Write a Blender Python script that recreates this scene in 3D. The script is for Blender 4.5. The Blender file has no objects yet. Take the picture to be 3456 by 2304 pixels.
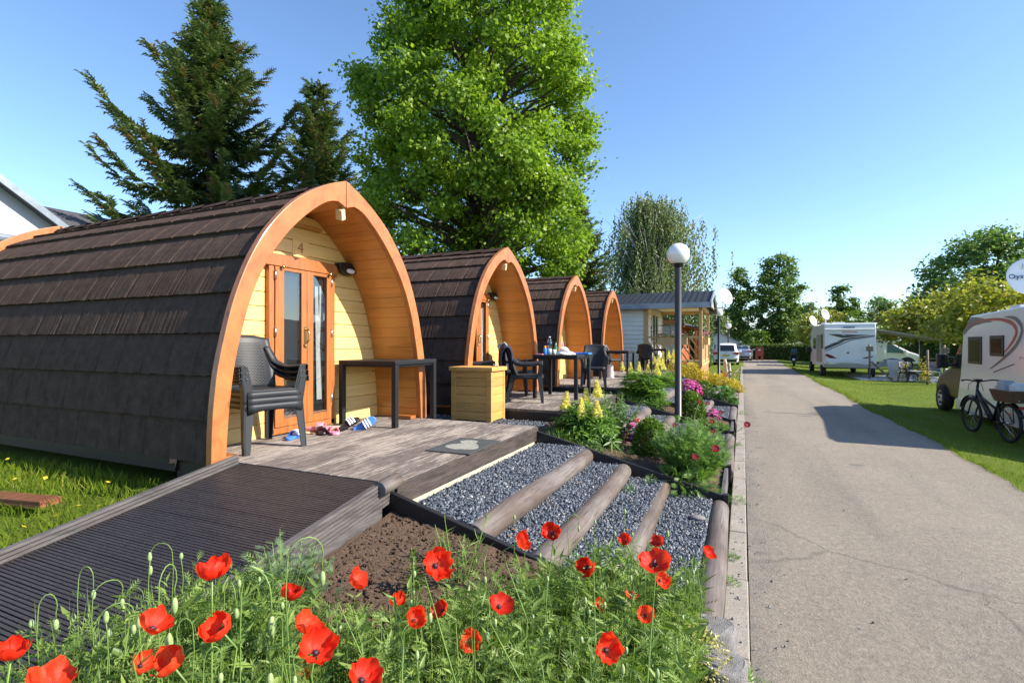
import bpy, math, random
import numpy as np
from mathutils import Vector, Matrix
rnd = random.Random(11); rng = np.random.default_rng(11)
SC = bpy.context.scene; COL = SC.collection
PI = math.pi
# ---------------------------------------------------------------- helpers
def tag(o, label=None, cat=None, group=None, kind=None):
    for k, v in (('label', label), ('category', cat), ('group', group), ('kind', kind)):
        if v: o[k] = v
    return o
def link(o, parent=None):
    COL.objects.link(o)
    if parent is not None: o.parent = parent
    return o
def thing(name, label, cat, loc=(0, 0, 0), rz=0, group=None):
    o = bpy.data.objects.new(name, None); link(o)
    o.empty_display_size = .1
    o.location = loc; o.rotation_euler = (0, 0, rz)
    return tag(o, label, cat, group)
KIDS = {}
def kids(o):
    return [c for c in COL.objects if c.parent is o]
def dup(o, loc=None, rz=None, label=None, group=None, parent=None, skip=()):
    c = o.copy(); link(c, parent)
    for ch in kids(o):
        if ch.name.split('.')[0] in skip: continue
        dup(ch, parent=c)
    if loc is not None: c.location = loc
    if rz is not None: c.rotation_euler = (0, 0, rz)
    if label: c['label'] = label
    if group: c['group'] = group
    return c
class MB:
    def __init__(s): s.v, s.f, s.m, s.s = [], [], [], []
    def add(s, vs, fs, mi=0, sm=False):
        n = len(s.v); s.v.extend([tuple(p) for p in vs])
        for f in fs: s.f.append(tuple(i + n for i in f)); s.m.append(mi); s.s.append(sm)
        return s
    def box(s, x0, x1, y0, y1, z0, z1, mi=0):
        return s.add([(x0,y0,z0),(x1,y0,z0),(x1,y1,z0),(x0,y1,z0),(x0,y0,z1),(x1,y0,z1),(x1,y1,z1),(x0,y1,z1)],
                     [(0,3,2,1),(4,5,6,7),(0,1,5,4),(1,2,6,5),(2,3,7,6),(3,0,4,7)], mi)
    def hexa(s, b, t, mi=0):   # bottom quad, top quad (ccw from above)
        return s.add(list(b) + list(t), [(0,3,2,1),(4,5,6,7),(0,1,5,4),(1,2,6,5),(2,3,7,6),(3,0,4,7)], mi)
    def bar(s, p, q, w, h=None, mi=0, up=(0,0,1)):
        h = h or w; p, q = Vector(p), Vector(q); d = (q-p).normalized(); u = Vector(up)
        if abs(d.dot(u)) > .98: u = Vector((1,0,0))
        x = d.cross(u).normalized()*w/2; z = x.cross(d).normalized()*h/2
        return s.hexa([p-x-z, p+x-z, p+x+z, p-x+z], [q-x-z, q+x-z, q+x+z, q-x+z], mi)
    def tube(s, pts, r, n=8, mi=0, sm=True, caps=True, closed=False):
        pts = [Vector(p) for p in pts]; N = len(pts)
        rs = r if isinstance(r, (list, tuple)) else [r]*N
        base = len(s.v); prev = None
        for i, p in enumerate(pts):
            if closed: d = pts[(i+1) % N]-pts[i-1]
            else: d = pts[min(i+1, N-1)]-pts[max(i-1, 0)]
            d = d.normalized() if d.length > 1e-9 else Vector((0,0,1))
            if prev is None:
                a = Vector((0,0,1)) if abs(d.z) < .9 else Vector((1,0,0)); x = d.cross(a).normalized()
            else: x = (prev - d*prev.dot(d)).normalized()
            prev = x; y = d.cross(x)
            for k in range(n):
                a = 2*PI*k/n; s.v.append(tuple(p + (x*math.cos(a)+y*math.sin(a))*rs[i]))
        R = N if closed else N-1
        for i in range(R):
            j = (i+1) % N
            for k in range(n):
                s.f.append((base+i*n+k, base+i*n+(k+1)%n, base+j*n+(k+1)%n, base+j*n+k)); s.m.append(mi); s.s.append(sm)
        if caps and not closed:
            s.f.append(tuple(base+k for k in reversed(range(n)))); s.m.append(mi); s.s.append(False)
            s.f.append(tuple(base+(N-1)*n+k for k in range(n))); s.m.append(mi); s.s.append(False)
        return s
    def lathe(s, prof, n=20, at=(0,0,0), M=None, mi=0, sm=True, caps=True):
        base = len(s.v); M = M or Matrix.Identity(3); at = Vector(at)
        for r, z in prof:
            for k in range(n):
                a = 2*PI*k/n; s.v.append(tuple(at + M @ Vector((r*math.cos(a), r*math.sin(a), z))))
        for i in range(len(prof)-1):
            for k in range(n):
                s.f.append((base+i*n+k, base+i*n+(k+1)%n, base+(i+1)*n+(k+1)%n, base+(i+1)*n+k)); s.m.append(mi); s.s.append(sm)
        if caps and prof[0][0] > 1e-5: s.f.append(tuple(base+k for k in reversed(range(n)))); s.m.append(mi); s.s.append(False)
        if caps and prof[-1][0] > 1e-5:
            s.f.append(tuple(base+(len(prof)-1)*n+k for k in range(n))); s.m.append(mi); s.s.append(False)
        return s
    def ball(s, c, r, n=12, mi=0, sq=(1,1,1)):
        m = max(4, n//2); M = Matrix.Diagonal(sq)
        return s.lathe([(max(1e-6, r*math.sin(PI*i/m)), -r*math.cos(PI*i/m)) for i in range(m+1)], n, c, M.to_3x3(), mi)
    def grid(s, P, mi=0, sm=True, flip=False):
        R, C = len(P), len(P[0]); base = len(s.v)
        for row in P: s.v.extend([tuple(p) for p in row])
        for i in range(R-1):
            for j in range(C-1):
                f = (base+i*C+j, base+i*C+j+1, base+(i+1)*C+j+1, base+(i+1)*C+j)
                s.f.append(f[::-1] if flip else f); s.m.append(mi); s.s.append(sm)
        return s
    def prism(s, poly, a, b, ax='x', mi=0):   # poly of 2-D points, extruded from a to b along ax
        def P(u, v, w): return {'x': (w,u,v), 'y': (u,w,v), 'z': (u,v,w)}[ax]
        n = len(poly); base = len(s.v)
        s.v.extend([P(u, v, a) for u, v in poly]); s.v.extend([P(u, v, b) for u, v in poly])
        for f in [tuple(range(n)), tuple(range(2*n-1, n-1, -1))] + [(i, n+i, n+(i+1)%n, (i+1)%n) for i in range(n)]:
            s.f.append(tuple(base+i for i in f)); s.m.append(mi); s.s.append(False)
        return s
    def build(s, name, mat, parent=None, bev=0, seg=2, loc=None, fix=True):
        me = bpy.data.meshes.new(name); me.from_pydata(s.v, [], s.f)
        for m in (mat if isinstance(mat, (list, tuple)) else [mat]): me.materials.append(m)
        me.polygons.foreach_set('material_index', s.m); me.polygons.foreach_set('use_smooth', s.s)
        if fix:
            import bmesh
            bm = bmesh.new(); bm.from_mesh(me); bmesh.ops.recalc_face_normals(bm, faces=bm.faces); bm.to_mesh(me); bm.free()
        me.update()
        o = bpy.data.objects.new(name, me); link(o, parent)
        if loc: o.location = loc
        if bev:
            b = o.modifiers.new('bevel', 'BEVEL'); b.width = bev; b.segments = seg; b.limit_method = 'ANGLE'; b.angle_limit = .6
        return o
def nrm(a): return a/np.maximum(np.linalg.norm(a, axis=-1, keepdims=True), 1e-9)
def frames(d, n):
    d = nrm(d); x = nrm(np.cross(d, n)); z = np.cross(x, d)
    return np.stack([x, d, z], axis=-1)
def npmesh(name, V, F, mat, parent=None, tint=None, smooth=False):
    me = bpy.data.meshes.new(name); k = F.shape[1]
    me.vertices.add(len(V)); me.vertices.foreach_set('co', np.ascontiguousarray(V, dtype=np.float32).ravel())
    me.loops.add(F.size); me.loops.foreach_set('vertex_index', np.ascontiguousarray(F, dtype=np.int32).ravel())
    me.polygons.add(len(F)); me.polygons.foreach_set('loop_start', np.arange(0, F.size, k, dtype=np.int32))
    me.polygons.foreach_set('loop_total', np.full(len(F), k, dtype=np.int32))
    if smooth: me.polygons.foreach_set('use_smooth', np.ones(len(F), dtype=bool))
    for m in (mat if isinstance(mat, (list, tuple)) else [mat]): me.materials.append(m)
    me.update(calc_edges=True); me.validate()
    if tint is not None and len(me.vertices) == len(V):
        a = me.attributes.new('tint', 'FLOAT', 'POINT'); a.data.foreach_set('value', np.ascontiguousarray(tint, dtype=np.float32))
    o = bpy.data.objects.new(name, me); link(o, parent); return o
def scatter_arrays(tv, tf, pos, M, size, tint):
    tv = np.array(tv, float); tf = np.array(tf); N, K = len(pos), len(tv)
    size = np.broadcast_to(np.asarray(size, float), (N,))
    V = pos[:, None, :] + np.einsum('nij,kj->nki', M, tv)*size[:, None, None]
    F = (tf[None]+ (np.arange(N)*K)[:, None, None]).reshape(-1, tf.shape[1])
    return V.reshape(-1, 3), F, np.repeat(np.broadcast_to(tint, (N,)), K)
def scatter(name, tv, tf, pos, M, size, tint, mat, parent=None, smooth=False):
    V, F, T = scatter_arrays(tv, tf, pos, M, size, tint)
    return npmesh(name, V, F, mat, parent, T, smooth)
def merge_arrays(parts):
    Vs, Fs, Ts, n = [], [], [], 0
    for V, F, T in parts: Vs.append(V); Fs.append(F+n); Ts.append(T); n += len(V)
    return np.concatenate(Vs), np.concatenate(Fs), np.concatenate(Ts)
LEAF = ([(0,0,0), (.3,.42,.09), (0,1,-.04), (-.3,.42,.09)], [(0,1,2), (0,2,3)])
MAPLE = ([(0,0,0),(.42,.12,.06),(.22,.4,.03),(.5,.72,-.03),(0,1.05,-.08),(-.5,.72,-.03),(-.22,.4,.03),(-.42,.12,.06)],
         [(0,1,2),(0,2,6),(0,6,7),(2,3,4),(2,4,6),(6,4,5)])
BLADE = ([(-.035,0,0), (.035,0,0), (.03,.5,.06), (-.03,.5,.06), (0,1,.22)], [(0,1,2), (0,2,3), (3,2,4)])
def lobed(n=4, w=.32):   # feathery, deeply cut leaf
    v = [(0,0,0), (0,1,.1)]; f = []
    for i in range(n):
        y = .15+.75*i/n; L = w*(1-.5*abs(2*i/n-.7))
        for sg in (-1, 1):
            k = len(v); v += [(sg*.02, y, .02), (sg*.02, y+.1, .02), (sg*L, y+.24, .07)]
            f.append((k, k+1, k+2))
    k = len(v); v += [(-.022,0,0), (.022,0,0)]; f.append((k, k+1, 1))
    return v, f
FEATHER = lobed(4, .3); FERN = lobed(6, .36)
def palm(n=7):           # lupin leaf: leaflets round a centre
    v, f = [], []
    for i in range(n):
        a = 2*PI*i/n; c, s_ = math.cos(a), math.sin(a); k = len(v)
        for (u, w, z) in ((.04,0,0), (.55,.13,.1), (1,0,.02), (.55,-.13,.1)): v.append((u*c-w*s_, u*s_+w*c, z))
        f += [(k,k+1,k+2), (k,k+2,k+3)]
    return v, f
PALM = palm()
def rdir(n, zlo=-1, zhi=1):
    z = rng.uniform(zlo, zhi, n); a = rng.uniform(0, 2*PI, n); r = np.sqrt(1-z*z)
    return np.stack([r*np.cos(a), r*np.sin(a), z], -1)
def smooth(t): t = min(1, max(0, t)); return t*t*(3-2*t)
def gz(x, y):           # the terrain
    if x > 2.9: return -(.22-.1*smooth((y-20)/8))*smooth((x-2.95)/1.7)
    if x > -.15: return 0.
    u = smooth((-.3-x)/2.0) if y < 18 else smooth((-2.5-x)/4)
    if y < 2.8: h = .02+.47*smooth((y+2.2)/5.0)
    elif y < 17: h = .49
    else: h = .49-.36*smooth((y-17)/1.5)
    return h*u
def text(name, s, size, M, mat, parent=None, depth=.002, align='CENTER'):
    cu = bpy.data.curves.new(name, 'FONT'); cu.body = s; cu.size = size; cu.align_x = align; cu.align_y = 'CENTER'; cu.extrude = depth
    o = bpy.data.objects.new(name, cu); COL.objects.link(o)
    me = bpy.data.meshes.new_from_object(o.evaluated_get(bpy.context.evaluated_depsgraph_get()))
    bpy.data.objects.remove(o); me.materials.clear(); me.materials.append(mat)
    t = bpy.data.objects.new(name, me); link(t, parent); t.matrix_local = M; return t
def axes(x, y, z, loc):
    M = Matrix.Identity(4)
    for i, a in enumerate((x, y, z)):
        for j in range(3): M[j][i] = a[j]
    M.translation = loc; return M
# ---------------------------------------------------------------- materials
class NT:
    def __init__(s, name):
        s.m = bpy.data.materials.new(name); s.m.use_nodes = True; s.t = s.m.node_tree; s.t.nodes.clear()
        s.out = s.n('ShaderNodeOutputMaterial'); s.p = s.n('ShaderNodeBsdfPrincipled'); s.l(s.p.outputs[0], s.out.inputs[0])
        s.tc = None
    def n(s, t, **k):
        n = s.t.nodes.new(t)
        for a, b in k.items():
            if a in n.inputs: n.inputs[a].default_value = b
            else: setattr(n, a, b)
        return n
    def l(s, a, b): s.t.links.new(a, b)
    def coord(s, scale=(1,1,1), which='Object', rot=(0,0,0)):
        if s.tc is None: s.tc = s.n('ShaderNodeTexCoord')
        mp = s.n('ShaderNodeMapping'); mp.inputs['Scale'].default_value = scale; mp.inputs['Rotation'].default_value = rot
        s.l(s.tc.outputs[which], mp.inputs[0]); return mp.outputs[0]
    def noise(s, scale, detail=4, rough=.55, st=(1,1,1), dist=0):
        n = s.n('ShaderNodeTexNoise'); n.inputs['Scale'].default_value = scale; n.inputs['Detail'].default_value = detail
        n.inputs['Roughness'].default_value = rough; n.inputs['Distortion'].default_value = dist
        s.l(s.coord(st), n.inputs['Vector']); return n.outputs[0]
    def ramp(s, fac, stops):
        r = s.n('ShaderNodeValToRGB'); e = r.color_ramp.elements
        while len(e) < len(stops): e.new(.5)
        for el, (p, c) in zip(e, stops): el.position = p; el.color = (*c, 1) if len(c) == 3 else c
        s.l(fac, r.inputs[0]); return r.outputs[0]
    def mix(s, f, a, b, typ='MIX'):
        m = s.n('ShaderNodeMix', data_type='RGBA', blend_type=typ)
        for sock, v in ((m.inputs[0], f), (m.inputs[6], a), (m.inputs[7], b)):
            if hasattr(v, 'is_linked'): s.l(v, sock)
            elif isinstance(v, (int, float)): sock.default_value = v
            else: sock.default_value = (*v, 1)
        return m.outputs[2]
    def math(s, op, a, b=0.):
        m = s.n('ShaderNodeMath', operation=op)
        for i, v in enumerate((a, b)):
            if hasattr(v, 'is_linked'): s.l(v, m.inputs[i])
            else: m.inputs[i].default_value = v
        return m.outputs[0]
    def bump(s, h, strength=.3, dist=.01):
        b = s.n('ShaderNodeBump'); b.inputs['Strength'].default_value = strength; b.inputs['Distance'].default_value = dist
        s.l(h, b.inputs['Height']); s.l(b.outputs[0], s.p.inputs['Normal']); return b
    def base(s, c):
        if hasattr(c, 'is_linked'): s.l(c, s.p.inputs['Base Color'])
        else: s.p.inputs['Base Color'].default_value = (*c, 1)
        return s
    def set(s, **k):
        for a, b in k.items(): s.p.inputs[a.replace('_', ' ')].default_value = b
        return s
def sc(c, k): return tuple(min(1, x*k) for x in c)
def plain(name, c, rough=.5, var=.25, scale=6, metal=0, bump=0, coat=0, st=(1,1,1), bd=.004, bscale=None):
    t = NT(name); f = t.noise(scale, 5, .6, st)
    t.base(t.ramp(f, [(.3, sc(c, 1-var)), (.7, sc(c, 1+var))])).set(Roughness=rough, Metallic=metal)
    if coat: t.set(Coat_Weight=coat, Coat_Roughness=.08)
    if bump: t.bump(t.noise(bscale or scale*8, 4, .6, st), bump, bd)
    return t.m
def wood(name, c, grain=(1, 14, 14), rough=.5, knots=.35, var=.22, scale=3, bump=.15, coat=0, per=0, paxis=2):
    t = NT(name); f = t.noise(scale, 6, .65, grain, .6)
    col = t.ramp(f, [(.25, sc(c, 1-var*1.3)), (.5, c), (.78, sc(c, 1+var))])
    if per:     # a slightly different tone for each board
        sep = t.n('ShaderNodeSeparateXYZ'); t.l(t.coord(), sep.inputs[0])
        k = t.math('FLOOR', t.math('DIVIDE', sep.outputs[paxis], per))
        wn = t.n('ShaderNodeTexWhiteNoise', noise_dimensions='1D'); t.l(k, wn.inputs['W'])
        col = t.mix(.28, col, t.ramp(wn.outputs[0], [(0, sc(c, .6)), (1, sc(c, 1.35))]))
    if knots:
        v = t.n('ShaderNodeTexVoronoi', feature='DISTANCE_TO_EDGE' if False else 'F1'); v.inputs['Scale'].default_value = 3.2
        g = tuple(max(.6, x*.12) for x in grain); t.l(t.coord(g), v.inputs['Vector'])
        kn = t.ramp(v.outputs['Distance'], [(.03, (1,1,1)), (.075, (0,0,0))])
        col = t.mix(t.math('MULTIPLY', kn, knots), col, sc(c, .35))
    t.base(col).set(Roughness=rough)
    if coat: t.set(Coat_Weight=coat, Coat_Roughness=.15)
    if bump: t.bump(f, bump, .004)
    return t.m
def leafmat(name, a, b, trans=.35, rough=.45, c=None, nz=None):
    t = NT(name); at = t.n('ShaderNodeAttribute', attribute_name='tint')
    stops = [(0, a), (1, b)] if c is None else [(0, a), (.8, b), (.93, c), (1, c)]
    col = t.ramp(at.outputs['Fac'], stops); t.base(col).set(Roughness=rough, Specular_IOR_Level=.4)
    tr = t.n('ShaderNodeBsdfTranslucent'); t.l(t.mix(1, col, (1.15, 1.25, .55), 'MULTIPLY'), tr.inputs[0])
    mx = t.n('ShaderNodeMixShader'); mx.inputs[0].default_value = trans
    t.l(t.p.outputs[0], mx.inputs[1]); t.l(tr.outputs[0], mx.inputs[2]); t.l(mx.outputs[0], t.out.inputs[0])
    return t.m
def glassmat(name, tint=(.75,.8,.8), k=.2, rough=.01):
    t = NT(name); t.t.nodes.remove(t.p)
    tr = t.n('ShaderNodeBsdfTransparent'); tr.inputs[0].default_value = (*tint, 1)
    gl = t.n('ShaderNodeBsdfGlossy'); gl.inputs['Roughness'].default_value = rough
    fr = t.n('ShaderNodeLayerWeight'); fr.inputs[0].default_value = .5; pw = t.math('POWER', fr.outputs['Facing'], 4.)
    mx = t.n('ShaderNodeMixShader'); t.l(t.math('MAXIMUM', pw, k), mx.inputs[0]); t.l(tr.outputs[0], mx.inputs[1]); t.l(gl.outputs[0], mx.inputs[2])
    t.l(mx.outputs[0], t.out.inputs[0]); return t.m
MT = {}
def mats():
    M = MT
    # roof shingles: dark brown, grainy
    t = NT('shingle'); f = t.noise(9, 6, .7, (1, 1, 1)); g = t.noise(160, 3, .6, (1, .25, .25))
    t.base(t.mix(.25, t.ramp(f, [(.3, (.044,.028,.021)), (.7, (.102,.068,.052))]), t.ramp(g, [(.3, (.022,.016,.014)), (.75, (.135,.098,.083))]))).set(Roughness=.8)
    t.bump(g, .5, .006); t.set(Specular_IOR_Level=.04); M['shingle'] = t.m
    M['trim'] = wood('orange_trim_wood', (.42,.142,.040), (10, 3, 3), .42, .75, .34, 1.6, .12, .2)
    M['lining'] = wood('golden_lining_wood', (.58,.235,.048), (1.2, 9, 9), .42, .5, .2, 2.2, .05, .25, .12, 2)
    M['frontwall'] = wood('pale_pine_boards', (.80,.52,.19), (8, 1.0, 9), .48, .45, .16, 2.2, .06, .15, .147, 2)
    M['door'] = wood('red_brown_door_wood', (.38,.125,.032), (8, 8, 1.0), .36, .3, .3, 2.5, .08, .3)
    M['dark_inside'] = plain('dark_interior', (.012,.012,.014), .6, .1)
    M['glass'] = glassmat('door_glass', (.8,.84,.82), .2)
    M['curtain'] = plain('pale_curtain', (.72,.70,.70), .9, .08, 20)
    M['steel'] = plain('brushed_steel', (.6,.6,.58), .3, .1, 30, 1)
    M['brass'] = plain('brass', (.50,.36,.16), .25, .1, 20, 1)
    M['black_plastic'] = plain('black_plastic', (.012,.012,.014), .35, .2)
    M['milk'] = plain('milk_glass', (.82,.82,.8), .18, .03, 3, 0, 0, .5)
    M['bulb_box'] = plain('cream_light_box', (.75,.62,.35), .5, .1)
    # weathered deck
    t = NT('weathered_deck'); f = t.noise(5, 8, .7, (9, .55, 3), .8); g = t.noise(1.3, 5, .6, (2, 1, 1))
    h = t.noise(30, 4, .7, (6, .5, 3))
    patch = t.ramp(t.math('ADD', t.math('MULTIPLY', f, .62), t.math('MULTIPLY', g, .38)), [(.47, (0,0,0)), (.56, (1,1,1))])
    dk = t.ramp(h, [(.3, (.05,.040,.035)), (.7, (.145,.118,.105))]); lt = t.ramp(h, [(.3, (.18,.152,.132)), (.7, (.36,.312,.265))])
    t.base(t.mix(patch, dk, lt)).set(Roughness=.72); t.bump(h, .35, .004); M['deck'] = t.m
    t = NT('ramp_boards'); f = t.noise(4, 6, .65, (1, 6, 3)); g = t.noise(60, 3, .6, (.6, 4, 3))
    t.base(t.mix(.5, t.ramp(f, [(.3, (.018,.0145,.0135)), (.72, (.05,.041,.037))]), t.ramp(g, [(.3, (.008,.007,.007)), (.75, (.075,.06,.055))]))).set(Roughness=.5)
    t.bump(g, .2, .003); M['ramp'] = t.m
    t = NT('grey_ribbed_board'); f = t.noise(5, 6, .7, (6, .8, 6)); t.base(t.ramp(f, [(.3, (.04,.036,.036)), (.75, (.15,.137,.132))])).set(Roughness=.65); t.bump(f, .3, .004); M['ribbed'] = t.m
    t = NT('fascia_board'); f = t.noise(5, 6, .7, (4, .6, 6)); t.base(t.ramp(f, [(.3, (.03,.023,.021)), (.75, (.14,.11,.1))])).set(Roughness=.5); t.bump(f, .3, .004); M['fascia'] = t.m
    M['blackboard'] = plain('black_edging', (.012,.010,.011), .55, .3, 5, 0, .2)
    t = NT('old_log'); f = t.noise(3, 6, .7, (9, .6, 9), 1.2); g = t.noise(2, 4, .6, (1, .5, 1))
    cr = t.noise(4, 3, .5, (22, .5, 22), .5)
    t.base(t.mix(t.ramp(cr, [(.30, (1,1,1)), (.36, (0,0,0))]), t.mix(t.ramp(g, [(.4, (0,0,0)), (.62, (1,1,1))]), t.ramp(f, [(.3, (.05,.036,.03)), (.7, (.13,.094,.073))]), t.ramp(f, [(.3, (.10,.085,.08)), (.7, (.20,.17,.155))])), (.03,.022,.02))).set(Roughness=.7)
    t.bump(f, .5, .008); M['log'] = t.m
    M['cement'] = plain('cream_cement', (.55,.47,.33), .9, .2, 20, 0, .4)
    # ground surfaces
    t = NT('slate_gravel'); v = t.n('ShaderNodeTexVoronoi'); v.inputs['Scale'].default_value = 45; t.l(t.coord(), v.inputs['Vector'])
    t.base(t.ramp(v.outputs['Color'], [(.1, (.02,.024,.03)), (.6, (.09,.105,.125)), (1, (.2,.22,.25))])).set(Roughness=.6); t.bump(v.outputs['Distance'], .9, .015); M['gravel'] = t.m
    t = NT('slate_chips'); at = t.n('ShaderNodeAttribute', attribute_name='tint')
    t.base(t.ramp(at.outputs['Fac'], [(0, (.03,.037,.048)), (.5, (.078,.093,.116)), (.95, (.16,.185,.22)), (.99, (.36,.33,.29))])).set(Roughness=.42); M['chips'] = t.m
    t = NT('bark_soil'); f = t.noise(28, 8, .75); g = t.noise(110, 4, .7)
    t.base(t.mix(.6, t.ramp(f, [(.3, (.05,.03,.019)), (.7, (.21,.13,.08))]), t.ramp(g, [(.35, (.03,.018,.012)), (.6, (.14,.085,.052)), (.68, (.38,.27,.18))]))).set(Roughness=.95)
    t.bump(t.mix(.5, f, g), 1, .03); M['soil'] = t.m
    t = NT('asphalt'); f = t.noise(.55, 6, .6); g = t.noise(70, 5, .75); h = t.noise(230, 3, .7); w = t.noise(3.2, 6, .65); g2 = t.noise(24, 6, .8)
    base = t.ramp(f, [(.3, (.20,.172,.128)), (.7, (.30,.262,.196))])
    col = t.mix(.42, base, t.ramp(g, [(.3, (.07,.056,.042)), (.5, (.24,.195,.145)), (.72, (.50,.42,.32))]))
    col = t.mix(.30, col, t.ramp(g2, [(.36, (.05,.042,.034)), (.5, (.25,.205,.155)), (.66, (.55,.47,.37))])); col = t.mix(.22, col, t.ramp(h, [(.35, (.05,.045,.04)), (.7, (.60,.52,.42))]))
    col = t.mix(t.ramp(w, [(.52, (0,0,0)), (.75, (.38,.38,.38))]), col, (.15,.132,.115))
    vc = t.n('ShaderNodeTexVoronoi', feature='DISTANCE_TO_EDGE'); vc.inputs['Scale'].default_value = .21
    mpw = t.n('ShaderNodeMix', data_type='RGBA'); mpw.inputs[0].default_value = .3; t.l(t.coord(), mpw.inputs[6])
    nzc = t.n('ShaderNodeTexNoise'); nzc.inputs['Scale'].default_value = 2.5; nzc.inputs['Detail'].default_value = 8; t.l(t.coord(), nzc.inputs['Vector'])
    t.l(nzc.outputs[1], mpw.inputs[7]); t.l(mpw.outputs[2], vc.inputs['Vector'])
    col = t.mix(t.ramp(vc.outputs['Distance'], [(.0, (.45,.45,.45)), (.0016, (0,0,0))]), col, (.06,.052,.045))
    sep = t.n('ShaderNodeSeparateXYZ'); t.l(t.coord(), sep.inputs[0])
    edge = t.math('ADD', t.math('MULTIPLY', t.ramp(sep.outputs[0], [(0, (1,1,1)), (.5, (0,0,0))]), .55), t.math('MULTIPLY', t.math('SUBTRACT', w, .5), .9))
    col = t.mix(t.math('MULTIPLY', t.ramp(edge, [(.3, (0,0,0)), (.6, (1,1,1))]), .55), col, t.ramp(g, [(.35, (.05,.045,.045)), (.7, (.26,.24,.22))]))
    trk = t.noise(1.1, 4, .6, (1.0, .10, 1)); col = t.mix(t.ramp(trk, [(.46, (0,0,0)), (.62, (.5,.5,.5))]), col, t.mix(1, col, (.66,.67,.70), 'MULTIPLY')); st_ = t.noise(1.7, 3, .5); col = t.mix(t.ramp(st_, [(.66, (0,0,0)), (.72, (.55,.55,.55))]), col, (.10,.09,.08)); t.base(col).set(Roughness=.85); t.bump(t.mix(.5, g, g2), 1, .022); M['asphalt'] = t.m
    t = NT('kerb_concrete'); f = t.noise(4, 6, .7); g = t.noise(120, 4, .7)
    t.base(t.mix(.45, t.ramp(f, [(.3, (.19,.165,.135)), (.7, (.38,.34,.285))]), t.ramp(g, [(.32, (.07,.06,.05)), (.7, (.52,.46,.39))]))).set(Roughness=.9); t.bump(g, .7, .006); M['kerb'] = t.m
    t = NT('lawn'); f = t.noise(.9, 6, .65); g = t.noise(55, 5, .75); h = t.noise(6, 5, .7)
    col = t.mix(.45, t.ramp(f, [(.3, (.085,.135,.012)), (.7, (.16,.205,.022))]), t.ramp(g, [(.3, (.03,.06,.008)), (.7, (.2,.25,.06))]))
    col = t.mix(t.ramp(h, [(.58, (0,0,0)), (.7, (.55,.55,.55))]), col, (.2,.165,.075)); t.base(col).set(Roughness=.95, Specular_IOR_Level=.08); t.bump(g, .8, .03); M['lawn'] = t.m
    # foliage
    M['grass'] = leafmat('grass_blades', (.065,.13,.010), (.20,.26,.025), .38, .6, (.32,.31,.09)); M['grass'].node_tree.nodes['Principled BSDF'].inputs['Specular IOR Level'].default_value = .08
    M['maple'] = leafmat('maple_leaves', (.068,.148,.017), (.30,.43,.05), .47, .42)
    M['birch'] = leafmat('birch_leaves', (.085,.125,.045), (.21,.26,.11), .35, .5)
    M['linden'] = leafmat('linden_leaves', (.06,.12,.026), (.19,.28,.07), .4, .45)
    M['thuja'] = leafmat('thuja_leaves', (.045,.10,.012), (.16,.25,.03), .35)
    M['walnut'] = leafmat('walnut_leaves', (.07,.14,.035), (.21,.31,.095), .42)
    M['golden'] = leafmat('bronze_young_leaves', (.14,.18,.025), (.38,.38,.07), .45, .4, (.38,.30,.08))
    M['needles'] = leafmat('spruce_needles', (.045,.088,.036), (.165,.225,.08), .2, .55, (.26,.16,.08))
    M['hedge'] = leafmat('hedge_leaves', (.03,.07,.01), (.12,.18,.03), .3)
    M['box'] = leafmat('box_leaves', (.05,.11,.012), (.16,.26,.03), .3, .35)
    M['lupin'] = leafmat('lupin_leaves', (.05,.13,.02), (.19,.33,.05), .35, .4)
    M['feather'] = leafmat('feathery_leaves', (.07,.16,.03), (.24,.40,.10), .4, .4)
    M['poppyleaf'] = leafmat('poppy_leaves', (.07,.14,.028), (.27,.38,.09), .4, .42)
    M['greygreen'] = leafmat('grey_green_leaves', (.09,.15,.07), (.22,.32,.16), .35, .5)
    M['mint'] = leafmat('blue_green_leaves', (.06,.12,.045), (.17,.27,.11), .35, .5)
    M['hosta'] = leafmat('broad_leaves', (.05,.13,.03), (.2,.34,.1), .35, .35)
    M['goldbush'] = leafmat('yellow_leaves', (.30,.22,.015), (.72,.56,.05), .35, .5)
    M['yellowflower'] = leafmat('pale_yellow_florets', (.84,.74,.24), (.96,.90,.48), .4, .6)
    M['pinkflower'] = leafmat('magenta_florets', (.62,.07,.38), (.88,.28,.68), .35, .5)
    M['crimson'] = leafmat('crimson_petals', (.32,.006,.02), (.62,.02,.06), .3, .45)
    M['orangeflower'] = leafmat('orange_petals', (.7,.16,.06), (.85,.28,.12), .3, .45)
    M['sedum'] = leafmat('cream_sedum', (.45,.42,.12), (.75,.66,.3), .3, .5)
    t = NT('poppy_petal'); f = t.noise(26, 4, .6, (1,1,1)); at = t.n('ShaderNodeAttribute', attribute_name='tint')
    col = t.mix(t.ramp(at.outputs['Fac'], [(.03, (1,1,1)), (.15, (0,0,0))]), t.ramp(f, [(.3, (.74,.022,.010)), (.7, (.93,.065,.022))]), (.12,.005,.012)); oi = t.n('ShaderNodeObjectInfo'); col = t.mix(1, col, t.ramp(oi.outputs['Random'], [(0, (.68,.5,.6)), (.45, (1,.9,.9)), (1, (1,1.7,1.5))]), 'MULTIPLY')
    t.base(col).set(Roughness=.45, Specular_IOR_Level=.3); tr = t.n('ShaderNodeBsdfTranslucent'); t.l(t.mix(1, col, (1.2, 1.9, 1.2), 'MULTIPLY'), tr.inputs[0])
    mx = t.n('ShaderNodeMixShader'); mx.inputs[0].default_value = .42; t.l(t.p.outputs[0], mx.inputs[1]); t.l(tr.outputs[0], mx.inputs[2]); t.l(mx.outputs[0], t.out.inputs[0])
    t.bump(t.noise(70, 3, .6), .25, .003); M['petal'] = t.m
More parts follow.
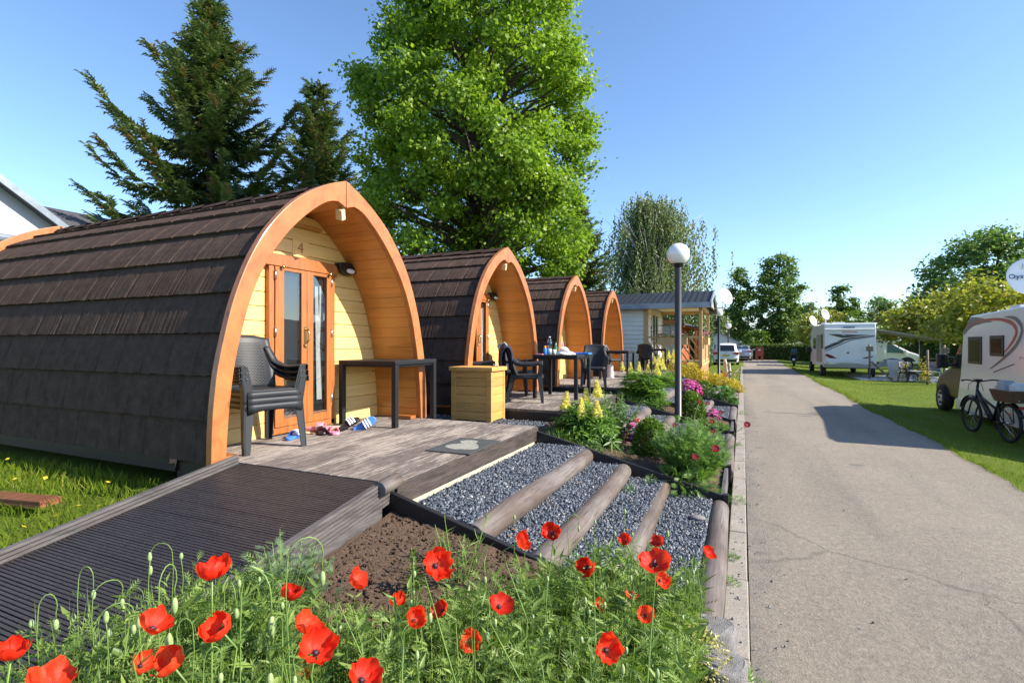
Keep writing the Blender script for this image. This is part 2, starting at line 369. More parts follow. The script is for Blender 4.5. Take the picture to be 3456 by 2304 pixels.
    M['stem'] = plain('poppy_stem', (.14,.23,.05), .5, .3, 12)
    M['bud'] = plain('poppy_bud', (.27,.36,.14), .6, .25, 60, 0, .5)
    M['pod_seed'] = plain('seed_head', (.05,.03,.05), .6, .5, 60)
    M['bark'] = plain('bark', (.075,.058,.045), .9, .4, 6, 0, .8, 0, (4,4,.7), .02)
    M['birchbark'] = plain('birch_bark', (.34,.32,.29), .8, .5, 6, 0, .3)
    # furniture and objects
    t = NT('charcoal_plastic'); t.base((.026,.029,.034)).set(Roughness=.48, Specular_IOR_Level=.35); t.bump(t.noise(140, 2), .06, .002); M['char'] = t.m
    t = NT('charcoal_weave'); sepc = t.n('ShaderNodeSeparateXYZ'); t.l(t.coord(), sepc.inputs[0]); cmb = t.n('ShaderNodeCombineXYZ'); t.l(sepc.outputs[1], cmb.inputs[0]); t.l(sepc.outputs[2], cmb.inputs[1])
    b = t.n('ShaderNodeTexBrick', offset=.5); b.inputs['Scale'].default_value = 1; b.inputs['Brick Width'].default_value = .026; b.inputs['Row Height'].default_value = .0145; b.inputs['Mortar Size'].default_value = .0042; b.inputs['Mortar Smooth'].default_value = .2
    b.inputs['Color1'].default_value = (.085,.092,.102,1); b.inputs['Color2'].default_value = (.07,.077,.086,1); b.inputs['Mortar'].default_value = (.006,.0065,.0075,1)
    t.l(cmb.outputs[0], b.inputs[0]); t.base(b.outputs[0]).set(Roughness=.5, Specular_IOR_Level=.3); t.bump(t.math('SUBTRACT', 1., b.outputs[1]), .6, .006); M['weave'] = t.m
    t = NT('charcoal_rattan'); b = t.n('ShaderNodeTexBrick', offset=.5); b.inputs['Scale'].default_value = 1
    b.inputs['Brick Width'].default_value = .03; b.inputs['Row Height'].default_value = .012; b.inputs['Mortar Size'].default_value = .0025
    b.inputs['Color1'].default_value = (.024,.027,.031,1); b.inputs['Color2'].default_value = (.018,.021,.024,1); b.inputs['Mortar'].default_value = (.006,.0065,.0075,1)
    t.l(t.coord((1,1,1), rot=(.8,.6,.4)), b.inputs[0]); t.base(b.outputs[0]).set(Roughness=.42); t.bump(t.math('SUBTRACT', 1., b.outputs[1]), .8, .006); M['rattan'] = t.m
    M['boxwood'] = wood('treated_pine', (.56,.295,.082), (1.2, 1.2, 8), .55, .55, .22, 3, .1, 0, .121, 2)
    M['porchwood'] = wood('pale_porch_timber', (.52,.35,.16), (6, 6, 1), .6, .3, .15, 2, .05)
    M['porchbase'] = wood('red_cedar_base', (.42,.2,.08), (1, 1, 8), .6, .3, .2, 2, .05)
    M['plank'] = wood('oiled_red_plank', (.22,.085,.042), (8, 1, 8), .5, .2, .2, 2, .1)
    M['siding'] = plain('cream_siding', (.74,.72,.64), .5, .05, 3)
    M['greypanel'] = plain('grey_wall_panel', (.40,.42,.44), .6, .06, 3)
    M['redwood'] = wood('red_timber', (.45,.12,.04), (6, 6, 1), .5, .2, .2, 2, .05)
    M['rooftile'] = plain('anthracite_metal_tile', (.022,.025,.03), .55, .2, 4)
    M['rooftile'].node_tree.nodes['Principled BSDF'].inputs['Specular IOR Level'].default_value = .12
    M['slate'] = plain('slate_roof', (.06,.063,.07), .6, .35, 9, 0, .5)
    M['render'] = plain('white_render', (.70,.67,.66), .9, .06, 5)
    M['shadedrender'] = plain('shade_greyed_render', (.40,.41,.44), .9, .06, 5)  # white render with tree shade put into its colour, for the left gable
    M['zinc'] = plain('zinc', (.22,.25,.29), .35, .2, 4, .6)
    M['lamppost'] = plain('dark_grey_post', (.022,.023,.026), .42, .2, 10)
    M['white'] = plain('white_paint', (.78,.78,.77), .25, .03, 2, 0, 0, .6)
    M['offwhite'] = plain('off_white_panel', (.66,.67,.68), .3, .04, 3, 0, 0, .4)
    M['bronze'] = plain('bronze_car_paint', (.024,.02,.015), .3, .1, 3, 0, 0, .05); M['bronze'].node_tree.nodes['Principled BSDF'].inputs['Specular IOR Level'].default_value = .25
    M['silver'] = plain('silver_car_paint', (.46,.49,.54), .3, .05, 3, .6, 0, .8)
    M['dishgrey'] = plain('grey_dish', (.22,.25,.30), .45, .06)
    M['carglass'] = plain('dark_car_glass', (.012,.016,.02), .05, .1, 3, 0, 0, .5)
    M['blueglass'] = plain('blue_tinted_glass', (.05,.16,.19), .08, .1, 3)
    M['tyre'] = plain('tyre_rubber', (.016,.016,.017), .8, .2, 20)
    M['rim'] = plain('alloy_rim', (.55,.55,.55), .35, .12, 8)
    M['redlight'] = plain('red_tail_light', (.42,.012,.012), .15, .2, 8, 0, 0, .6)
    M['darkred'] = plain('dark_tail_light', (.14,.012,.014), .15, .3, 8, 0, 0, .6)
    M['orange'] = plain('orange_reflector', (.75,.16,.02), .3, .1)
    M['plate_y'] = plain('yellow_plate', (.62,.38,.03), .4, .05)
    M['plate_w'] = plain('white_plate', (.6,.65,.75), .4, .05)
    M['greystripe'] = plain('grey_stripe', (.11,.11,.11), .35, .08)
    M['darkstripe'] = plain('dark_stripe', (.035,.036,.038), .35, .1)
    M['bluestripe'] = plain('blue_stripe', (.02,.05,.16), .35, .1)
    M['redstripe'] = plain('red_stripe', (.40,.045,.02), .35, .08)
    M['winframe'] = plain('brown_window_frame', (.012,.008,.006), .5, .2)
    M['awning'] = plain('grey_awning', (.45,.44,.43), .9, .06, 4)
    M['bluefabric'] = plain('blue_grey_fabric', (.22,.32,.48), .8, .12, 6)
    M['palefabric'] = plain('pale_blue_fabric', (.62,.72,.8), .8, .1, 5)
    M['darkblue'] = plain('navy_cloth', (.012,.016,.045), .85, .35, 14, 0, .4)
    M['rustred'] = plain('rust_red_paint', (.32,.055,.035), .5, .12, 6)
    M['oldwood'] = wood('grey_old_post', (.20,.16,.115), (8, 8, 1), .8, .2, .3, 2, .2)
    M['deadwood'] = plain('dead_stump', (.42,.38,.30), .9, .35, 10, 0, .5)
    M['deadleaf'] = plain('brown_leaf', (.24,.13,.05), .8, .4, 12)
    M['wicker'] = plain('wicker', (.15,.085,.04), .7, .5, 40, 0, .8)
    M['bike'] = plain('black_bike_paint', (.01,.011,.013), .3, .2)
    M['greycloth'] = plain('pale_grey_bag', (.42,.45,.48), .8, .15, 12)
    M['darkpane'] = plain('dark_pane', (.01,.012,.014), .12, .1); M['darkpane'].node_tree.nodes['Principled BSDF'].inputs['Specular IOR Level'].default_value = .3
    t = NT('dotted_cover'); v = t.n('ShaderNodeTexVoronoi'); v.inputs['Scale'].default_value = 22; v.inputs['Randomness'].default_value = .4; t.l(t.coord(), v.inputs['Vector'])
    t.base(t.ramp(v.outputs['Distance'], [(.42, (.62,.66,.7)), (.48, (.015,.018,.03))])).set(Roughness=.6); M['dots'] = t.m
    M['blueplastic'] = plain('bright_blue_plastic', (.02,.22,.72), .4, .08)
    M['pink'] = plain('pink_rubber', (.80,.27,.36), .5, .1, 12)
    M['bluerub'] = plain('blue_rubber', (.06,.2,.60), .5, .1, 12)
    M['beige'] = plain('beige_towel', (.62,.46,.30), .9, .15, 12)
    M['whiteplain'] = plain('white_cloth', (.82,.82,.83), .7, .03, 8)
    M['clear'] = glassmat('clear_plastic', (.93,.95,.96), .14, .05)
    M['water'] = plain('pale_bottle_ribs', (.62,.66,.7), .2, .12, 40)
    M['greenglass'] = plain('green_bottle', (.02,.22,.10), .15, .2, 10, 0, 0, .6)
    M['orangeplastic'] = plain('orange_cap', (.85,.28,.02), .4, .06)
    M['matrubber'] = plain('grey_rubber_mat', (.055,.06,.06), .8, .25, 30, 0, .4)
    M['matworn'] = plain('worn_mat_emblem', (.26,.26,.22), .9, .3, 40)
    M['stone'] = plain('grey_concrete_stone', (.22,.21,.205), .95, .35, 18, 0, .9, 0, (1,1,1), .012)
    M['palehut'] = plain('pale_green_hut', (.52,.55,.45), .6, .06)
mats()
# ---------------------------------------------------------------- ground, road, beds
PODY = [4.125, 8.12, 12.2, 16.15]
xs = [-320,-200,-120,-80,-55,-40,-30,-22,-16,-12,-10,-8,-7,-6,-5,-4.5,-4,-3.6,-3.2,-2.8,-2.4,-2.1,-1.8,-1.5,-1.2,-.9,-.6,-.35,-.15,0,1.5,2.9,3.1,3.4,3.8,4.2,4.6,5,6,8,11,15,20,28,40,60,90,140,220,320]
ys = [-120,-60,-30,-18,-12,-8,-5,-4,-3,-2,-1,0,1,2,2.4,2.8,3.5,4.5,6,8,10,12,14,16,17,17.4,17.8,18.2,18.6,19,20,22,24,26,28,30,34,38,44,50,58,70,85,105,140,200,300,420]
def ground_bias(x, y): return -.07 if (x < .1 and -.6 < y < 17.6 and x > -5.2) else (-.012 if -.15 <= x <= 2.93 else 0)
m = MB(); m.grid([[(x, y, gz(x, y)+ground_bias(x, y)) for x in xs] for y in ys]); tag(m.build('ground', MT['lawn'], fix=False), kind='structure')
def redge(y): return 2.95+.05*math.sin(y*.7)+.03*math.sin(y*2.3+1)+.015*math.sin(y*7.1)
m = MB(); yy = [-8+i*.12 for i in range(540)]
m.grid([[(.04+(redge(y)-.04)*u/8, y, .0+.012*math.sin(PI*u/8)) for u in range(9)] for y in yy]); tag(m.build('road', MT['asphalt'], fix=False), kind='structure')
m = MB(); y = -6.0
while y < 40:
    L = 1.0; dz = rnd.uniform(-.004, .004)
    m.box(-.11, .033+rnd.uniform(-.004,.004), y, y+L-.012, -.1, .012+dz); y += L
tag(m.build('kerb', MT['kerb'], bev=.008), kind='structure')
def chips(name, regs, size, parent=None):
    tv = [(-.9,-.5,-.35),(.7,-.7,-.3),(.95,.45,-.3),(-.6,.65,-.35),(-.6,-.35,.35),(.55,-.35,.42),(.5,.4,.3),(-.45,.4,.4)]
    tf = [(4,5,6,7),(0,1,5,4),(1,2,6,5),(2,3,7,6),(3,0,4,7)]
    P = []
    for (x0,x1,y0,y1,z,n) in regs:
        x = rng.uniform(x0,x1,n); yv = rng.uniform(y0,y1,n)
        P.append(np.stack([x, yv, (z if np.isscalar(z) else z(x))+rng.normal(0,.006,n)], -1))
    P = np.concatenate(P); N = len(P)
    M_ = frames(rdir(N, -.35, .35), nrm(rdir(N)*.7+np.array([0,0,1.])))
    M_ = M_*rng.uniform(.55, 1.25, (N,1,3))
    s = size*rng.uniform(.55, 1.3, N)
    return scatter(name, tv, tf, P, M_, s, rng.random(N), MT['chips'], parent)
g = MB(); regs = []; decky = []
TER = [(-2.12,-1.56,.54), (-1.56,-1.13,.385), (-1.13,-.72,.27), (-.72,-.27,.14)]
for i, cy in enumerate(PODY):
    y0, y1 = cy-1.26, cy+1.33
    for (a, b, z) in TER:
        g.box(a, b, y0, y1, z-.3, z)
        regs.append((a+.01, b-.01, y0+.01, y1-.02, z+.006, int((b-a)*(y1-y0)*[7600,3600,1500,900][i])))
for i, cy in enumerate(PODY):
    g.box(-6.5, -2.14, cy+1.39, cy+2.62, .2, .575)
    regs.append((-4.6, -2.15, cy+1.4, cy+2.6, .582, [7500,3000,1500,0][i]))
tag(g.build('gravel', MT['gravel']), kind='structure')
tag(chips('slate_chippings', regs, .0132), 'loose blue grey slate chippings on the steps and between the cabins', 'gravel', kind='stuff')
# stray stones on the kerb and the road edge
tag(chips('stray_chippings', [(-.1,.03,1.5,12,.014,160), (.04,.3,1.5,12,.006,150), (.3,2.9,1.8,12,.012,60)], .009), 'stray slate chippings scattered along the concrete kerb and road edge', 'gravel', kind='stuff')
# planting soil
def soilz(x): return .14+(-.25-x)*.225
def soil_patch(m, x0, x1, y0, y1, f, n=26, amp=.02):
    m.grid([[(x0+(x1-x0)*a/n, y0+(y1-y0)*b/n, f(x0+(x1-x0)*a/n, y0+(y1-y0)*b/n)+rnd.gauss(0, amp)) for a in range(n+1)] for b in range(n+1)])
m = MB()
def bed0(x, y): return .27+.145*(-x-.15)-(2.83-y)*(.05+.026*(-x))
soil_patch(m, -2.13, -.12, -.6, 2.81, bed0, 60, .007)
for i, cy in enumerate(PODY):
    y0 = cy+1.38; y1 = PODY[i+1]-1.3 if i < 3 else cy+2.2
    soil_patch(m, -2.35, -.2, y0, y1, lambda x, y: soilz(x), 34, .012)
tag(m.build('soil', MT['soil'], fix=False), kind='structure')
# soil clods
N = 2600; x = rng.uniform(-2.1,-1.0,N); yv = rng.uniform(1.4,2.8,N)
P = np.stack([x, yv, np.array([bed0(a,b) for a,b in zip(x,yv)])+.004], -1)
scl = scatter('soil_crumbs', [(-1,-1,-.4),(1,-.8,-.4),(.9,1,-.4),(-.8,.9,-.4),(0,.1,.9)], [(0,1,4),(1,2,4),(2,3,4),(3,0,4)], P, frames(rdir(N,-.3,.3), rdir(N,.4,1)), rng.uniform(.003,.013,N), rng.random(N), MT['soil'])
tag(scl, 'crumbly clods of brown bark soil in the poppy bed', 'soil', kind='stuff')
# black edging boards, logs, kerb boards
place = ['first flight of gravel steps', 'second flight of gravel steps', 'third flight of gravel steps', 'farthest flight of gravel steps']
side = ['poppy bed side of the', 'far side of the']
for i, cy in enumerate(PODY):
    for k, y in enumerate((cy-1.30, cy+1.35)):
        m = MB(); x0, z0, x1, z1 = -2.2, .70, -.16, .185; h = .21
        m.hexa([(x0,y-.02,z0-h),(x1,y-.02,z1-h),(x1,y+.02,z1-h),(x0,y+.02,z0-h)], [(x0,y-.02,z0),(x1,y-.02,z1),(x1,y+.02,z1),(x0,y+.02,z0)])
        m.box(x1-.02, x1+.035, y-.035, y+.035, -.05, z1+.015)
        tag(m.build('edging_board', MT['blackboard'], bev=.006), 'sloping black edging board on the %s side of the %s' % (('near', 'far')[k], place[i]), 'edging board', 'black edging boards of the gravel steps')
    for k, (x, z, r) in enumerate(((-1.56,.455,.088), (-1.13,.33,.085), (-.72,.205,.078))):
        m = MB(); n = 14; pts = []; rs = []
        for j in range(n+1):
            u = j/n; pts.append((x+.02*math.sin(3*u+i+k), cy-1.25+2.58*u, z+.008*math.sin(5*u+k))); rs.append(r*(1+.05*math.sin(7*u+2*k+i)) * (.93 if j in (0, n) else 1))
        m.tube(pts, rs, 18)
        tag(m.build('step_log', MT['log'], bev=.008), '%s weathered log tread of the %s' % (('upper', 'middle', 'lower')[k], place[i]), 'log', 'round log treads of the gravel steps')
    m = MB(); n = 12
    m.tube([(-.2+.008*math.sin(4*j/n+i), cy-1.24+2.5*j/n, .075) for j in range(n+1)], [.088*(1+.03*math.sin(6*j/n+i)) for j in range(n+1)], 18)
    tag(m.build('kerb_log', MT['log'], bev=.008), 'round log lying along the concrete kerb below the %s' % place[i], 'log', 'logs along the kerb')
    y0 = cy+1.42; y1 = PODY[i+1]-1.36 if i < 3 else cy+2.0
    m = MB(); prof = []
    for j in range(15): prof += [(-.165+.006*(j%2), .17-.017*j)]
    m.prism([(-.20,.17)]+prof+[(-.20,-.08)], y0, y1, 'y')
    tag(m.build('kerb_board', MT['ribbed']), 'grey ribbed board edging the flower bed after the %s' % place[i], 'edging board', 'ribbed boards along the kerb')
# ---------------------------------------------------------------- timber decks and the ramp
dk_lab = ['weathered timber deck with a worn doormat at the nearest cabin', 'timber deck carrying the table with bottles at the second cabin',
          'timber deck of the third cabin with a bare dark table', 'farthest timber deck, beside the lupins and the cream mobile home']
for i, cy in enumerate(PODY):
    y0, y1 = cy-1.255, cy+1.375
    if i == 2: y1 = 14.25
    if i == 3: y1 = 19.0
    d = thing('timber_deck', dk_lab[i], 'deck', (-2.13, (y0+y1)/2, .5), 0, 'timber decks of the cabins'); hy = (y1-y0)/2
    m = MB(); x = -.022; W = .142; ng = 9
    while x > -2.32:
        pr = [(x-W+.005, .19)]
        for q in range(ng):
            a = x-W+.005+(W-.005)*q/ng; w = (W-.005)/ng
            pr += [(a+.001, .2295), (a+w*.68, .2295), (a+w*.74, .226), (a+w*.96, .226)]
        pr += [(x, .19)]
        off = rnd.uniform(-.0015, .0015)
        m.prism([(a, b+off) for a, b in pr], -hy, hy, 'y'); x -= W
    m.build('boards', MT['deck'], d, fix=False)
    m = MB()
    for zb in (.152, .076):
        pr = [(-.02, zb)]
        for q in range(6):
            a = zb+.072*q/6; pr += [(.0, a+.001), (.0, a+.0075), (-.009, a+.0085), (-.009, a+.0118)]
        pr += [(-.02, zb+.072)]
        m.prism([(a, b) for a, b in pr], -hy, hy, 'y')      # polygon lies in x-z
    m.build('fascia', MT['fascia'], d)
    for ya_ in (-hy, hy-.03): m = MB(); m.box(-2.3, -.03, ya_, ya_+.03, .02, .19); m.build('side_board', MT['blackboard'], d)
    m = MB(); m.box(-.06, -.022, -hy+.02, hy-.02, -.12, .074); m.build('footing', MT['cement'], d)
r = thing('ramp', 'dark ribbed wooden ramp running down from the first deck past the poppies', 'ramp', (-2.15, 2.83, .735))
sl = .165; m = MB(); L = 4.5; P_ = []; pitch = .0212; nb = int(L/pitch)
prof = []
for j in range(nb):
    y = -j*pitch; seam = (j % 7 == 0); z = sl*y
    prof += [(y-.001, z-.010 if seam else z-.007), (y-(.0075 if seam else .006), z-.010 if seam else z-.007), (y-(.0085 if seam else .007), z), (y-pitch+.001, z-.003)]
m.grid([[(x, y, z+rnd.uniform(-.0003,.0003)) for x in (-1.46, -1.0, -.5, -.015)] for y, z in prof], sm=False)
m.build('boards', MT['ramp'], r, fix=False)
for nm, x0, mat, top in (('side_board', .0, 'ribbed', .055), ('side_board', -1.50, 'ribbed', .06)):
    m = MB()
    for q in range(7):
        zt = top-.025*q; w = .03
        for (a, b, o) in ((zt, zt-.0185, 0), (zt-.0185, zt-.025, .010)):
            m.hexa([(x0-w+o,.02,b),(x0+w*.2-o,.02,b),(x0+w*.2-o,-L,b-sl*L),(x0-w+o,-L,b-sl*L)][::-1], [(x0-w+o,.02,a),(x0+w*.2-o,.02,a),(x0+w*.2-o,-L,a-sl*L),(x0-w+o,-L,a-sl*L)][::-1])
    m.build(nm, MT[mat], r)
m = MB(); m.hexa([(-.03,-.1,-.30),(0,-.1,-.30),(0,-3.4,-.75),(-.03,-3.4,-.75)][::-1], [(-.03,-.1,-.12),(0,-.1,-.12),(0,-3.4,-.12-sl*3.4),(-.03,-3.4,-.12-sl*3.4)][::-1]); m.build('skirt_board', MT['ribbed'], r)
m = MB(); m.tube([(.01,.05,.02),(.01,-.14,.0)], .05, 14); m.build('round_cap', MT['log'], r)
# doormat
dm = thing('doormat', 'flat grey rubber doormat with a pale worn emblem on the first deck', 'doormat', (-2.345, 4.17, .7305), .03)
m = MB(); m.box(-.22,.22,-.33,.33,0,.009); m.build('mat', MT['matrubber'], dm, bev=.003)
m = MB()
def blob(cx, cy_, rx, ry, n=26, j=.16, sd=1):
    q = random.Random(sd); ph = [q.uniform(0, 6) for _ in range(4)]
    return [(cx+rx*(1+j*sum(math.sin((k+2)*a+ph[k])/(k+1) for k in range(4)))*math.cos(a), cy_+ry*(1+j*sum(math.sin((k+2)*a+ph[k])/(k+1) for k in range(4)))*math.sin(a)) for a in [2*PI*t/n for t in range(n)]]
m.prism(blob(.02,-.06,.13,.17,30,.17,3), .0092, .0105, 'z'); m.prism(blob(-.02,.13,.10,.09,24,.2,5), .0094, .0108, 'z')
m.build('worn_emblem', MT['matworn'], dm)
# ---------------------------------------------------------------- camping pods
OUT = [(1.47,0),(1.46,.35),(1.42,.73),(1.35,1.05),(1.27,1.33),(1.15,1.62),(1.0,1.88),(.83,2.09),(.64,2.27),(.42,2.42),(.2,2.535),(0,2.612)]
INN = [(1.345,0),(1.322,.36),(1.278,.73),(1.21,1.03),(1.13,1.30),(1.02,1.55),(.88,1.77),(.70,1.985),(.50,2.17),(.28,2.325),(.13,2.372),(.06,2.355),(0,2.335)]
def cr(pts, n=6):
    out = []; P = [pts[0]]+pts+[pts[-1]]
    for i in range(1, len(P)-2):
        a, b, c, d = P[i-1:i+3]
        for k in range(n):
            t = k/n; out.append(tuple(.5*(2*b[j]+(c[j]-a[j])*t+(2*a[j]-5*b[j]+4*c[j]-d[j])*t*t+(3*b[j]-a[j]-3*c[j]+d[j])*t**3) for j in (0,1)))
    return out+[pts[-1]]
OC, IC = cr(OUT), cr(INN)
def inner_y(z):
    best = 0
    for (a, b), (c, d) in zip(IC, IC[1:]):
        if (b-z)*(d-z) <= 0 and b != d: best = max(best, a+(c-a)*(z-b)/(d-b))
    return best
def offset(c, d):
    o = []
    for i, p in enumerate(c):
        a = c[max(0,i-1)]; b = c[min(len(c)-1,i+1)]; t = Vector((b[0]-a[0], b[1]-a[1])).normalized(); o.append((p[0]-t.y*-1*0+(t.y)*d, p[1]-t.x*d))
    return o
LEN = 5.3
pod_lab = ['nearest camping pod, with stacked chairs and a bare table before its door', 'second camping pod, behind the wooden box and the chair with a navy jacket',
           'third camping pod, between the bottle table pod and the last pod', 'farthest camping pod in the row, beside the cream mobile home']
pod = thing('camping_pod', pod_lab[0], 'camping pod', (-3.72, PODY[0], .725), 0, 'arched timber camping pods in a row')
# local frame: x towards the road, y along the row, z up; origin under the front arch
def arch_half(m, outer, inner, x0, x1, sg, gap=.004):
    n = 48
    def res(c):
        L = [0]
        for a, b in zip(c, c[1:]): L.append(L[-1]+math.dist(a, b))
        out = []; j = 0
        for k in range(n+1):
            s = L[-1]*k/n
            while j < len(c)-2 and L[j+1] < s: j += 1
            t = (s-L[j])/max(1e-9, L[j+1]-L[j]); out.append((c[j][0]+(c[j+1][0]-c[j][0])*t, c[j][1]+(c[j+1][1]-c[j][1])*t))
        return out
    o, i = res(outer), res(inner)
    rows = [[(x0, sg*(max(p[0], gap)), p[1]), (x1, sg*(max(p[0], gap)), p[1]), (x1, sg*(max(q[0], gap)), q[1]), (x0, sg*(max(q[0], gap)), q[1])] for p, q in zip(o, i)]
    base = len(m.v)
    for rw in rows: m.v.extend(rw)
    for k in range(n):
        for e in range(4):
            a, b = base+k*4+e, base+k*4+(e+1)%4; m.f.append((a, b, b+4, a+4)); m.m.append(0); m.s.append(False)
    m.f.append((base,base+1,base+2,base+3)); m.f.append(tuple(base+n*4+e for e in (3,2,1,0))); m.m += [0,0]; m.s += [False]*2
for sg in (-1, 1):
    m = MB(); arch_half(m, OC, IC, -.045, .02, sg); o = m.build('front_arch', MT['trim'], pod, bev=.006)
for sg in (-1, 1):
    m = MB(); arch_half(m, offset(OC, .03), offset(IC, .06), -LEN, -LEN+.06, sg); m.build('rear_arch', MT['trim'], pod, bev=.006)
# roof of overlapping shingle courses
def path_len(c):
    L = [0]
    for a, b in zip(c, c[1:]): L.append(L[-1]+math.dist(a, b))
    return L
RB = offset(OC, -.075)[::-1]     # from the ridge to the foot
RL = path_len(RB)
def rp(s, d):
    s = min(max(s, 0), RL[-1]-1e-6); j = 0
    while RL[j+1] < s: j += 1
    t = (s-RL[j])/(RL[j+1]-RL[j]); a, b = RB[j], RB[j+1]
    T = Vector((b[0]-a[0], b[1]-a[1])).normalized(); N_ = Vector((-T.y, T.x))
    if N_.x < 0 and abs(N_.x) > .3: N_ = -N_
    if N_.y < -.2: N_ = -N_
    return (a[0]+(b[0]-a[0])*t+N_.x*d, a[1]+(b[1]-a[1])*t+N_.y*d)
m = MB(); NC = 9; cl = RL[-1]/NC; dx = .0185; nx = int((LEN-.1)/dx); rr = random.Random(4)
for sg in (-1, 1):
    for k in range(NC):
        s0, s1 = max(0, k*cl-.03), (k+1)*cl+ (0 if k < NC-1 else -.02)
        cols = []; tile = rr.random()*.33
        gw = 0; lowd = 0; jag = 0
        for j in range(nx+1):
            x = -.05-dx*j; u = ((-x+tile) % .335)/.335
            gw = rr.choice((0, .001, .002, .003, .004))
            if u < .056: gw = .014
            if j % 3 == 0: jag = rr.uniform(0, .012)
            c = []
            for q in range(5):
                t = q/4; ss = s0+(s1-s0)*t+(jag*.6 if q == 4 else 0); dd = .004+.034*t-gw*(.3+.7*t)
                y_, z_ = rp(ss, dd); c.append((x, sg*y_, z_))
            y_, z_ = rp(s1+jag*.6, .0-.01); c.append((x, sg*y_, z_))
            cols.append(c)
        m.grid(cols, sm=False)
for j in range(13):     # ridge caps
    x = -.05-.405*j; pts = [(-.085,-.052),(-.05,-.012),(0,.012),(.05,-.012),(.085,-.052)]
    m.grid([[(x-.42*u, a, 2.612-.02+b-.018*u+.012) for a, b in pts] for u in (0, 1)], sm=False)
m.build('roof', MT['shingle'], pod, fix=False)
# closed back wall and skid base
m = MB(); poly = [(p[0], p[1]) for p in IC]; poly = [(-a, b) for a, b in poly]+[(a, b) for a, b in poly[::-1][1:]]
m.prism(poly, -LEN+.08, -LEN+.12, 'x'); m.build('back_wall', MT['lining'], pod)
m = MB(); m.box(-LEN+.1, -.70, -1.28, 1.28, -.14, .02); m.box(-LEN+.2, -.68, -1.34, -1.28, -.06, .03); m.box(-LEN+.2, -.68, 1.28, 1.34, -.06, .03); m.build('base', MT['blackboard'], pod)
# porch lining made of planks running inwards
m = MB(); IL = path_len(IC); tot = IL[-1]; npk = 23
def ip(s, d):
    s = min(max(s, 0), tot-1e-6); j = 0
    while IL[j+1] < s: j += 1
    t = (s-IL[j])/(IL[j+1]-IL[j]); a, b = IC[j], IC[j+1]; T = Vector((b[0]-a[0], b[1]-a[1])).normalized()
    return (a[0]+(b[0]-a[0])*t+T.y*d, a[1]+(b[1]-a[1])*t-T.x*d)
for sg in (-1, 1):
    for k in range(npk):
        s0, s1 = tot*k/npk, tot*(k+1)/npk; rows = []
        for (s, d) in ((s0, .012), (s0+.002, .004), (s0+(s1-s0)*.33, .004), (s0+(s1-s0)*.66, .004), (s1-.002, .004), (s1, .012)):
            y_, z_ = ip(s, d); rows.append([(-.045, sg*max(y_,0), z_), (-.35, sg*max(y_,0), z_), (-.70, sg*max(y_,0), z_)])
        m.grid(rows, sm=False)
m.build('porch_lining', MT['lining'], pod)
# front wall boards
m = MB(); z = .0
while z < 2.34:
    z1 = min(z+.147, 2.345); ya, yb = inner_y(z)+.02, inner_y(min(z1, 2.33))+.02
    P4 = [(-ya, z+.0035), (ya, z+.0035), (yb, z1-.0035), (-yb, z1-.0035)]
    m.prism(P4, -.705, -.67, 'x'); z += .147
m.prism([(-1.33,0),(1.33,0),(1.2,1.05),(.9,1.76),(.3,2.3),(-.3,2.3),(-.9,1.76),(-1.2,1.05)], -.72, -.69, 'x')
m.build('front_wall', MT['frontwall'], pod, bev=.003)
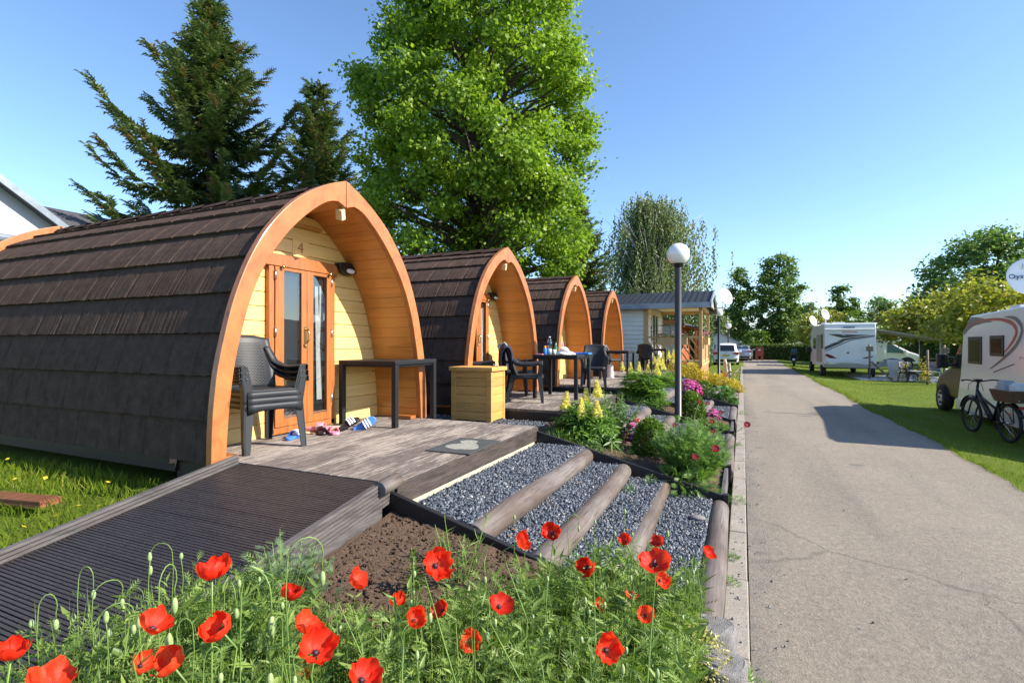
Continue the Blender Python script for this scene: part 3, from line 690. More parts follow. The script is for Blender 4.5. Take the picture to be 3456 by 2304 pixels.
# double door: y from -.40 to .51 in the pod frame
D0, D1, DB, DT = -.40, .512, .03, 1.86
fr = MB(); X0, X1 = -.668, -.612
fr.box(X0, X1, D0, D0+.062, DB, DT-.12); fr.box(X0, X1, D1-.062, D1, DB, DT-.12); fr.box(X0, X1, D0, D1, DB-.01, DB+.055)
fr.prism([(D0-.06,DT-.12),(D1+.03,DT-.12),(D1+.045,DT-.06),(D1+.01,DT-.005),(D1-.03,DT+.005),(D0-.04,DT+.005),(D0-.075,DT-.04)], X0, X1+.012, 'x')
fr.build('door_frame', MT['door'], pod, bev=.006)
for k, (a, b, pa, pb) in enumerate(((D0+.068, .083, -.222, .008), (.087, D1-.068, .175, .378))):
    d = thing('door_leaf', None, None, (0,0,0)); d.parent = pod
    del_ = MB(); x0, x1 = -.660, -.603; z0, z1 = DB+.06, DT-.125; pz0, pz1 = .195, 1.70
    del_.box(x0, x1, a, pa, z0, z1); del_.box(x0, x1, pb, b, z0, z1); del_.box(x0, x1-.002, pa, pb, z0, pz0); del_.box(x0, x1-.002, pa, pb, pz1, z1)
    del_.build('leaf_frame', MT['door'], d, bev=.005)
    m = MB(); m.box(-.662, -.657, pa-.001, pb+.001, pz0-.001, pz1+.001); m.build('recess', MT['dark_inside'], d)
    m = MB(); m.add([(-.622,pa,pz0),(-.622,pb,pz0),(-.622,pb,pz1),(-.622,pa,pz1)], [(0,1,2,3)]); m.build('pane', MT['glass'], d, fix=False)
    m = MB(); m.box(-.603, -.598, pa, pb, pz0-.012, pz0-.002); m.build('drip_bar', MT['steel'], d)
    if k == 1:
        m = MB(); n = 26
        rows = []
        for zz in range(13):
            t = zz/12; w = .042+.034*t; z = .32+1.27*(1-t); rows.append([(-.642+.008*math.sin(3.5*PI*q/n*2), pa+.055+(.05*t)+w*q/n*1.0-.02*t, z) for q in range(n+1)])
        m.grid(rows); rows = []
        for zz in range(13):
            t = zz/12; z = .55+1.05*(1-t); rows.append([(-.640+.006*math.sin(9*q/n), pa+.125-.05*t*t+.022*q/n, z) for q in range(n+1)])
        m.grid(rows); m.build('curtain', MT['curtain'], d, fix=False)
    for z in (.28, 1.02, 1.60):
        m = MB(); y = a-.004 if k == 0 else b+.004; m.tube([(-.598, y, z), (-.598, y, z+.095)], .010, 8); m.build('hinge', MT['steel'], d)
    if k == 0:
        m = MB(); yh = .055; m.box(-.603,-.596, yh-.016, yh+.016, .90, 1.13)
        m.tube([(-.598,yh,1.1),(-.56,yh,1.1),(-.552,yh+.012,1.05),(-.553,yh+.005,.99),(-.56,yh-.015,.95)], [.011,.011,.010,.009,.008], 8)
        m.ball((-.596, yh, .925), .014, 10); m.build('handle', MT['steel'] if False else MT['brass'], d)
    m = MB(); yk = (-.26 if k == 0 else .405); m.lathe([(.014,0),(.012,.018),(.02,.03),(.017,.042),(0,.045)], 12, (-.603, yk, 1.735), Matrix(((0,0,1),(0,1,0),(-1,0,0)))); m.build('stop_knob', MT['brass'], d)
    d.name = 'door_leaf'
# number plate with the 4
m = MB(); m.box(-.669, -.664, -.06, .155, 1.885, 2.075); pl = m.build('number_plate', MT['frontwall'], pod, bev=.003)
m = MB(); m.box(-.668, -.658, -.06, .155, 1.874, 1.885); m.build('plate_edge', MT['door'], pl)
text('digit', '4', .17, axes((0,1,0), (0,0,1), (1,0,0), (-.6635, .05, 1.98)), MT['trim'], pl)
# bulkhead lamp, apex light, hooks
lm = MB(); M_ = Matrix(((0,0,1),(1,0,0),(0,1,0)))
prof = [(.172*math.cos(a)+.73, 1.885+.03*math.sin(a)) if a < PI else (.172*math.cos(a)+.73, 1.885+.115*math.sin(a)) for a in [2*PI*q/28 for q in range(28)]]
lm.prism(prof, -.668, -.585, 'x'); wl = lm.build('wall_lamp', MT['black_plastic'], pod, bev=.02)
m = MB(); m.ball((-.60, .75, 1.815), .06, 14, 0, (.8,1.35,.55)); m.build('lens', MT['milk'], wl)
m = MB(); M3 = Matrix.Rotation(.45, 3, 'X') @ Matrix.Rotation(.3, 3, 'Y')
for dx_ in (0,): m.add([tuple(Vector((-.05,.0,2.27))+M3 @ Vector(p)) for p in [(-.05,-.03,-.05),(.03,-.03,-.05),(.03,.03,-.05),(-.05,.03,-.05),(-.05,-.03,.06),(.03,-.03,.06),(.03,.03,.06),(-.05,.03,.06)]], [(0,3,2,1),(4,5,6,7),(0,1,5,4),(1,2,6,5),(2,3,7,6),(3,0,4,7)])
m.build('apex_light', MT['bulb_box'], pod, bev=.006)
for y in (-.46, .555):
    m = MB(); m.tube([(-.668,y,1.735),(-.64,y,1.735),(-.62,y+.02,1.735)], .007, 8); m.ball((-.615,y,1.735), .022, 12); m.build('door_hook', MT['brass'], pod)
m = MB(); m.box(-.66,-.60, -.30, .30, 2.2, 2.235); m.build('tie_beam', MT['lining'], pod)
m = MB(); m.box(-.30,-.03, 1.19,1.30, .008,.05); m.box(-.30,-.03,-1.31,-1.19,.008,.05); m.build('foot_block', MT['door'], pod, bev=.004)
for i in (1, 2, 3):
    c = dup(pod, (-3.72, PODY[i], .725), 0, pod_lab[i], skip=('digit',))
# ---------------------------------------------------------------- chairs and tables
DZ = .731
def make_chair(label, group):
    t = thing('garden_chair', label, 'chair', (0,0,0), 0, group)
    # local: faces +x, width along y
    m = MB(); R = []
    for i in range(9):
        u = i/8; x = -.24+.50*u; hw = .215+.03*u
        R.append([(x, hw*(2*j/8-1), .425+.012*u-.018*math.sin(PI*j/8)*math.sin(PI*min(1,u*1.1))-(.012 if i == 8 else 0)) for j in range(9)])
    m.grid(R); 
    m.grid([[(x, y, z) for x, y, z in R[8]], [(p[0]+.012, p[1], p[2]-.02) for p in R[8]], [(p[0]+.006, p[1], p[2]-.06-.03*abs(2*j/8-1)**3) for j, p in enumerate(R[8])]])
    for sg in (-1, 1):
        e = [r[0] if sg < 0 else r[-1] for r in R]; m.grid([e, [(p[0], p[1]+sg*.012, p[2]-.02) for p in e], [(p[0], p[1]+sg*.012, p[2]-.055) for p in e]])
    o = m.build('seat', MT['char'], t, fix=False); s_ = o.modifiers.new('solid', 'SOLIDIFY'); s_.thickness = .008
    # backrest
    def bp(u, v):   # u across -1..1, v up 0..1
        hw = .225+.02*v-.012*v*v; x = -.235-.11*v-.02*v*v+.085*u*u*(1-.35*v); z = .42+.50*v-.035*u*u*v**3
        return Vector((x, u*hw, z))
    m = MB(); nu, nv = 12, 14
    m.grid([[bp(2*j/nu-1, i/nv) for j in range(nu+1)] for i in range(nv+1)])
    o = m.build('backrest', [MT['char'], MT['weave']], t, fix=False); s_ = o.modifiers.new('solid', 'SOLIDIFY'); s_.thickness = .016; s_.offset = 0
    k = 0
    for i in range(nv):
        for j in range(nu):
            if 2 <= j < nu-2 and 1 <= i < nv-2: o.data.polygons[k].material_index = 1
            k += 1
    for sg in (-1, 1):
        m = MB(); path = []
        for (u, v) in ((.86, .80), (.95, .66), (1.04, .52)): p = bp(sg*u, v); path.append((p.x+.01, p.y, p.z))
        path += [(-.16, sg*.285, .635), (-.05, sg*.298, .618), (.09, sg*.300, .625), (.22, sg*.292, .64), (.265, sg*.285, .642)]
        P = [Vector(p) for p in path]; sm_ = []
        for a in range(len(P)-1):
            for q in range(3): sm_.append(P[a].lerp(P[a+1], q/3))
        sm_.append(P[-1]); ws = [.05+.012*math.sin(PI*i/(len(sm_)-1)) for i in range(len(sm_))]
        rows = []
        for i, p in enumerate(sm_):
            w = ws[i]/2; rows.append([(p.x, p.y-w, p.z-.014), (p.x, p.y-w, p.z), (p.x, p.y, p.z+.007), (p.x, p.y+w, p.z), (p.x, p.y+w, p.z-.014)])
        m.grid(rows)
        m.grid([[rows[i][4 if sg > 0 else 0], (rows[i][0][0], rows[i][4 if sg > 0 else 0][1], rows[i][0][2]-.03*min(1, i/6))] for i in range(len(rows))])
        o = m.build('armrest', MT['char'], t, fix=False); s_ = o.modifiers.new('solid', 'SOLIDIFY'); s_.thickness = .006
        # front leg, an angle section that carries the arm, then rear leg
        m = MB()
        for (zz0, zz1, x0, x1, y0, y1, w0, w1) in ((0,.42,.285,.255,.275,.255,.045,.075), (.42,.645,.255,.262,.255,.288,.075,.052)):
            for (ax, ay) in ((1,0),(0,1)):
                b = []; tt = []
                for (z, x, y, w, out) in ((zz0,x0,y0,w0,b), (zz1,x1,y1,w1,tt)):
                    if ax: q = [(x-w, sg*(y)), (x, sg*y), (x, sg*(y+.009)), (x-w, sg*(y+.009))]
                    else: q = [(x-.009, sg*(y-w)), (x, sg*(y-w)), (x, sg*y), (x-.009, sg*y)]
                    if sg < 0: q = q[::-1]
                    out += [(px, py, z) for px, py in q]
                m.hexa(b, tt)
        m.build('leg', MT['char'], t, bev=.004)
        m = MB()
        for (ax, ay) in ((1,0),(0,1)):
            b = []; tt = []
            for (z, x, y, w, out) in ((0,-.335,.25,.04,b), (.44,-.245,.222,.075,tt)):
                if ax: q = [(x, sg*y), (x+w, sg*y), (x+w, sg*(y+.009)), (x, sg*(y+.009))]
                else: q = [(x, sg*(y-w)), (x+.009, sg*(y-w)), (x+.009, sg*y), (x, sg*y)]
                if sg < 0: q = q[::-1]
                out += [(px, py, z) for px, py in q]
            m.hexa(b, tt)
        m.build('leg', MT['char'], t, bev=.004)
    return t
G1 = 'dark plastic armchairs stacked at the first pod'
st = make_chair('lowest armchair of the stack under the first arch', G1); st.location = (-4.02, 3.37, DZ); st.rotation_euler = (0,0,-.24)
dup(st, (-4.025, 3.37, DZ+.052), -.24, 'middle armchair of the stack under the first arch', G1)
dup(st, (-4.03, 3.37, DZ+.104), -.24, 'topmost armchair of the stack under the first arch, its woven back exposed', G1)
G2 = 'dark plastic armchairs standing on the decks'
for (x, y, a, lab) in ((-3.22, 7.78, .36, 'dark armchair with a navy jacket over its back, behind the wooden box'),
                       (-3.78, 8.72, .05, 'dark armchair on the door side of the table with the water bottle'),
                       (-4.02, 7.62, .5, 'dark armchair by the second door, only its arm showing left of the navy jacket'),
                       (-3.0, 11.15, -1.35, 'dark armchair behind the blue tray, its woven back facing the table'),
                       (-3.95, 16.6, -.5, 'sunlit armchair shining pale against the last orange arch'),
                       (-2.95, 17.75, 1.5, 'black armchair turned away, above the yellow lupins')):
    dup(st, (x, y, DZ), a, lab, G2)
def make_table(label, w, d, loc, rz=0):
    t = thing('garden_table', label, 'table', loc, rz, 'dark woven plastic tables on the decks'); H = .748
    m = MB(); m.box(-w/2, w/2, -d/2, d/2, H-.05, H); m.box(-w/2+.02, w/2-.02, -d/2+.02, d/2-.02, H-.075, H-.05); m.build('tabletop', MT['rattan'], t, bev=.008)
    for sx in (-1, 1):
        for sy in (-1, 1):
            m = MB(); x, y = sx*(w/2-.032), sy*(d/2-.032); m.box(x-.03, x+.03, y-.03, y+.03, 0, H-.05); m.build('leg', MT['rattan'], t, bev=.006)
    return t
make_table('bare dark woven table beside the nearest pod door', .80, .88, (-3.93, 5.13, DZ), .03)
make_table('dark table carrying the water bottle, white bag and blue tray', .80, .84, (-2.90, 8.66, DZ), .0)
make_table('bare dark table before the last pod, above the white bag', .78, .84, (-3.06, 13.72, DZ), .0)
make_table('dark table behind the turned black chair, at the mobile home porch', .78, .8, (-2.75, 18.45, DZ), .0)
# navy jacket over the back of the chair
jk = thing('jacket', 'navy blue jacket hung over the armchair behind the wooden box', 'jacket', (-3.22, 7.78, DZ), .36)
m = MB(); rows = []
prof = [(-.275,.52),(-.268,.66),(-.275,.80),(-.30,.905),(-.345,.945),(-.40,.92),(-.425,.80),(-.42,.66),(-.405,.50),(-.40,.38)]
rr = random.Random(3); n = 22
for k, (x, z) in enumerate(prof):
    rows.append([(x+.085*(2*j/n-1)**2*(.6)+.014*math.sin(j*1.3+k*.5)-.02*(j < n*.35)*(k > 5), -.02+.26*(2*j/n-1)*(1 if k < 5 else 1.02+.03*(k-5)), z+.014*math.sin(j*.9+k)-(.04*abs(2*j/n-1) if k not in (0, 9) else .02*math.sin(j*2))) for j in range(n+1)])
m.grid(rows); o = m.build('body_cloth', MT['darkblue'], jk, fix=False); q = o.modifiers.new('s', 'SOLIDIFY'); q.thickness = .014; q = o.modifiers.new('ss', 'SUBSURF'); q.levels = q.render_levels = 1
m = MB(); m.tube([(-.37,.20,.93),(-.42,.26,.80),(-.43,.28,.62),(-.41,.27,.45),(-.39,.26,.36)], [.05,.06,.058,.052,.045], 12)
m.build('sleeve', MT['darkblue'], jk)
m = MB(); m.tube([(-.30,-.22,.91),(-.345,-.2,.965),(-.40,-.18,.93)], .006, 6); m.build('piping', MT['whiteplain'], jk)
# table clutter
TZ = DZ+.748
b = thing('water_bottle', 'tall clear plastic water bottle with a blue label on the table', 'bottle', (-3.08, 8.50, TZ))
rib = [(.038,0),(.043,.006)]
for q in range(7): rib += [(.043,.012+.014*q),(.040,.019+.014*q)]
rib += [(.043,.115),(.043,.18),(.044,.21),(.036,.25),(.020,.28),(.014,.29),(.014,.298)]
m = MB(); m.lathe(rib, 18); m.build('bottle_body', MT['clear'], b)
m = MB(); m.lathe([(.036,.002),(.039,.10)], 14); m.build('water', MT['water'], b)
m = MB(); m.lathe([(.0438,.17),(.0438,.218)], 18); m.build('label_band', MT['bluestripe'], b)
m = MB(); m.lathe([(.016,.294),(.016,.312),(.0,.312)], 14); m.build('cap', MT['whiteplain'], b)
b = thing('sunscreen_bottle', 'small blue sunscreen bottle with an orange cap on the table', 'bottle', (-3.135, 8.42, TZ))
m = MB(); m.lathe([(.026,0),(.028,.01),(.028,.10),(.018,.115)], 16); m.build('bottle_body', MT['blueplastic'], b)
m = MB(); m.lathe([(.019,.112),(.021,.118),(.02,.15),(0,.153)], 14); m.build('cap', MT['orangeplastic'], b)
b = thing('glass_bottle', 'green glass bottle behind the white bag on the table', 'bottle', (-3.06, 8.76, TZ))
m = MB(); m.lathe([(.03,0),(.033,.01),(.033,.10),(.016,.16),(.013,.20)], 16); m.build('bottle_body', MT['greenglass'], b)
m = MB(); m.lathe([(.0145,.197),(.0145,.216),(0,.216)], 12); m.build('cap', MT['greenglass'], b)
b = thing('squeeze_bottle', 'slim pink and white bottle standing between the bag and the third pod', 'bottle', (-2.99, 8.93, TZ))
m = MB(); m.lathe([(.018,0),(.020,.02),(.016,.06),(.019,.09),(.014,.13),(.017,.16),(.010,.20),(.007,.235)], 14); m.build('bottle_body', MT['pink'], b)
m = MB(); m.lathe([(.0205,.02),(.0205,.035)], 12); m.lathe([(.0185,.105),(.0185,.12)], 12); m.build('label_band', MT['whiteplain'], b)
m = MB(); m.lathe([(.027,0),(.034,.088),(.0315,.088),(.025,.004),(0,.004)], 18); o = m.build('paper_cup', MT['whiteplain']); o.location = (-2.945, 8.36, TZ); tag(o, 'small white paper cup at the front edge of the table', 'cup')
m = MB(); rr = random.Random(8); rows = []
for k in range(9):
    t = k/8; rad = (1-t)**.65
    rows.append([(.17*rad*math.cos(a)*(1+.13*math.sin(3*a+k))+.06*t*math.cos(2.2), .12*rad*math.sin(a)*(1+.15*math.sin(4*a+1.3*k)), .11*t*(1+.3*math.sin(2*a+k))+.002) for a in [2*PI*q/22 for q in range(23)]])
m.grid(rows, sm=False); o = m.build('plastic_bag', MT['whiteplain'], fix=False); o.location = (-2.83, 8.62, TZ); tag(o, 'crumpled white plastic bag heaped on the table', 'bag')
m = MB(); m.box(-.17,.17,-.12,.12,0,.008); m.box(-.17,.17,-.12,-.105,.008,.03); m.box(-.17,.17,.105,.12,.008,.03); m.box(.155,.17,-.105,.105,.008,.03); m.box(-.17,-.155,-.105,.105,.008,.03)
o = m.build('serving_tray', MT['blueplastic'], bev=.003); o.location = (-2.62, 8.86, TZ); tag(o, 'bright blue plastic tray on the right end of the table', 'tray')
m = MB(); m.box(-.06,.06,-.035,.035,0,.012); m.box(-.045,.045,-.025,.025,.012,.014)
o = m.build('playing_card_box', MT['pink'], bev=.002); o.location = (-3.2, 8.33, TZ); tag(o, 'flat pinkish red packet at the left front edge of the table', 'packet')
wb = MB(); rows = []
for k in range(8):
    t = k/7; rows.append([(.10*(1-.25*t)*math.cos(a)*(1+.1*math.sin(3*a+k)), .07*(1-.3*t)*math.sin(a), .36*t+.01*math.sin(5*a+k)) for a in [2*PI*q/16 for q in range(17)]])
wb.grid(rows); o = wb.build('carrier_bag', MT['whiteplain'], fix=False); o.location = (-3.30, 13.95, DZ); tag(o, 'white carrier bag standing on the deck under the bare table', 'bag')
# sandals
def slide(name, lab, sole, strap, loc, rz, stripes=True, rot=None):
    t = thing(name, lab, 'sandal', loc, rz, 'slide sandals by the first door')
    m = MB(); outl = [(-.135,0),(-.125,.03),(-.06,.038),(.02,.042),(.09,.05),(.125,.035),(.14,0),(.125,-.034),(.08,-.046),(.0,-.036),(-.07,-.034),(-.125,-.026)]
    m.prism(outl, 0, .03, 'z'); m.build('sole', MT[sole], t, bev=.008)
    def sp(i, a): return (.03+i, .052*math.cos(a), .022+.058*math.sin(a))
    m = MB(); m.grid([[sp(.045*(2*i/8-1)*(1-.1*math.sin(a)), a) for a in [PI*j/12 for j in range(13)]] for i in range(9)]); o = m.build('strap', MT[strap], t, fix=False); s_ = o.modifiers.new('s', 'SOLIDIFY'); s_.thickness = .006
    if stripes:
        for q in (-.028, 0, .028):
            m = MB(); m.grid([[(sp(q+.008*(2*i-1), a)[0], 1.09*sp(q, a)[1], .022+.0625*math.sin(a)) for a in [PI*(.08+.84*j/12) for j in range(13)]] for i in range(2)]); m.build('stripe', MT['whiteplain'], o, fix=False)
    if rot: t.rotation_euler = rot
    return t
slide('slide_sandal', 'blue slide sandal with white stripes lying flat by the chair stack', 'bluerub', 'bluerub', (-4.08, 3.80, DZ), 1.95)
slide('slide_sandal', 'pink slide sandal lying nearest the door', 'pink', 'pink', (-4.16, 4.20, DZ+.02), .4, False)
slide('slide_sandal', 'pink slide sandal farther from the door, upright toe towards the deck', 'pink', 'pink', (-3.93, 4.17, DZ), -.5, False)
slide('slide_sandal', 'dark slide sandal with pale stripes between the two pink ones', 'black_plastic', 'black_plastic', (-4.03, 4.12, DZ), 2.5)
slide('slide_sandal', 'dark striped slide sandal tipped up against the table leg', 'black_plastic', 'black_plastic', (-3.93, 4.42, DZ+.045), 0, True, (.3, -.45, 1.1))
slide('slide_sandal', 'blue slide sandal standing on its side, sole showing', 'bluerub', 'bluerub', (-3.80, 4.52, DZ+.05), 0, True, (1.45, -.5, .75))
m = MB(); m.grid([[(-4.33+.27*i/8+.02*math.sin(j), 4.02+.52*j/12+.03*i/8, DZ+.004+.006*math.sin(i*1.1+j*.8)**2) for j in range(13)] for i in range(9)]); o = m.build('floor_cloth', MT['beige'], fix=False); tag(o, 'beige cloth lying flat at the threshold behind the sandals', 'cloth')
# wooden box
bx = thing('wooden_box', 'new pale timber storage box with a lid, on the gravel past the first deck', 'box', (-3.775, 6.33, .585)); W, D, H = .635, .44, .76
for nm, args in (('front_panel', (.03,W-.03,.008,.028)), ('back_panel', (.03,W-.03,D-.028,D-.008))):
    m = MB()
    for q in range(6): m.box(args[0], args[1], args[2], args[3], .02+.118*q, .02+.118*q+.114)
    m.build(nm, MT['boxwood'], bx, bev=.002)
for x0 in (.008, W-.028):
    m = MB()
    for q in range(6): m.box(x0, x0+.02, .03, D-.03, .02+.118*q, .02+.118*q+.114)
    m.build('side_panel', MT['boxwood'], bx, bev=.002)
for x in (0, W-.075):
    for y in (0, D-.045): m = MB(); m.box(x, x+.075, y-.004, y+.049, 0, H-.03); m.build('corner_post', MT['boxwood'], bx, bev=.003)
m = MB()
for q in range(4): m.box(-.02, W+.02, -.025+.1235*q, -.025+.1235*q+.121, H-.03, H-.002)
m.box(-.022, W+.022, -.03, -.026, H-.055, H-.002); m.box(W+.021, W+.025, -.03, D+.024, H-.055, H-.002)
lid = m.build('lid', MT['boxwood'], bx, bev=.003)
m = MB(); m.tube([(W*.78,D*.8,H),(W*.78,D*.8,H+.03),(W*.86,D*.8,H+.03),(W*.86,D*.8,H)], .007, 8); m.box(W*.74,W*.9,D*.74,D*.86,H-.002,H+.006); m.build('latch', MT['steel'], lid)
# loose plank on the grass and globe lamps
pk = thing('decking_plank', 'reddish ribbed decking plank lying on the grass left of the ramp', 'plank', (-5.15, 2.02, .49), .2)
m = MB()
for q in range(6): m.box(-.9,.45,-.075+.025*q,-.075+.025*q+.019,0,.03)
m.box(-.9,.45,-.075,.073,-.02,.02); m.build('boards', MT['plank'], pk)
def lamp(loc, lab, hz=3.28, r=.20):
    t = thing('globe_lamp', lab, 'street lamp', loc, 0, 'white globe lamps along the lane'); h = hz-loc[2]
    m = MB(); m.lathe([(.075,-.1),(.075,.05),(.062,.06),(.060,h-.26),(.058,h-.22)], 20); m.build('post', MT['lamppost'], t)
    m = MB(); m.lathe([(.06,h-.24),(.085,h-.225),(.085,h-.185),(.11,h-.175),(.11,h-.16)], 20); m.build('collar', MT['black_plastic'], t)
    m = MB(); m.ball((0,0,h), r, 32); m.build('globe', MT['milk'], t)
lamp((-1.06, 9.72, .32), 'nearest tall lamp with a white globe, rising from the flower bed')
lamp((-1.05, 26.9, .02), 'second globe lamp, in front of the white estate car', 3.14)
lamp((-1.05, 45.5, .0), 'farthest and smallest globe lamp, behind the white estate car', 3.06, .23)
# concrete palisade stones at the corner of the poppy bed
for k, (x, y, r_, z) in enumerate(((-.13,2.60,.105,.36),(-.09,2.38,.11,.33),(-.07,2.15,.11,.30),(-.06,1.92,.11,.28))):
    m = MB(); n = 16; rows = []
    for zz in (-.1, z-.05, z-.012, z): rows.append([(x+(r_*(.9 if zz == z else 1))*math.cos(a)*(1+.02*math.sin(5*a)), y+(r_*(.9 if zz == z else 1))*math.sin(a), zz+.006*math.sin(3*a+k)) for a in [2*PI*q/n for q in range(n+1)]])
    m.grid(rows); m.add([rows[-1][q] for q in range(n)], [tuple(range(n))])
    o = m.build('palisade_stone', MT['stone']); tag(o, ['rough round concrete palisade block against the log end', 'second concrete palisade block from the log end, under cream sedum', 'third concrete palisade block along the kerb', 'concrete palisade block nearest the bottom edge'][k], 'edging stone', 'concrete palisade blocks of the poppy bed')
# ---------------------------------------------------------------- vegetation helpers
A_ = np.array
def spray_leaves(centers, rad, per, size, tv_tf, up=.5, flat=.7, tint_c=None, out=None):
    N = len(centers); c = np.repeat(centers, per, 0); rad = np.broadcast_to(np.asarray(rad, float), (N,))
    off = rng.normal(0, .5, (N*per, 3))*np.repeat(rad, per)[:, None]; off[:, 2] *= flat
    n_ = nrm(off*(.6/np.maximum(np.repeat(rad, per)[:, None], .01)) + A_([0,0,up]) + rng.normal(0, .45, (N*per, 3)))
    d = rdir(N*per, -.9, .35); M_ = frames(d, n_)
    t = np.clip((np.repeat(tint_c, per) if tint_c is not None else .5) + rng.normal(0, .2, N*per), 0, 1)
    return scatter_arrays(tv_tf[0], tv_tf[1], c+off, M_, size*rng.uniform(.65, 1.25, N*per), t)
def broadleaf(name, label, loc, h, prof, nclump, per, lsize, mat, trunk=.25, group=None, crad=.9, leaf=LEAF, seed=1, fork=None, bark='bark', z0=None, up=.5, inner=.35, limbs=26, cat='tree'):
    global rng
    keep = rng; rng = np.random.default_rng(seed)
    t = thing(name, label, cat, loc, 0, group)
    zs = A_([p[0] for p in prof]); rs = A_([p[1] for p in prof])
    z = zs[0]+(zs[-1]-zs[0])*rng.random(nclump*3); R = np.interp(z, zs, rs)
    keepi = rng.random(len(z)) < (R/rs.max())**1.15; z, R = z[keepi][:nclump], R[keepi][:nclump]; n = len(z)
    a = rng.uniform(0, 2*PI, n); q = np.where(rng.random(n) < inner, rng.uniform(.15, .75, n), rng.uniform(.78, 1.04, n))
    lob = 1+.10*np.sin(3*a+z*1.1+seed)+.08*np.sin(5*a-z*1.9)
    C = np.stack([q*R*lob*np.cos(a), q*R*lob*np.sin(a), z], -1)
    tc = .25+.42*rng.random(n)+.12*q
    V, F, T = spray_leaves(C, crad*rng.uniform(.6, 1.25, n), per, lsize, leaf, up, .62, tc)
    npmesh('crown', V, F, mat, t, T)
    m = MB(); top = h*.93; fz = fork or h*.28; rr = random.Random(seed)
    pts = [(.08*math.sin(k*.8+seed)*h*.02*k, .06*math.cos(k*1.1)*h*.02*k, top*k/9) for k in range(10)]
    m.tube([(0,0,-.25)]+pts, [trunk*1.25]+[trunk*(1-.88*k/9) for k in range(10)], 10)
    for i in rr.sample(range(n), min(limbs, n)):
        c = C[i]; zb = max(fz, min(c[2]-.35*math.hypot(c[0], c[1])-.3, top*.9))
        if c[2] < fz*.8: zb = fz
        k = zb/top; rb = trunk*(1-.88*k)*.5; b = Vector((0,0,zb)); e = Vector(c); mid = b.lerp(e, .5)+Vector((rr.uniform(-.2,.2), rr.uniform(-.2,.2), .18*(e-b).length*.6))
        P = [b.lerp(mid, s_) .lerp(mid.lerp(e, s_), s_) for s_ in (0,.2,.4,.6,.8,1)]
        m.tube(P, [rb*(1-.82*j/5) for j in range(6)], 6)
    m.build('trunk', MT[bark], t, fix=False)
    rng = keep; return t
def conifer(name, label, loc, h, prof, levels, seed, group, mat, tw=.34, trunk=.3, z0=1.5, dens=1., droop=.25):
    rr = random.Random(seed); t = thing(name, label, 'tree', loc, 0, group)
    zs = [p[0] for p in prof]; rs = [p[1] for p in prof]; pos, dr, nm, sz, tn = [], [], [], [], []
    m = MB(); m.tube([(0,0,-.2),(0,0,h*.5),(0,0,h)], [trunk*1.2, trunk*.6, .03], 9)
    z = z0
    while z < h-.25:
        R = float(np.interp(z, zs, rs)); nb = 7 if R > 1 else 5; a0 = rr.uniform(0, 6.3)
        for b in range(nb):
            a = a0+2*PI*b/nb+rr.uniform(-.3, .3); L = R*rr.uniform(.5, 1.2); el = rr.uniform(-.14, .16)+.26*(z/h)
            P = []; 
            for k in range(8):
                u = k/7; rad = L*u; P.append(Vector((rad*math.cos(a), rad*math.sin(a), z+rad*math.tan(el)*.8-droop*L*math.sin(PI*u*.9)*.8+.17*L*u**3)))
            m.tube(P, [.045*(1-.85*k/7)*max(.4, L/4) for k in range(8)], 5)
            ns = max(6, int(L*9.5*dens))
            for k in range(ns):
                u = .1+.9*((k+rr.random())/ns); i = min(6, int(u*7)); f = u*7-i; p = P[i].lerp(P[i+1], f); d = (P[i+1]-P[i]).normalized()
                for sg in (-1, 1):
                    sd = d.cross(Vector((0,0,1))).normalized()*sg; w = rr.uniform(.25, 1.25)*(1-u*.65)
                    dd = (d*.85+sd*w+Vector((0,0,rr.uniform(-.55,.12)))).normalized()
                    pos.append(p+Vector((rr.gauss(0,.05), rr.gauss(0,.05), rr.gauss(0,.05)))); dr.append(dd); nm.append((rr.gauss(0,.25), rr.gauss(0,.25), 1)); sz.append(tw*rr.uniform(.7,1.35)*(1.15-.35*u)); tn.append(min(1, max(0, rr.gauss(.33+.3*u, .2))))
        z += (h-z0)/levels*rr.uniform(.7, 1.25)*(1-.35*z/h)
    m.build('trunk', MT['bark'], t, fix=False)
    v, f = [], []       # a needle spray: five slim fingers, doubled as a cross
    for i in range(9):
        y = .08+.1*i; s_ = -1 if i % 2 else 1; k = len(v); L = .36*(1-.45*i/9); zz = .09*math.sin(i*2.1)-.08
        v += [(0,y-.09,0), (0,y+.11,0), (s_*L, y+.22, zz)]; f.append((k,k+1,k+2))
    k = len(v); v += [(-.10,0,.03),(.10,0,-.03),(0,1.05,0)]; f.append((k,k+1,k+2)); k = len(v); v += [(0,0,-.07),(0,0,.07),(0,1,.0)]; f.append((k,k+1,k+2))
    scatter('crown', v, f, A_([tuple(p) for p in pos]), frames(A_([tuple(p) for p in dr]), A_(nm)), A_(sz), A_(tn), mat, t)
    return t
conifer('spruce_tree', 'tallest dark spruce at the left, its tip reaching the top of the picture', (-23.6, 16.9, .1), 18.3, [(0,6.4),(5,6.0),(9.5,4.7),(11.9,3.5),(14.1,2.2),(16.2,1.05),(18.3,.1)], 20, 5, 'dark spruces behind the pods', MT['needles'], .62, .34, 2.2, 1.0)
conifer('spruce_tree', 'smaller spruce between the tallest spruce and the big leafy tree', (-22.6, 22.8, .1), 17.0, [(0,4.4),(3,4.3),(7,3.5),(11,2.5),(14.5,1.2),(17,.15)], 18, 9, 'dark spruces behind the pods', MT['needles'], .60, .3, 2.2, 1.0)
conifer('spruce_tree', 'dark spruce half hidden at the right edge of the big leafy tree', (-8.6, 28.5, .1), 9.6, [(0,2.6),(3,2.4),(6,1.6),(9.6,.1)], 20, 14, 'dark spruces behind the pods', MT['needles'], .5, .2, 1.2, 1.1)
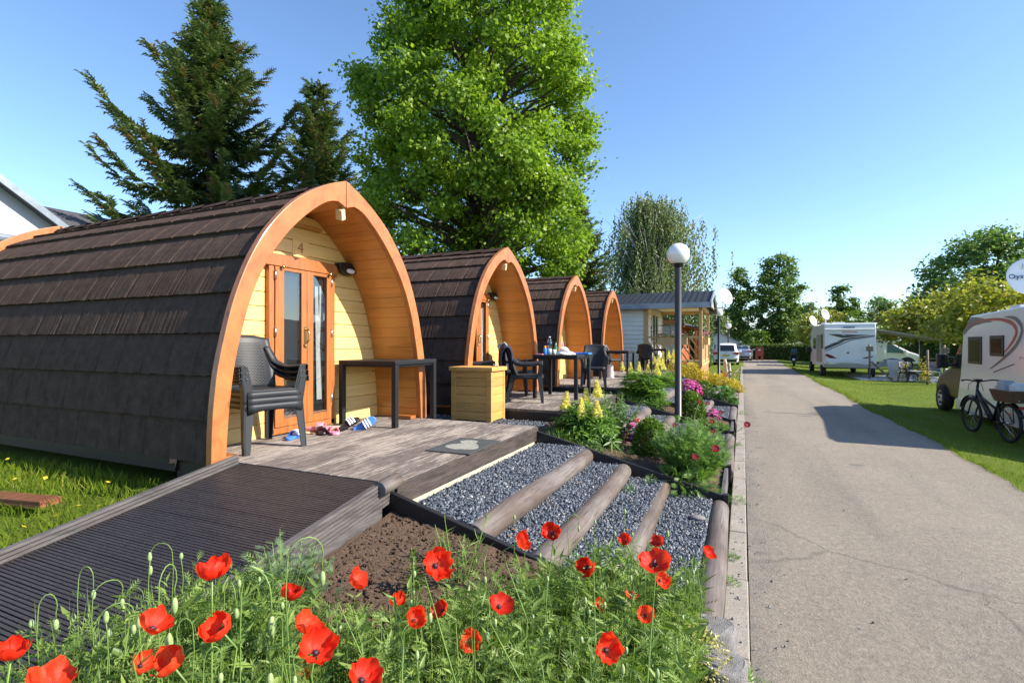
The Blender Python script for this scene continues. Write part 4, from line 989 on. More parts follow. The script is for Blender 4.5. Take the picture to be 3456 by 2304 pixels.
broadleaf('maple_tree', 'huge bright green leafy tree towering behind the second and third pods', (-10.4, 19.4, .3), 19.5,
          [(3.0,2.6),(4.2,3.7),(6,4.25),(8.5,4.55),(11,4.45),(13.5,4.25),(16,3.7),(18.5,2.3),(20,.6)], 640, 230, .135, MT['maple'], .42, None, .70, MAPLE, 21, 2.6, inner=.2, limbs=170)
# weeping birch: hanging strands
def birch():
    t = thing('birch_tree', 'pale weeping birch behind the mobile home roof', 'tree', (-5.7, 36.9, .1)); rr = random.Random(6); h = 12.0
    m = MB(); m.tube([(0,0,-.2),(.1,0,4),(.0,.1,8),(0,0,h*.96)], [.26,.2,.11,.02], 9); pos, dr, sz, tn = [], [], [], []
    for b in range(330):
        z = rr.uniform(2.6, h*.97); R = float(np.interp(z, [2,5,8,10.5,12], [4.0,4.6,4.1,2.7,.8])); a = rr.uniform(0, 6.3); L = R*rr.uniform(.35, 1.05)
        e = Vector((L*math.cos(a), L*math.sin(a), z+.25*L)); b0 = Vector((0,0,max(1.6, z-.9*L)))
        m.tube([b0, b0.lerp(e,.5)+Vector((0,0,.15*L)), e], [.045,.03,.01], 5)
        for s_ in range(13):
            q = rr.uniform(.3, 1); p = b0.lerp(e, q)+Vector((rr.gauss(0,.32), rr.gauss(0,.32), rr.gauss(.05,.2))); ln = rr.uniform(.5, 2.1); tt = rr.gauss(.5, .2)
            if p.z-ln < .9: ln = p.z-.9
            for k in range(int(ln*9)):
                pos.append((p.x+rr.gauss(0,.05), p.y+rr.gauss(0,.05), p.z-k/9)); dr.append((rr.gauss(0,.5), rr.gauss(0,.5), -1)); sz.append(rr.uniform(.13,.24)); tn.append(min(1,max(0,tt+rr.gauss(0,.15))))
    m.build('trunk', MT['birchbark'], t, fix=False)
    scatter('crown', *LEAF, A_(pos), frames(A_(dr), rdir(len(pos), -.3, .6)), A_(sz), A_(tn), MT['birch'], t)
birch()
GB = 'trees at the far end of the camp site'
broadleaf('linden_tree', 'slim dark leafy tree above the far end of the lane', (-.2, 68, 0), 10.6, [(1.2,.9),(3,1.25),(5.5,1.5),(8,1.35),(9.6,.8),(10.6,.2)], 95, 75, .36, MT['linden'], .25, GB, .62, seed=31, limbs=12)
broadleaf('linden_tree', 'tall dark egg-shaped tree beside the slim one', (4.0, 69.5, 0), 13.6, [(.8,1.5),(3.0,2.2),(6,2.55),(8.5,2.3),(11,1.5),(12.8,.6),(13.8,.1)], 170, 85, .36, MT['linden'], .35, GB, .75, seed=32, limbs=14)
broadleaf('thuja_tree', 'rounded yellow-green conifer behind the motorhome with two dishes', (10.6, 70.5, 0), 8.5, [(.5,2.3),(2.5,2.4),(5,1.9),(7,1.0),(8.6,.2)], 90, 85, .36, MT['thuja'], .2, GB, .7, seed=33, limbs=6)
broadleaf('round_shrub', 'dark round clipped shrub left of the red bin', (1.1, 60.5, 0), 2.9, [(.2,1.0),(1.2,1.75),(2.2,1.5),(2.9,.5)], 40, 75, .26, MT['thuja'], .1, None, .55, seed=34, limbs=4, cat='shrub')
for k, (x, y, h, r, lab, mt, sd) in enumerate(((8.0, 84, 7.6, 3.2, 'light green tree just right of the tall egg-shaped tree', 'birch', 35), (13.6, 92, 7.5, 3.6, 'rounded mid green tree behind the roof dishes', 'linden', 36), (15.2, 75, 7.8, 2.3, 'leafy tree right of the yellow-green conifer', 'walnut', 37),
        (19.5, 78, 7.2, 2.4, 'small bushy tree filling the gap left of the dark one', 'walnut', 38), (16.2, 58, 7.2, 2.1, 'dark green tree left of the big spreading one', 'linden', 39), (-3.6, 62, 6.0, 2.2, 'pale leafy tree behind the dish on the mobile home', 'birch', 40),
        (-7.5, 46, 6.4, 2.4, 'bright green tree seen through the porch', 'maple', 41), (-11.5, 33, 7.0, 2.6, 'dark leafy tree behind the farthest pod roof', 'linden', 42), (23.5, 62, 6.8, 3.2, 'broad tree at the right edge behind the bronze foliage', 'linden', 43),
        (-14.5, 27.0, 8.5, 3.0, 'bushy tree between the big leafy tree and the smaller spruce', 'linden', 45), (-1.6, 74, 5.6, 2.6, 'low pale tree behind the white hut', 'birch', 46))):
    broadleaf('leafy_tree', lab, (x, y, 0), h, [(.6,r*.75),(h*.35,r),(h*.65,r*.85),(h*.9,r*.4),(h,.2)], int(30+16*r), 70, .40, MT[mt], .18, GB, .8, seed=sd, limbs=10)
broadleaf('walnut_tree', 'big spreading green tree at the right, behind the bronze trees', (18.6, 53.5, -.1), 11.0, [(2.0,3.2),(4,4.6),(6,5.0),(8,4.3),(9.6,2.6),(10.8,.6)], 260, 85, .34, MT['walnut'], .3, None, 1.0, seed=51, limbs=30, fork=2.5)
GG = 'young trees with bronze yellow leaves'
for (x, y, h, r, lab, sd) in ((9.5, 37.2, 4.6, 2.0, 'bronze leaved young tree behind the awning', 52), (10.6, 32.2, 4.9, 2.3, 'bronze leaved young tree nearest the right edge', 53), (14.8, 36.8, 5.2, 2.7, 'bronze leaved young tree farthest back at the right', 54), (6.5, 51, 4.6, 2.2, 'bronze leaved young tree rising behind the lettered motorhome', 55)):
    broadleaf('young_walnut', lab, (x, y, -.12), h, [(2.0,r*.7),(h*.62,r),(h*.85,r*.75),(h,.3)], int(28*r), 70, .27, MT['golden'], .09, GG, .62, seed=sd, limbs=18, fork=1.3, up=.3)
def hedge(label, x0, x1, y0, y1, h, n, sd):
    t = thing('hedge', label, 'hedge', ((x0+x1)/2, (y0+y1)/2, 0)); a, b = (x1-x0)/2, (y1-y0)/2
    P = np.stack([rng.uniform(-a, a, n), rng.uniform(-b, b, n), rng.uniform(0, h, n)], -1); f = rng.integers(0, 3, n)
    P[f == 0, 1] = -b; P[f == 1, 2] = h; P[f == 2, 1] = np.where(rng.random((f == 2).sum()) < .5, -b, b); P += rng.normal(0, .05, P.shape)
    scatter('foliage', *LEAF, P, frames(rdir(n), nrm(rng.normal(0,.5,(n,3))+A_([0,-.5,.6]))), rng.uniform(.10,.22,n), np.clip(rng.normal(.45,.25,n)+.3*(P[:,2]>h*.85),0,1), MT['hedge'], t)
    m = MB(); m.box(-a+.06, a-.06, -b+.06, b-.06, -.2, h-.06); m.build('inner_twigs', MT['hedge'], t)
hedge('long clipped hedge closing the far end of the lane', -.6, 7.5, 58, 59.2, 1.45, 6500, 1)
hedge('clipped hedge behind the white van cab at the right', 7.7, 24, 54, 55.2, 1.35, 7500, 2)
hedge('tall dark hedge left of the white estate car', -3.2, -2.05, 37, 41, 1.95, 3200, 3)
hedge('dark hedge row beyond the chalets', -5, -1.2, 62.5, 63.5, 1.6, 2500, 4)
# ---------------------------------------------------------------- grass
def grass(name, label, regs, smin, smax):
    P = []; S_ = []
    for (x0, x1, y0, y1, n, k) in regs:
        x = rng.uniform(x0, x1, n); y = rng.uniform(y0, y1, n)
        z = A_([gz(a, b) for a, b in zip(x, y)])-.005; P.append(np.stack([x, y, z], -1)); S_.append(np.full(n, k))
    P = np.concatenate(P); S_ = np.concatenate(S_); n = len(P)
    patch = .5+.28*np.sin(P[:,0]*1.9+np.sin(P[:,1]*1.3)*2)+.22*np.sin(P[:,1]*2.7+P[:,0])
    d = nrm(np.stack([rng.normal(0,.45,n), rng.normal(0,.45,n), np.ones(n)], -1))
    o = scatter(name, *BLADE, P, frames(d, rdir(n,-.2,.2)), rng.uniform(smin, smax, n)*S_*(.65+.5*patch), np.clip(.15+.45*patch+rng.normal(0,.2,n),0,1), MT['grass'])
    tag(o, label, 'grass', kind='stuff'); return o
grass('lawn_grass', 'sunlit grass left of the ramp and beside the nearest pod', [(-8.5,-3.72,.2,2.75,17000,1.15),(-4.6,-3.72,-1.2,1.6,4000,1)], .045, .10)
grass('pitch_grass', 'short grass along the right side of the lane', [(2.93,5.2,4.2,9,15000,1),(2.95,7,9,16,20000,1.1),(3,11,16,27,24000,1.3),(3.2,16,27,44,16000,1.9),(-6,-.15,18.6,30,9000,1.2)], .03, .065)
# ragged grass edge of the lane
n = 5200; y = rng.uniform(4, 42, n)**1.0; x = A_([redge(v) for v in y])+np.abs(rng.normal(0,.06,n))-.03
tag(scatter('verge_grass', *BLADE, np.stack([x, y, np.full(n,-.004)], -1), frames(nrm(np.stack([rng.normal(-.3,.5,n), rng.normal(0,.4,n), np.ones(n)], -1)), rdir(n,-.2,.2)), rng.uniform(.03,.085,n)*(1+y/40), rng.uniform(.1,1,n), MT['grass']), 'ragged grass fringe along the right edge of the lane', 'grass', kind='stuff')
x = rng.uniform(-6.5,-3.9,46); y = rng.uniform(.6,2.6,46); P = np.stack([x, y, A_([gz(a,b) for a,b in zip(x,y)])+rng.uniform(.07,.15,46)], -1)
tag(scatter('buttercups', [(-1,-1,0),(1,-1,0),(1,1,.3),(-1,1,.3)], [(0,1,2),(0,2,3)], P, frames(rdir(46,-.2,.2), rdir(46,.5,1)), .013, 1., MT['goldbush']), 'tiny yellow buttercups and daisies in the grass left of the ramp', 'flowers', kind='stuff')
# ---------------------------------------------------------------- garden plants
def mound(name, label, cat, x, y, z, r, h, n, size, mat, tmpl=LEAF, group=None, shell=.6, flop=.0, flowers=None, part='foliage', up=.5):
    t = thing(name, label, cat, (x, y, z), 0, group)
    d = rdir(n, -.15, 1); q = np.where(rng.random(n) < shell, rng.uniform(.82,1.05,n), rng.uniform(.2,.9,n))[:,None]
    P = d*q*A_([r, r, h]); P[:,2] = np.maximum(P[:,2], .01); dd = nrm(d+rng.normal(0,.6,(n,3))+A_([0,0,-flop])); nn = nrm(d*.5+A_([0,0,up])+rng.normal(0,.35,(n,3)))
    tn = np.clip(.25+.45*(P[:,2]/h)+rng.normal(0,.18,n), 0, 1)
    scatter(part, *tmpl, P, frames(dd, nn), size*rng.uniform(.6,1.3,n), tn, mat, t)
    if flowers:
        nm, fn, fs, fm, lo = flowers; d = rdir(fn, lo, 1); P = d*A_([r*1.03, r*1.03, h*1.06])+rng.normal(0,.012,(fn,3))
        scatter(nm, [(-.6,-.6,.05),(.6,-.6,.05),(.6,.6,.05),(-.6,.6,.05),(0,0,-.3)], [(0,1,4),(1,2,4),(2,3,4),(3,0,4),(0,1,2),(0,2,3)], P, frames(rdir(fn,-.4,.4), nrm(d+A_([0,0,.5]))), fs*rng.uniform(.6,1.2,fn), rng.random(fn), fm, t)
    return t
def upright(name, label, cat, x, y, z, r, h, nst, mat, leafs=10, lsize=.07, tmpl=FEATHER, group=None, spread=.5):
    t = thing(name, label, cat, (x, y, z), 0, group); P, D, Sz, T = [], [], [], []; m = MB()
    for i in range(nst):
        a = rnd.uniform(0, 6.3); q = math.sqrt(rnd.random()); hh = h*rnd.uniform(.55, 1.12)*(1.08-.35*q); b = Vector((.45*r*q*math.cos(a), .45*r*q*math.sin(a), 0)); e = Vector((r*q*math.cos(a)*(1+spread*.4), r*q*math.sin(a)*(1+spread*.4), hh)); mid = b.lerp(e,.5)+Vector((0,0,.1*hh))
        pts = [b.lerp(mid,s_).lerp(mid.lerp(e,s_),s_) for s_ in (0,.33,.66,1)]; m.tube(pts, [.004,.0035,.003,.0018], 4, caps=False)
        tt = rnd.gauss(.45,.15)
        for k in range(leafs):
            u = .12+.88*(k+rnd.random())/leafs; j = min(2, int(u*3)); p = pts[j].lerp(pts[j+1], u*3-j); aa = rnd.uniform(0,6.3)
            P.append(tuple(p)); D.append((math.cos(aa), math.sin(aa), rnd.uniform(-.1,.9))); Sz.append(lsize*rnd.uniform(.6,1.3)*(1.15-.5*u)); T.append(min(1,max(0,tt+.2*u+rnd.gauss(0,.1))))
    m.build('stems', MT['stem'], t, fix=False)
    scatter('foliage', *tmpl, A_(P), frames(A_(D), nrm(rng.normal(0,.4,(len(P),3))+A_([0,0,1]))), A_(Sz), A_(T), mat, t); return t
def lupin(label, x, y, z, r, h, spikes, nl=150, ls=.11, sk=1., skh=.2):
    t = thing('lupin', label, 'flowering plant', (x, y, z), 0, 'yellow lupins'); d = rdir(nl, .0, 1); q = rng.uniform(.45,1.03,nl)[:,None]; P = d*q*A_([r,r,h])
    m = MB()
    for p in P[:60]: m.tube([(p[0]*.2,p[1]*.2,0),(p[0]*.7,p[1]*.7,p[2]*.7),tuple(p)], [.005,.004,.002], 4, caps=False)
    m.build('stems', MT['stem'], t, fix=False)
    scatter('foliage', *PALM, P, frames(rdir(nl,-.3,.3), nrm(d*.55+A_([.25,-.1,.75])+rng.normal(0,.25,(nl,3)))), ls*rng.uniform(.6,1.25,nl), np.clip(.3+.45*P[:,2]/h+rng.normal(0,.18,nl),0,1), MT['lupin'], t)
    for k, (dx_, dy_, top) in enumerate(spikes):
        L = skh*rnd.uniform(.85,1.15); lean = (rnd.uniform(-.12,.12), rnd.uniform(-.12,.12)); n = 170; u = rng.random(n); a = rng.uniform(0,2*PI,n); w = .034*sk*(1-u)**.7*(.6+.4*np.sin(PI*np.minimum(1,u*1.6+.15)))+.004
        P = np.stack([dx_+w*np.cos(a)+lean[0]*u*L, dy_+w*np.sin(a)+lean[1]*u*L, top-L+u*L], -1); dd = nrm(np.stack([np.cos(a),np.sin(a),.5+0*a],-1))
        scatter('flower_spike', [(-.4,0,0),(.4,0,0),(.45,.8,.25),(-.45,.8,.25),(0,.5,.5)], [(0,1,4),(1,2,4),(2,3,4),(3,0,4)], P, frames(dd, nrm(rng.normal(0,.3,(n,3))+A_([0,0,1]))), .030*sk*(1.15-.6*u), np.clip(.8-.4*u+rng.normal(0,.12,n),0,1), MT['yellowflower'], t)
    return t
def sz_(x, off=0): return soilz(x)+off
lupin('bright green lupin with five fat pale yellow spikes, past the first gravel steps', -1.80, 6.2, .47, .40, .50, [(-.20,-.12,.60),(.02,.05,.64),(.16,.10,.74),(.05,-.22,.54),(.22,-.20,.52)], 300, .125, 1.3, .22)
lupin('large dark green lupin clump left of the lamp post, with slim yellow spikes', -1.80, 10.15, .47, .50, .66, [(-.36,0,.84),(-.22,.1,.82),(-.05,.05,.84),(.1,.1,.80),(.28,.12,.84),(.34,-.06,.78),(.3,.22,.98),(.42,.05,.90)], 380, .145, 1.0, .2)
lupin('lupin with tall yellow spikes behind the lamp post and the big clump', -1.95, 14.15, .47, .48, .55, [(-.2,0,.85),(.0,.1,.98),(.15,.1,1.0),(.3,0,.95),(.42,.05,.92),(-.05,-.1,.8),(.25,.2,1.03)], 170, .14, 1.1, .24)
upright('catmint', 'feathery blue-green herb right of the bright lupin', 'plant', -1.55, 6.62, .42, .36, .62, 85, MT['mint'], 14, .075, LEAF)
mound('box_ball', 'dark clipped box ball beside the feathery crimson daisy plant', 'shrub', -1.02, 6.38, .36, .20, .40, 4600, .036, MT['box'], group='clipped box balls', shell=.9)
mound('box_ball', 'clipped box ball right of the lamp post base', 'shrub', -.86, 10.0, .26, .24, .52, 4200, .043, MT['box'], group='clipped box balls', shell=.9)
mound('box_ball', 'small clipped box ball just right of the magenta cushion', 'shrub', -.93, 14.35, .26, .27, .42, 2200, .05, MT['box'], group='clipped box balls', shell=.9)
upright('daisy_bush', 'big feathery bright green bush spilling over the black board', 'plant', -.52, 5.90, .2, .33, .64, 210, MT['feather'], 20, .10, FERN, spread=.6)
mound('herb_skirt', 'low feathery leaves hanging over the board below the big bush', 'plant', -.55, 5.66, .16, .27, .24, 260, .11, MT['feather'], FERN, flop=.5)
mound('cushion_plant', 'small light green cushion on the soil before the dark box ball', 'plant', -1.30, 5.93, .36, .18, .15, 420, .038, MT['lupin'], BLADE, 'low green cushions in the flower beds')
mound('cushion_plant', 'grassy green tuft under the bright lupin by the black board', 'plant', -1.95, 5.72, .50, .17, .16, 420, .05, MT['lupin'], BLADE, 'low green cushions in the flower beds')
mound('cushion_plant', 'low blue-green leaf patch between the lupin tuft and the cushion', 'plant', -1.62, 5.78, .44, .16, .09, 240, .045, MT['mint'], LEAF, 'low green cushions in the flower beds')
mound('cushion_plant', 'fresh green tuft at the foot of the large lupin clump', 'plant', -1.50, 9.72, .41, .20, .20, 380, .06, MT['lupin'], BLADE, 'low green cushions in the flower beds')
mound('cushion_plant', 'green tuft left of the lamp post base', 'plant', -1.26, 9.85, .36, .17, .20, 320, .055, MT['box'], BLADE, 'low green cushions in the flower beds')
mound('cushion_plant', 'grassy tuft in front of the box ball by the lamp', 'plant', -.62, 9.62, .2, .18, .15, 320, .05, MT['feather'], BLADE, 'low green cushions in the flower beds')
mound('cushion_plant', 'green mat of leaves by the kerb under the small pink tuft', 'plant', -.38, 9.9, .15, .2, .09, 300, .045, MT['lupin'], LEAF, 'low green cushions in the flower beds')
mound('cushion_plant', 'grey-green tuft beside the third black board', 'plant', -1.55, 13.85, .42, .22, .18, 280, .07, MT['mint'], BLADE, 'low green cushions in the flower beds')
mound('cushion_plant', 'grey-green feathery tuft right of the small box ball', 'plant', -.72, 14.0, .22, .2, .26, 300, .06, MT['mint'], FEATHER, 'low green cushions in the flower beds')
mound('campion', 'loose magenta flowers before the second flight of steps', 'flowering plant', -1.22, 6.62, .35, .18, .34, 60, .05, MT['greygreen'], LEAF, 'pink flowering plants', flowers=('blossoms', 80, .040, MT['pinkflower'], .15))
mound('campion', 'small round pink flower tuft by the kerb', 'flowering plant', -.50, 10.1, .18, .13, .28, 90, .05, MT['mint'], LEAF, 'pink flowering plants', flowers=('blossoms', 80, .034, MT['pinkflower'], .5))
mound('phlox', 'dense magenta flower cushion right of the lamp post', 'flowering plant', -1.25, 14.1, .34, .30, .36, 160, .06, MT['mint'], LEAF, 'pink flowering plants', flowers=('blossoms', 330, .05, MT['pinkflower'], .05))
mound('hosta', 'broad leaved green plant at the kerb below the golden bushes', 'plant', -.40, 14.15, .17, .26, .38, 130, .17, MT['hosta'], LEAF, flop=.2)
for k, (x, y, r, h, lab) in enumerate(((-2.0,18.0,.36,.62,'golden bush at the left end, by the mobile home steps'),(-1.55,18.25,.36,.60,'golden bush against the porch base'),(-1.15,17.9,.36,.46,'golden bush in the middle of the row'),(-.72,18.0,.36,.46,'golden bush second from the lane'),(-.30,17.85,.32,.40,'golden bush at the lane end of the row'))):
    mound('golden_bush', lab, 'shrub', x, y, sz_(x,-.03), r, h, 1250, .055, MT['goldbush'], LEAF, 'golden yellow bushes', shell=.7)
for (x, y, z, lab) in ((-1.72,17.9,1.0,'orange flower beside the left golden bushes'),(-.52,17.8,.62,'salmon flower among the golden bushes near the lane'),(-1.30,7.0,.62,'orange poppy right of the feathery blue-green herb'),(-1.12,6.95,.45,'pale orange poppy low over the gravel')):
    t = thing('orange_flower', lab, 'flower', (x, y, z), 0, 'orange flowers'); n = 26; d = rdir(n,.1,1)
    scatter('petals', *LEAF, d*.004, frames(d, rdir(n,.2,1)), .065, rng.random(n), MT['orangeflower'], t); m = MB(); m.tube([(0,0,0),(.02,.01,-.35)], .004, 5); m.build('stem', MT['stem'], t)
# crimson daisies
cd = None
for (x, y, z, dx_, dy_, lab) in ((-.24,5.35,.66,-.25,.35,'open crimson daisy facing the viewer, over the gravel'),(-.42,5.32,.57,-.15,.3,'crimson daisy left of and below the open one'),(.04,5.62,.87,-.45,.2,'crimson daisy leaning out over the kerb'),(-.22,6.1,.92,-.3,-.1,'crimson daisy high before the third gravel steps'),(-.36,6.2,1.0,-.2,-.15,'topmost crimson daisy, beside its twin'),(-.44,6.15,1.02,-.15,-.15,'crimson daisy at the very top left of its twin'),(-.28,5.7,.77,-.3,.1,'half-open crimson daisy low by the kerb'),(-.29,5.75,.86,-.3,.05,'half-open crimson daisy above the low one'),(-.66,5.7,.81,0,.1,'single crimson bud in the middle of the feathery bush')):
    t = thing('crimson_daisy', lab, 'flower', (x, y, z), 0, 'crimson daisies'); face = Vector((-x*.5+.25, -y, 1.2-z+3.0)).normalized(); Fm = face.to_track_quat('Z','Y').to_matrix(); n = 30; P = []; D = []; Nn = []
    for k in range(n): a = 2*PI*k/n*2+k*.02; v = Fm @ Vector((math.cos(a), math.sin(a), .12+.15*(k % 2))); P.append(tuple(v*.008)); D.append(tuple(v)); Nn.append(tuple(face))
    s_ = .034 if 'viewer' in lab else .027 if ('left of and below' in lab or 'kerb' == lab[-4:] and 'leaning' in lab) else .017
    scatter('petals', *LEAF, A_(P), frames(A_(D), A_(Nn)), s_, rng.random(n), MT['crimson'], t)
    m = MB(); m.ball(tuple(face*.004), .007, 10, 0, (1,1,.7)); m.build('flower_eye', MT['goldbush'], t)
    m = MB(); m.tube([(0,0,0),(dx_*.25,dy_*.25,-.1),(dx_*.7,dy_*.7,-(z-.25)*.6),(dx_,dy_,-(z-.2))], [.003,.003,.004,.004], 5); m.build('stem', MT['stem'], t)
# ---------------------------------------------------------------- the poppy bed
CT = (math.cos(.4205), math.sin(.4205))     # heading of the view, 24.1 degrees
def spot(px, py, d):        # a flower seen in this direction and this far off stands here
    r = (px*1.46939-1728)/1740*d; return Vector((CT[0]*r-CT[1]*d, CT[1]*r+CT[0]*d, 1.68-(py*1.46939-1157)/1740*d))
def petals(A, seed, wav=1.):
    rr = random.Random(seed); parts = []
    for q in range(4):
        inner = q >= 2; a0 = (0, PI, PI/2, -PI/2)[q]+rr.uniform(-.2,.2); Aq = A*rr.uniform(.8,1.15)*(1.12 if inner else 1); R = rr.uniform(.9,1.1)*(.92 if inner else 1); nu, nv = 15, 11; ph = [rr.uniform(0,6.3) for _ in range(6)]
        V = []; T = []
        for i in range(nv+1):
            v = i/nv
            for j in range(nu+1):
                u = 2*j/nu-1; vv = v*(1-.10*abs(u)**4+.05*math.sin(3*u+ph[0])+.03*math.sin(8*u+ph[5])); th = a0+u*1.2*(.30+.70*min(1,v*1.6)); s_ = vv*Aq
                h_ = R*math.sin(s_)/Aq; z = R*(1-math.cos(s_))/Aq+.02*inner
                w = wav*vv**2; z += w*(.06*math.sin(4*u+ph[1])+.035*math.sin(9*u+ph[2])+.02*math.sin(17*u+ph[3])); h_ += w*.03*math.sin(11*u+ph[4])
                V.append((h_*math.cos(th), h_*math.sin(th), z)); T.append(vv)
        F = [(i*(nu+1)+j, i*(nu+1)+j+1, (i+1)*(nu+1)+j+1, (i+1)*(nu+1)+j) for i in range(nv) for j in range(nu)]
        parts.append((A_(V), A_(F), A_(T)))
    o = npmesh('petals', *merge_arrays(parts)[:2], MT['petal'], None, merge_arrays(parts)[2], True); me = o.data; bpy.data.objects.remove(o); return me
PET = [petals(1.0, 1, 1.2), petals(1.3, 2, 1.5), petals(1.65, 3, 1.2), petals(1.9, 4, 1.1), petals(1.25, 5, 1.9), petals(1.5, 6, 1.7)]
mm = MB(); mm.lathe([(.0,-.02),(.045,.0),(.075,.06),(.08,.12),(.088,.15),(.0,.165)], 12); 
for k in range(40):
    a = 2*PI*k/40; mm.bar((.07*math.cos(a),.07*math.sin(a),.02), (.15*math.cos(a+.1),.15*math.sin(a+.1),.10+.04*(k%3)), .010)
o = mm.build('seed_head', MT['pod_seed']); SEEDME = o.data; bpy.data.objects.remove(o)
POP = [(488,1307,82,3,.0,'red poppy standing alone, highest above the dark ramp'),(360,1427,95,1,.5,'large red poppy over the lower end of the ramp'),(503,1440,85,2,.6,'red poppy cup tilted towards the right, under the lone one'),(30,1492,78,2,.2,'red poppy cut by the left edge of the frame'),(125,1557,95,4,.3,'red poppy cut by the bottom edge at the far left'),
 (330,1520,66,1,.7,'red poppy tucked behind its neighbour, left of a pair at the lower left'),(390,1517,84,3,.5,'deep red poppy cup, right of a pair at the lower left'),(670,1360,58,3,.2,'small red poppy beside the grey-green mugwort'),(705,1430,80,1,.7,'wide open red poppy with a black heart, upper of a close pair'),(728,1487,90,4,.5,'biggest round red poppy, lower of a close pair'),
 (690,1545,56,2,.6,'dark crimson red poppy under the biggest round one'),(820,1330,56,5,.9,'red poppy facing sideways against the brown soil'),(1005,1293,74,4,.8,'large round red poppy in front of the black board'),(912,1378,45,3,.1,'half shut red poppy at the edge of the bare soil'),(955,1420,62,2,.7,'red poppy with folded petals in the centre of the bed'),
 (1012,1398,54,1,.8,'red poppy behind the folded one in the centre'),(1150,1386,60,0,.6,'flat open red poppy showing its pale heart'),(1080,1472,52,4,.9,'ruffled red poppy low in the middle, right of the folded one'),(1076,1530,36,5,.9,'small red poppy under the ruffled one'),(838,1550,85,4,.6,'red poppy cut by the bottom edge below the biggest one'),
 (1200,1240,52,3,.9,'red poppy facing sideways before the second log'),(1268,1222,46,5,.8,'red poppy at the top, just right of the sideways one by the log'),(1345,1300,52,3,1.0,'smooth egg-like red poppy between the second and third logs'),(1502,1288,72,0,.55,'wide red poppy near the third log'),(1510,1243,42,1,.6,'red poppy just above the wide one near the third log'),
 (1628,1267,42,1,.7,'red poppy farthest right, against the gravel and kerb log'),(1482,1410,50,1,.8,'red poppy cup at the right, below the wide one'),(1395,1490,66,4,.9,'largest red poppy at the lower right'),(1328,1538,40,2,.8,'round red poppy lowest at the right'),(1436,1240,32,5,.6,'small orange red poppy before the third log'),
 (1378,1388,34,5,.9,'small folded red poppy right of the flat open one'),(1120,1500,32,5,.7,'small red poppy in the shade beside the ruffled one'),(1450,1365,32,0,.3,'thin slice of a red poppy below the wide one'),(1520,1330,40,4,.9,'orange red poppy hanging under the wide one'),(1480,1468,30,5,.8,'small orange red poppy near the concrete blocks')]
for k, (px, py, w, kd, tilt, lab) in enumerate(POP):
    d = min(2.2, max(1.12, .080*1740/(w*1.469))); H_ = spot(px, py, d); rr = random.Random(100+k)
    bx_, by_ = min(-.2, H_.x+rr.uniform(-.08,.08)), min(2.7, H_.y+rr.uniform(-.05,.12)); bx_ = max(bx_, -2.0); bz = bed0(bx_, by_)-.01
    t = thing('poppy', lab, 'poppy', (bx_, by_, bz), 0, 'red poppies'); hp = H_-Vector((bx_, by_, bz))
    yaw = rr.uniform(-.9,.9); dc_ = Vector((-H_.x, -H_.y, 0)).normalized(); sd_ = Vector((-dc_.y, dc_.x, 0)); to = (dc_*math.cos(yaw*1.6)+sd_*math.sin(yaw*1.6)*1.1+Vector((.25,0,.3))).normalized(); ax_ = Vector((0,0,1)).lerp(to, min(1,tilt*.8)).normalized()
    q = ax_.to_track_quat('Z','Y') @ Matrix.Rotation(rr.uniform(0,6.3),3,'Z').to_quaternion(); R_ = w*1.469*d/1740/2*(1.2 if kd < 2 else 1.36 if kd in (2,5,4) else 1.5)
    c = hp-ax_*R_*.35
    for nm, me in (('petals', PET[kd]), ('seed_head', SEEDME)):
        o = bpy.data.objects.new(nm, me); link(o, t); o.location = c; o.rotation_mode = 'QUATERNION'; o.rotation_quaternion = q; o.scale = (R_,)*3
    m = MB(); c0 = Vector((0,0,0)); mid = Vector((hp.x*.35+rr.uniform(-.04,.04), hp.y*.35+rr.uniform(-.04,.04), hp.z*.6)); e = c-ax_*.07
    m.tube([c0, c0.lerp(mid,.5), mid, mid.lerp(e,.6), e, c], [.0027,.0025,.0023,.002,.0019,.0024], 6); m.build('stem', MT['stem'], t)
# nodding buds
BUDL = []
for v in range(5):
    rr = random.Random(50+v); h = .62; k = .035+.012*v; P = [(0,0,0),(.01,.0,h*.5),(.0,.01,h*.86)]
    up_ = v in (1, 4)
    if up_: P += [(.004,.008,h*.96),(.006,.006,h)]; end = Vector(P[-1]); M3 = Matrix.Identity(3)
    else: P += [(.002,.01,h*.93),(.003,.01,h*.97)]+[(k*.62*(1-math.cos(PI*q/7))+.003, .012, h*.97+.045*math.sin(PI*q/7)) for q in range(1,8)]+[(k*1.26,.016,h*.97-.02),(k*1.27,.016,h*.97-.04)]; end = Vector(P[-1]); M3 = Matrix.Rotation(PI,3,'X')
    m = MB(); m.tube(P, [.0021]+[.0016]*(len(P)-1), 5); st_ = m.build('stem', MT['stem']); b_ = MB(); L = rr.uniform(.030,.038)
    b_.lathe([(.0,0),(.004,.002),(.0068,.30*L),(.0073,.5*L),(.0058,.78*L),(.0026,.96*L),(0,L)], 12, tuple(end), M3); bd_ = b_.build('bud', MT['bud']); BUDL.append((st_.data, bd_.data)); bpy.data.objects.remove(st_); bpy.data.objects.remove(bd_)
def top_ok(x, y): return y < 1.5+max(0, x+1.3)*1.9 and x < -.14
fixed = [(375,1337,1.35),(68,1447,1.5),(1692,1338,2.15),(1530,1235,2.3),(1366,1207,2.5),(1432,1183,2.6),(545,1335,1.3),(660,1270,1.45),(260,1465,1.5),(225,1420,1.5),(1305,1195,2.6),(1180,1195,2.6),(400,1490,1.2),(1258,1340,2.0),(1372,1345,2.0),(240,1430,1.45),(325,1440,1.45),(1090,1420,1.6),(1640,1330,2.2),(955,1370,1.6),(640,1420,1.3)]
n = 0; rr = random.Random(77)
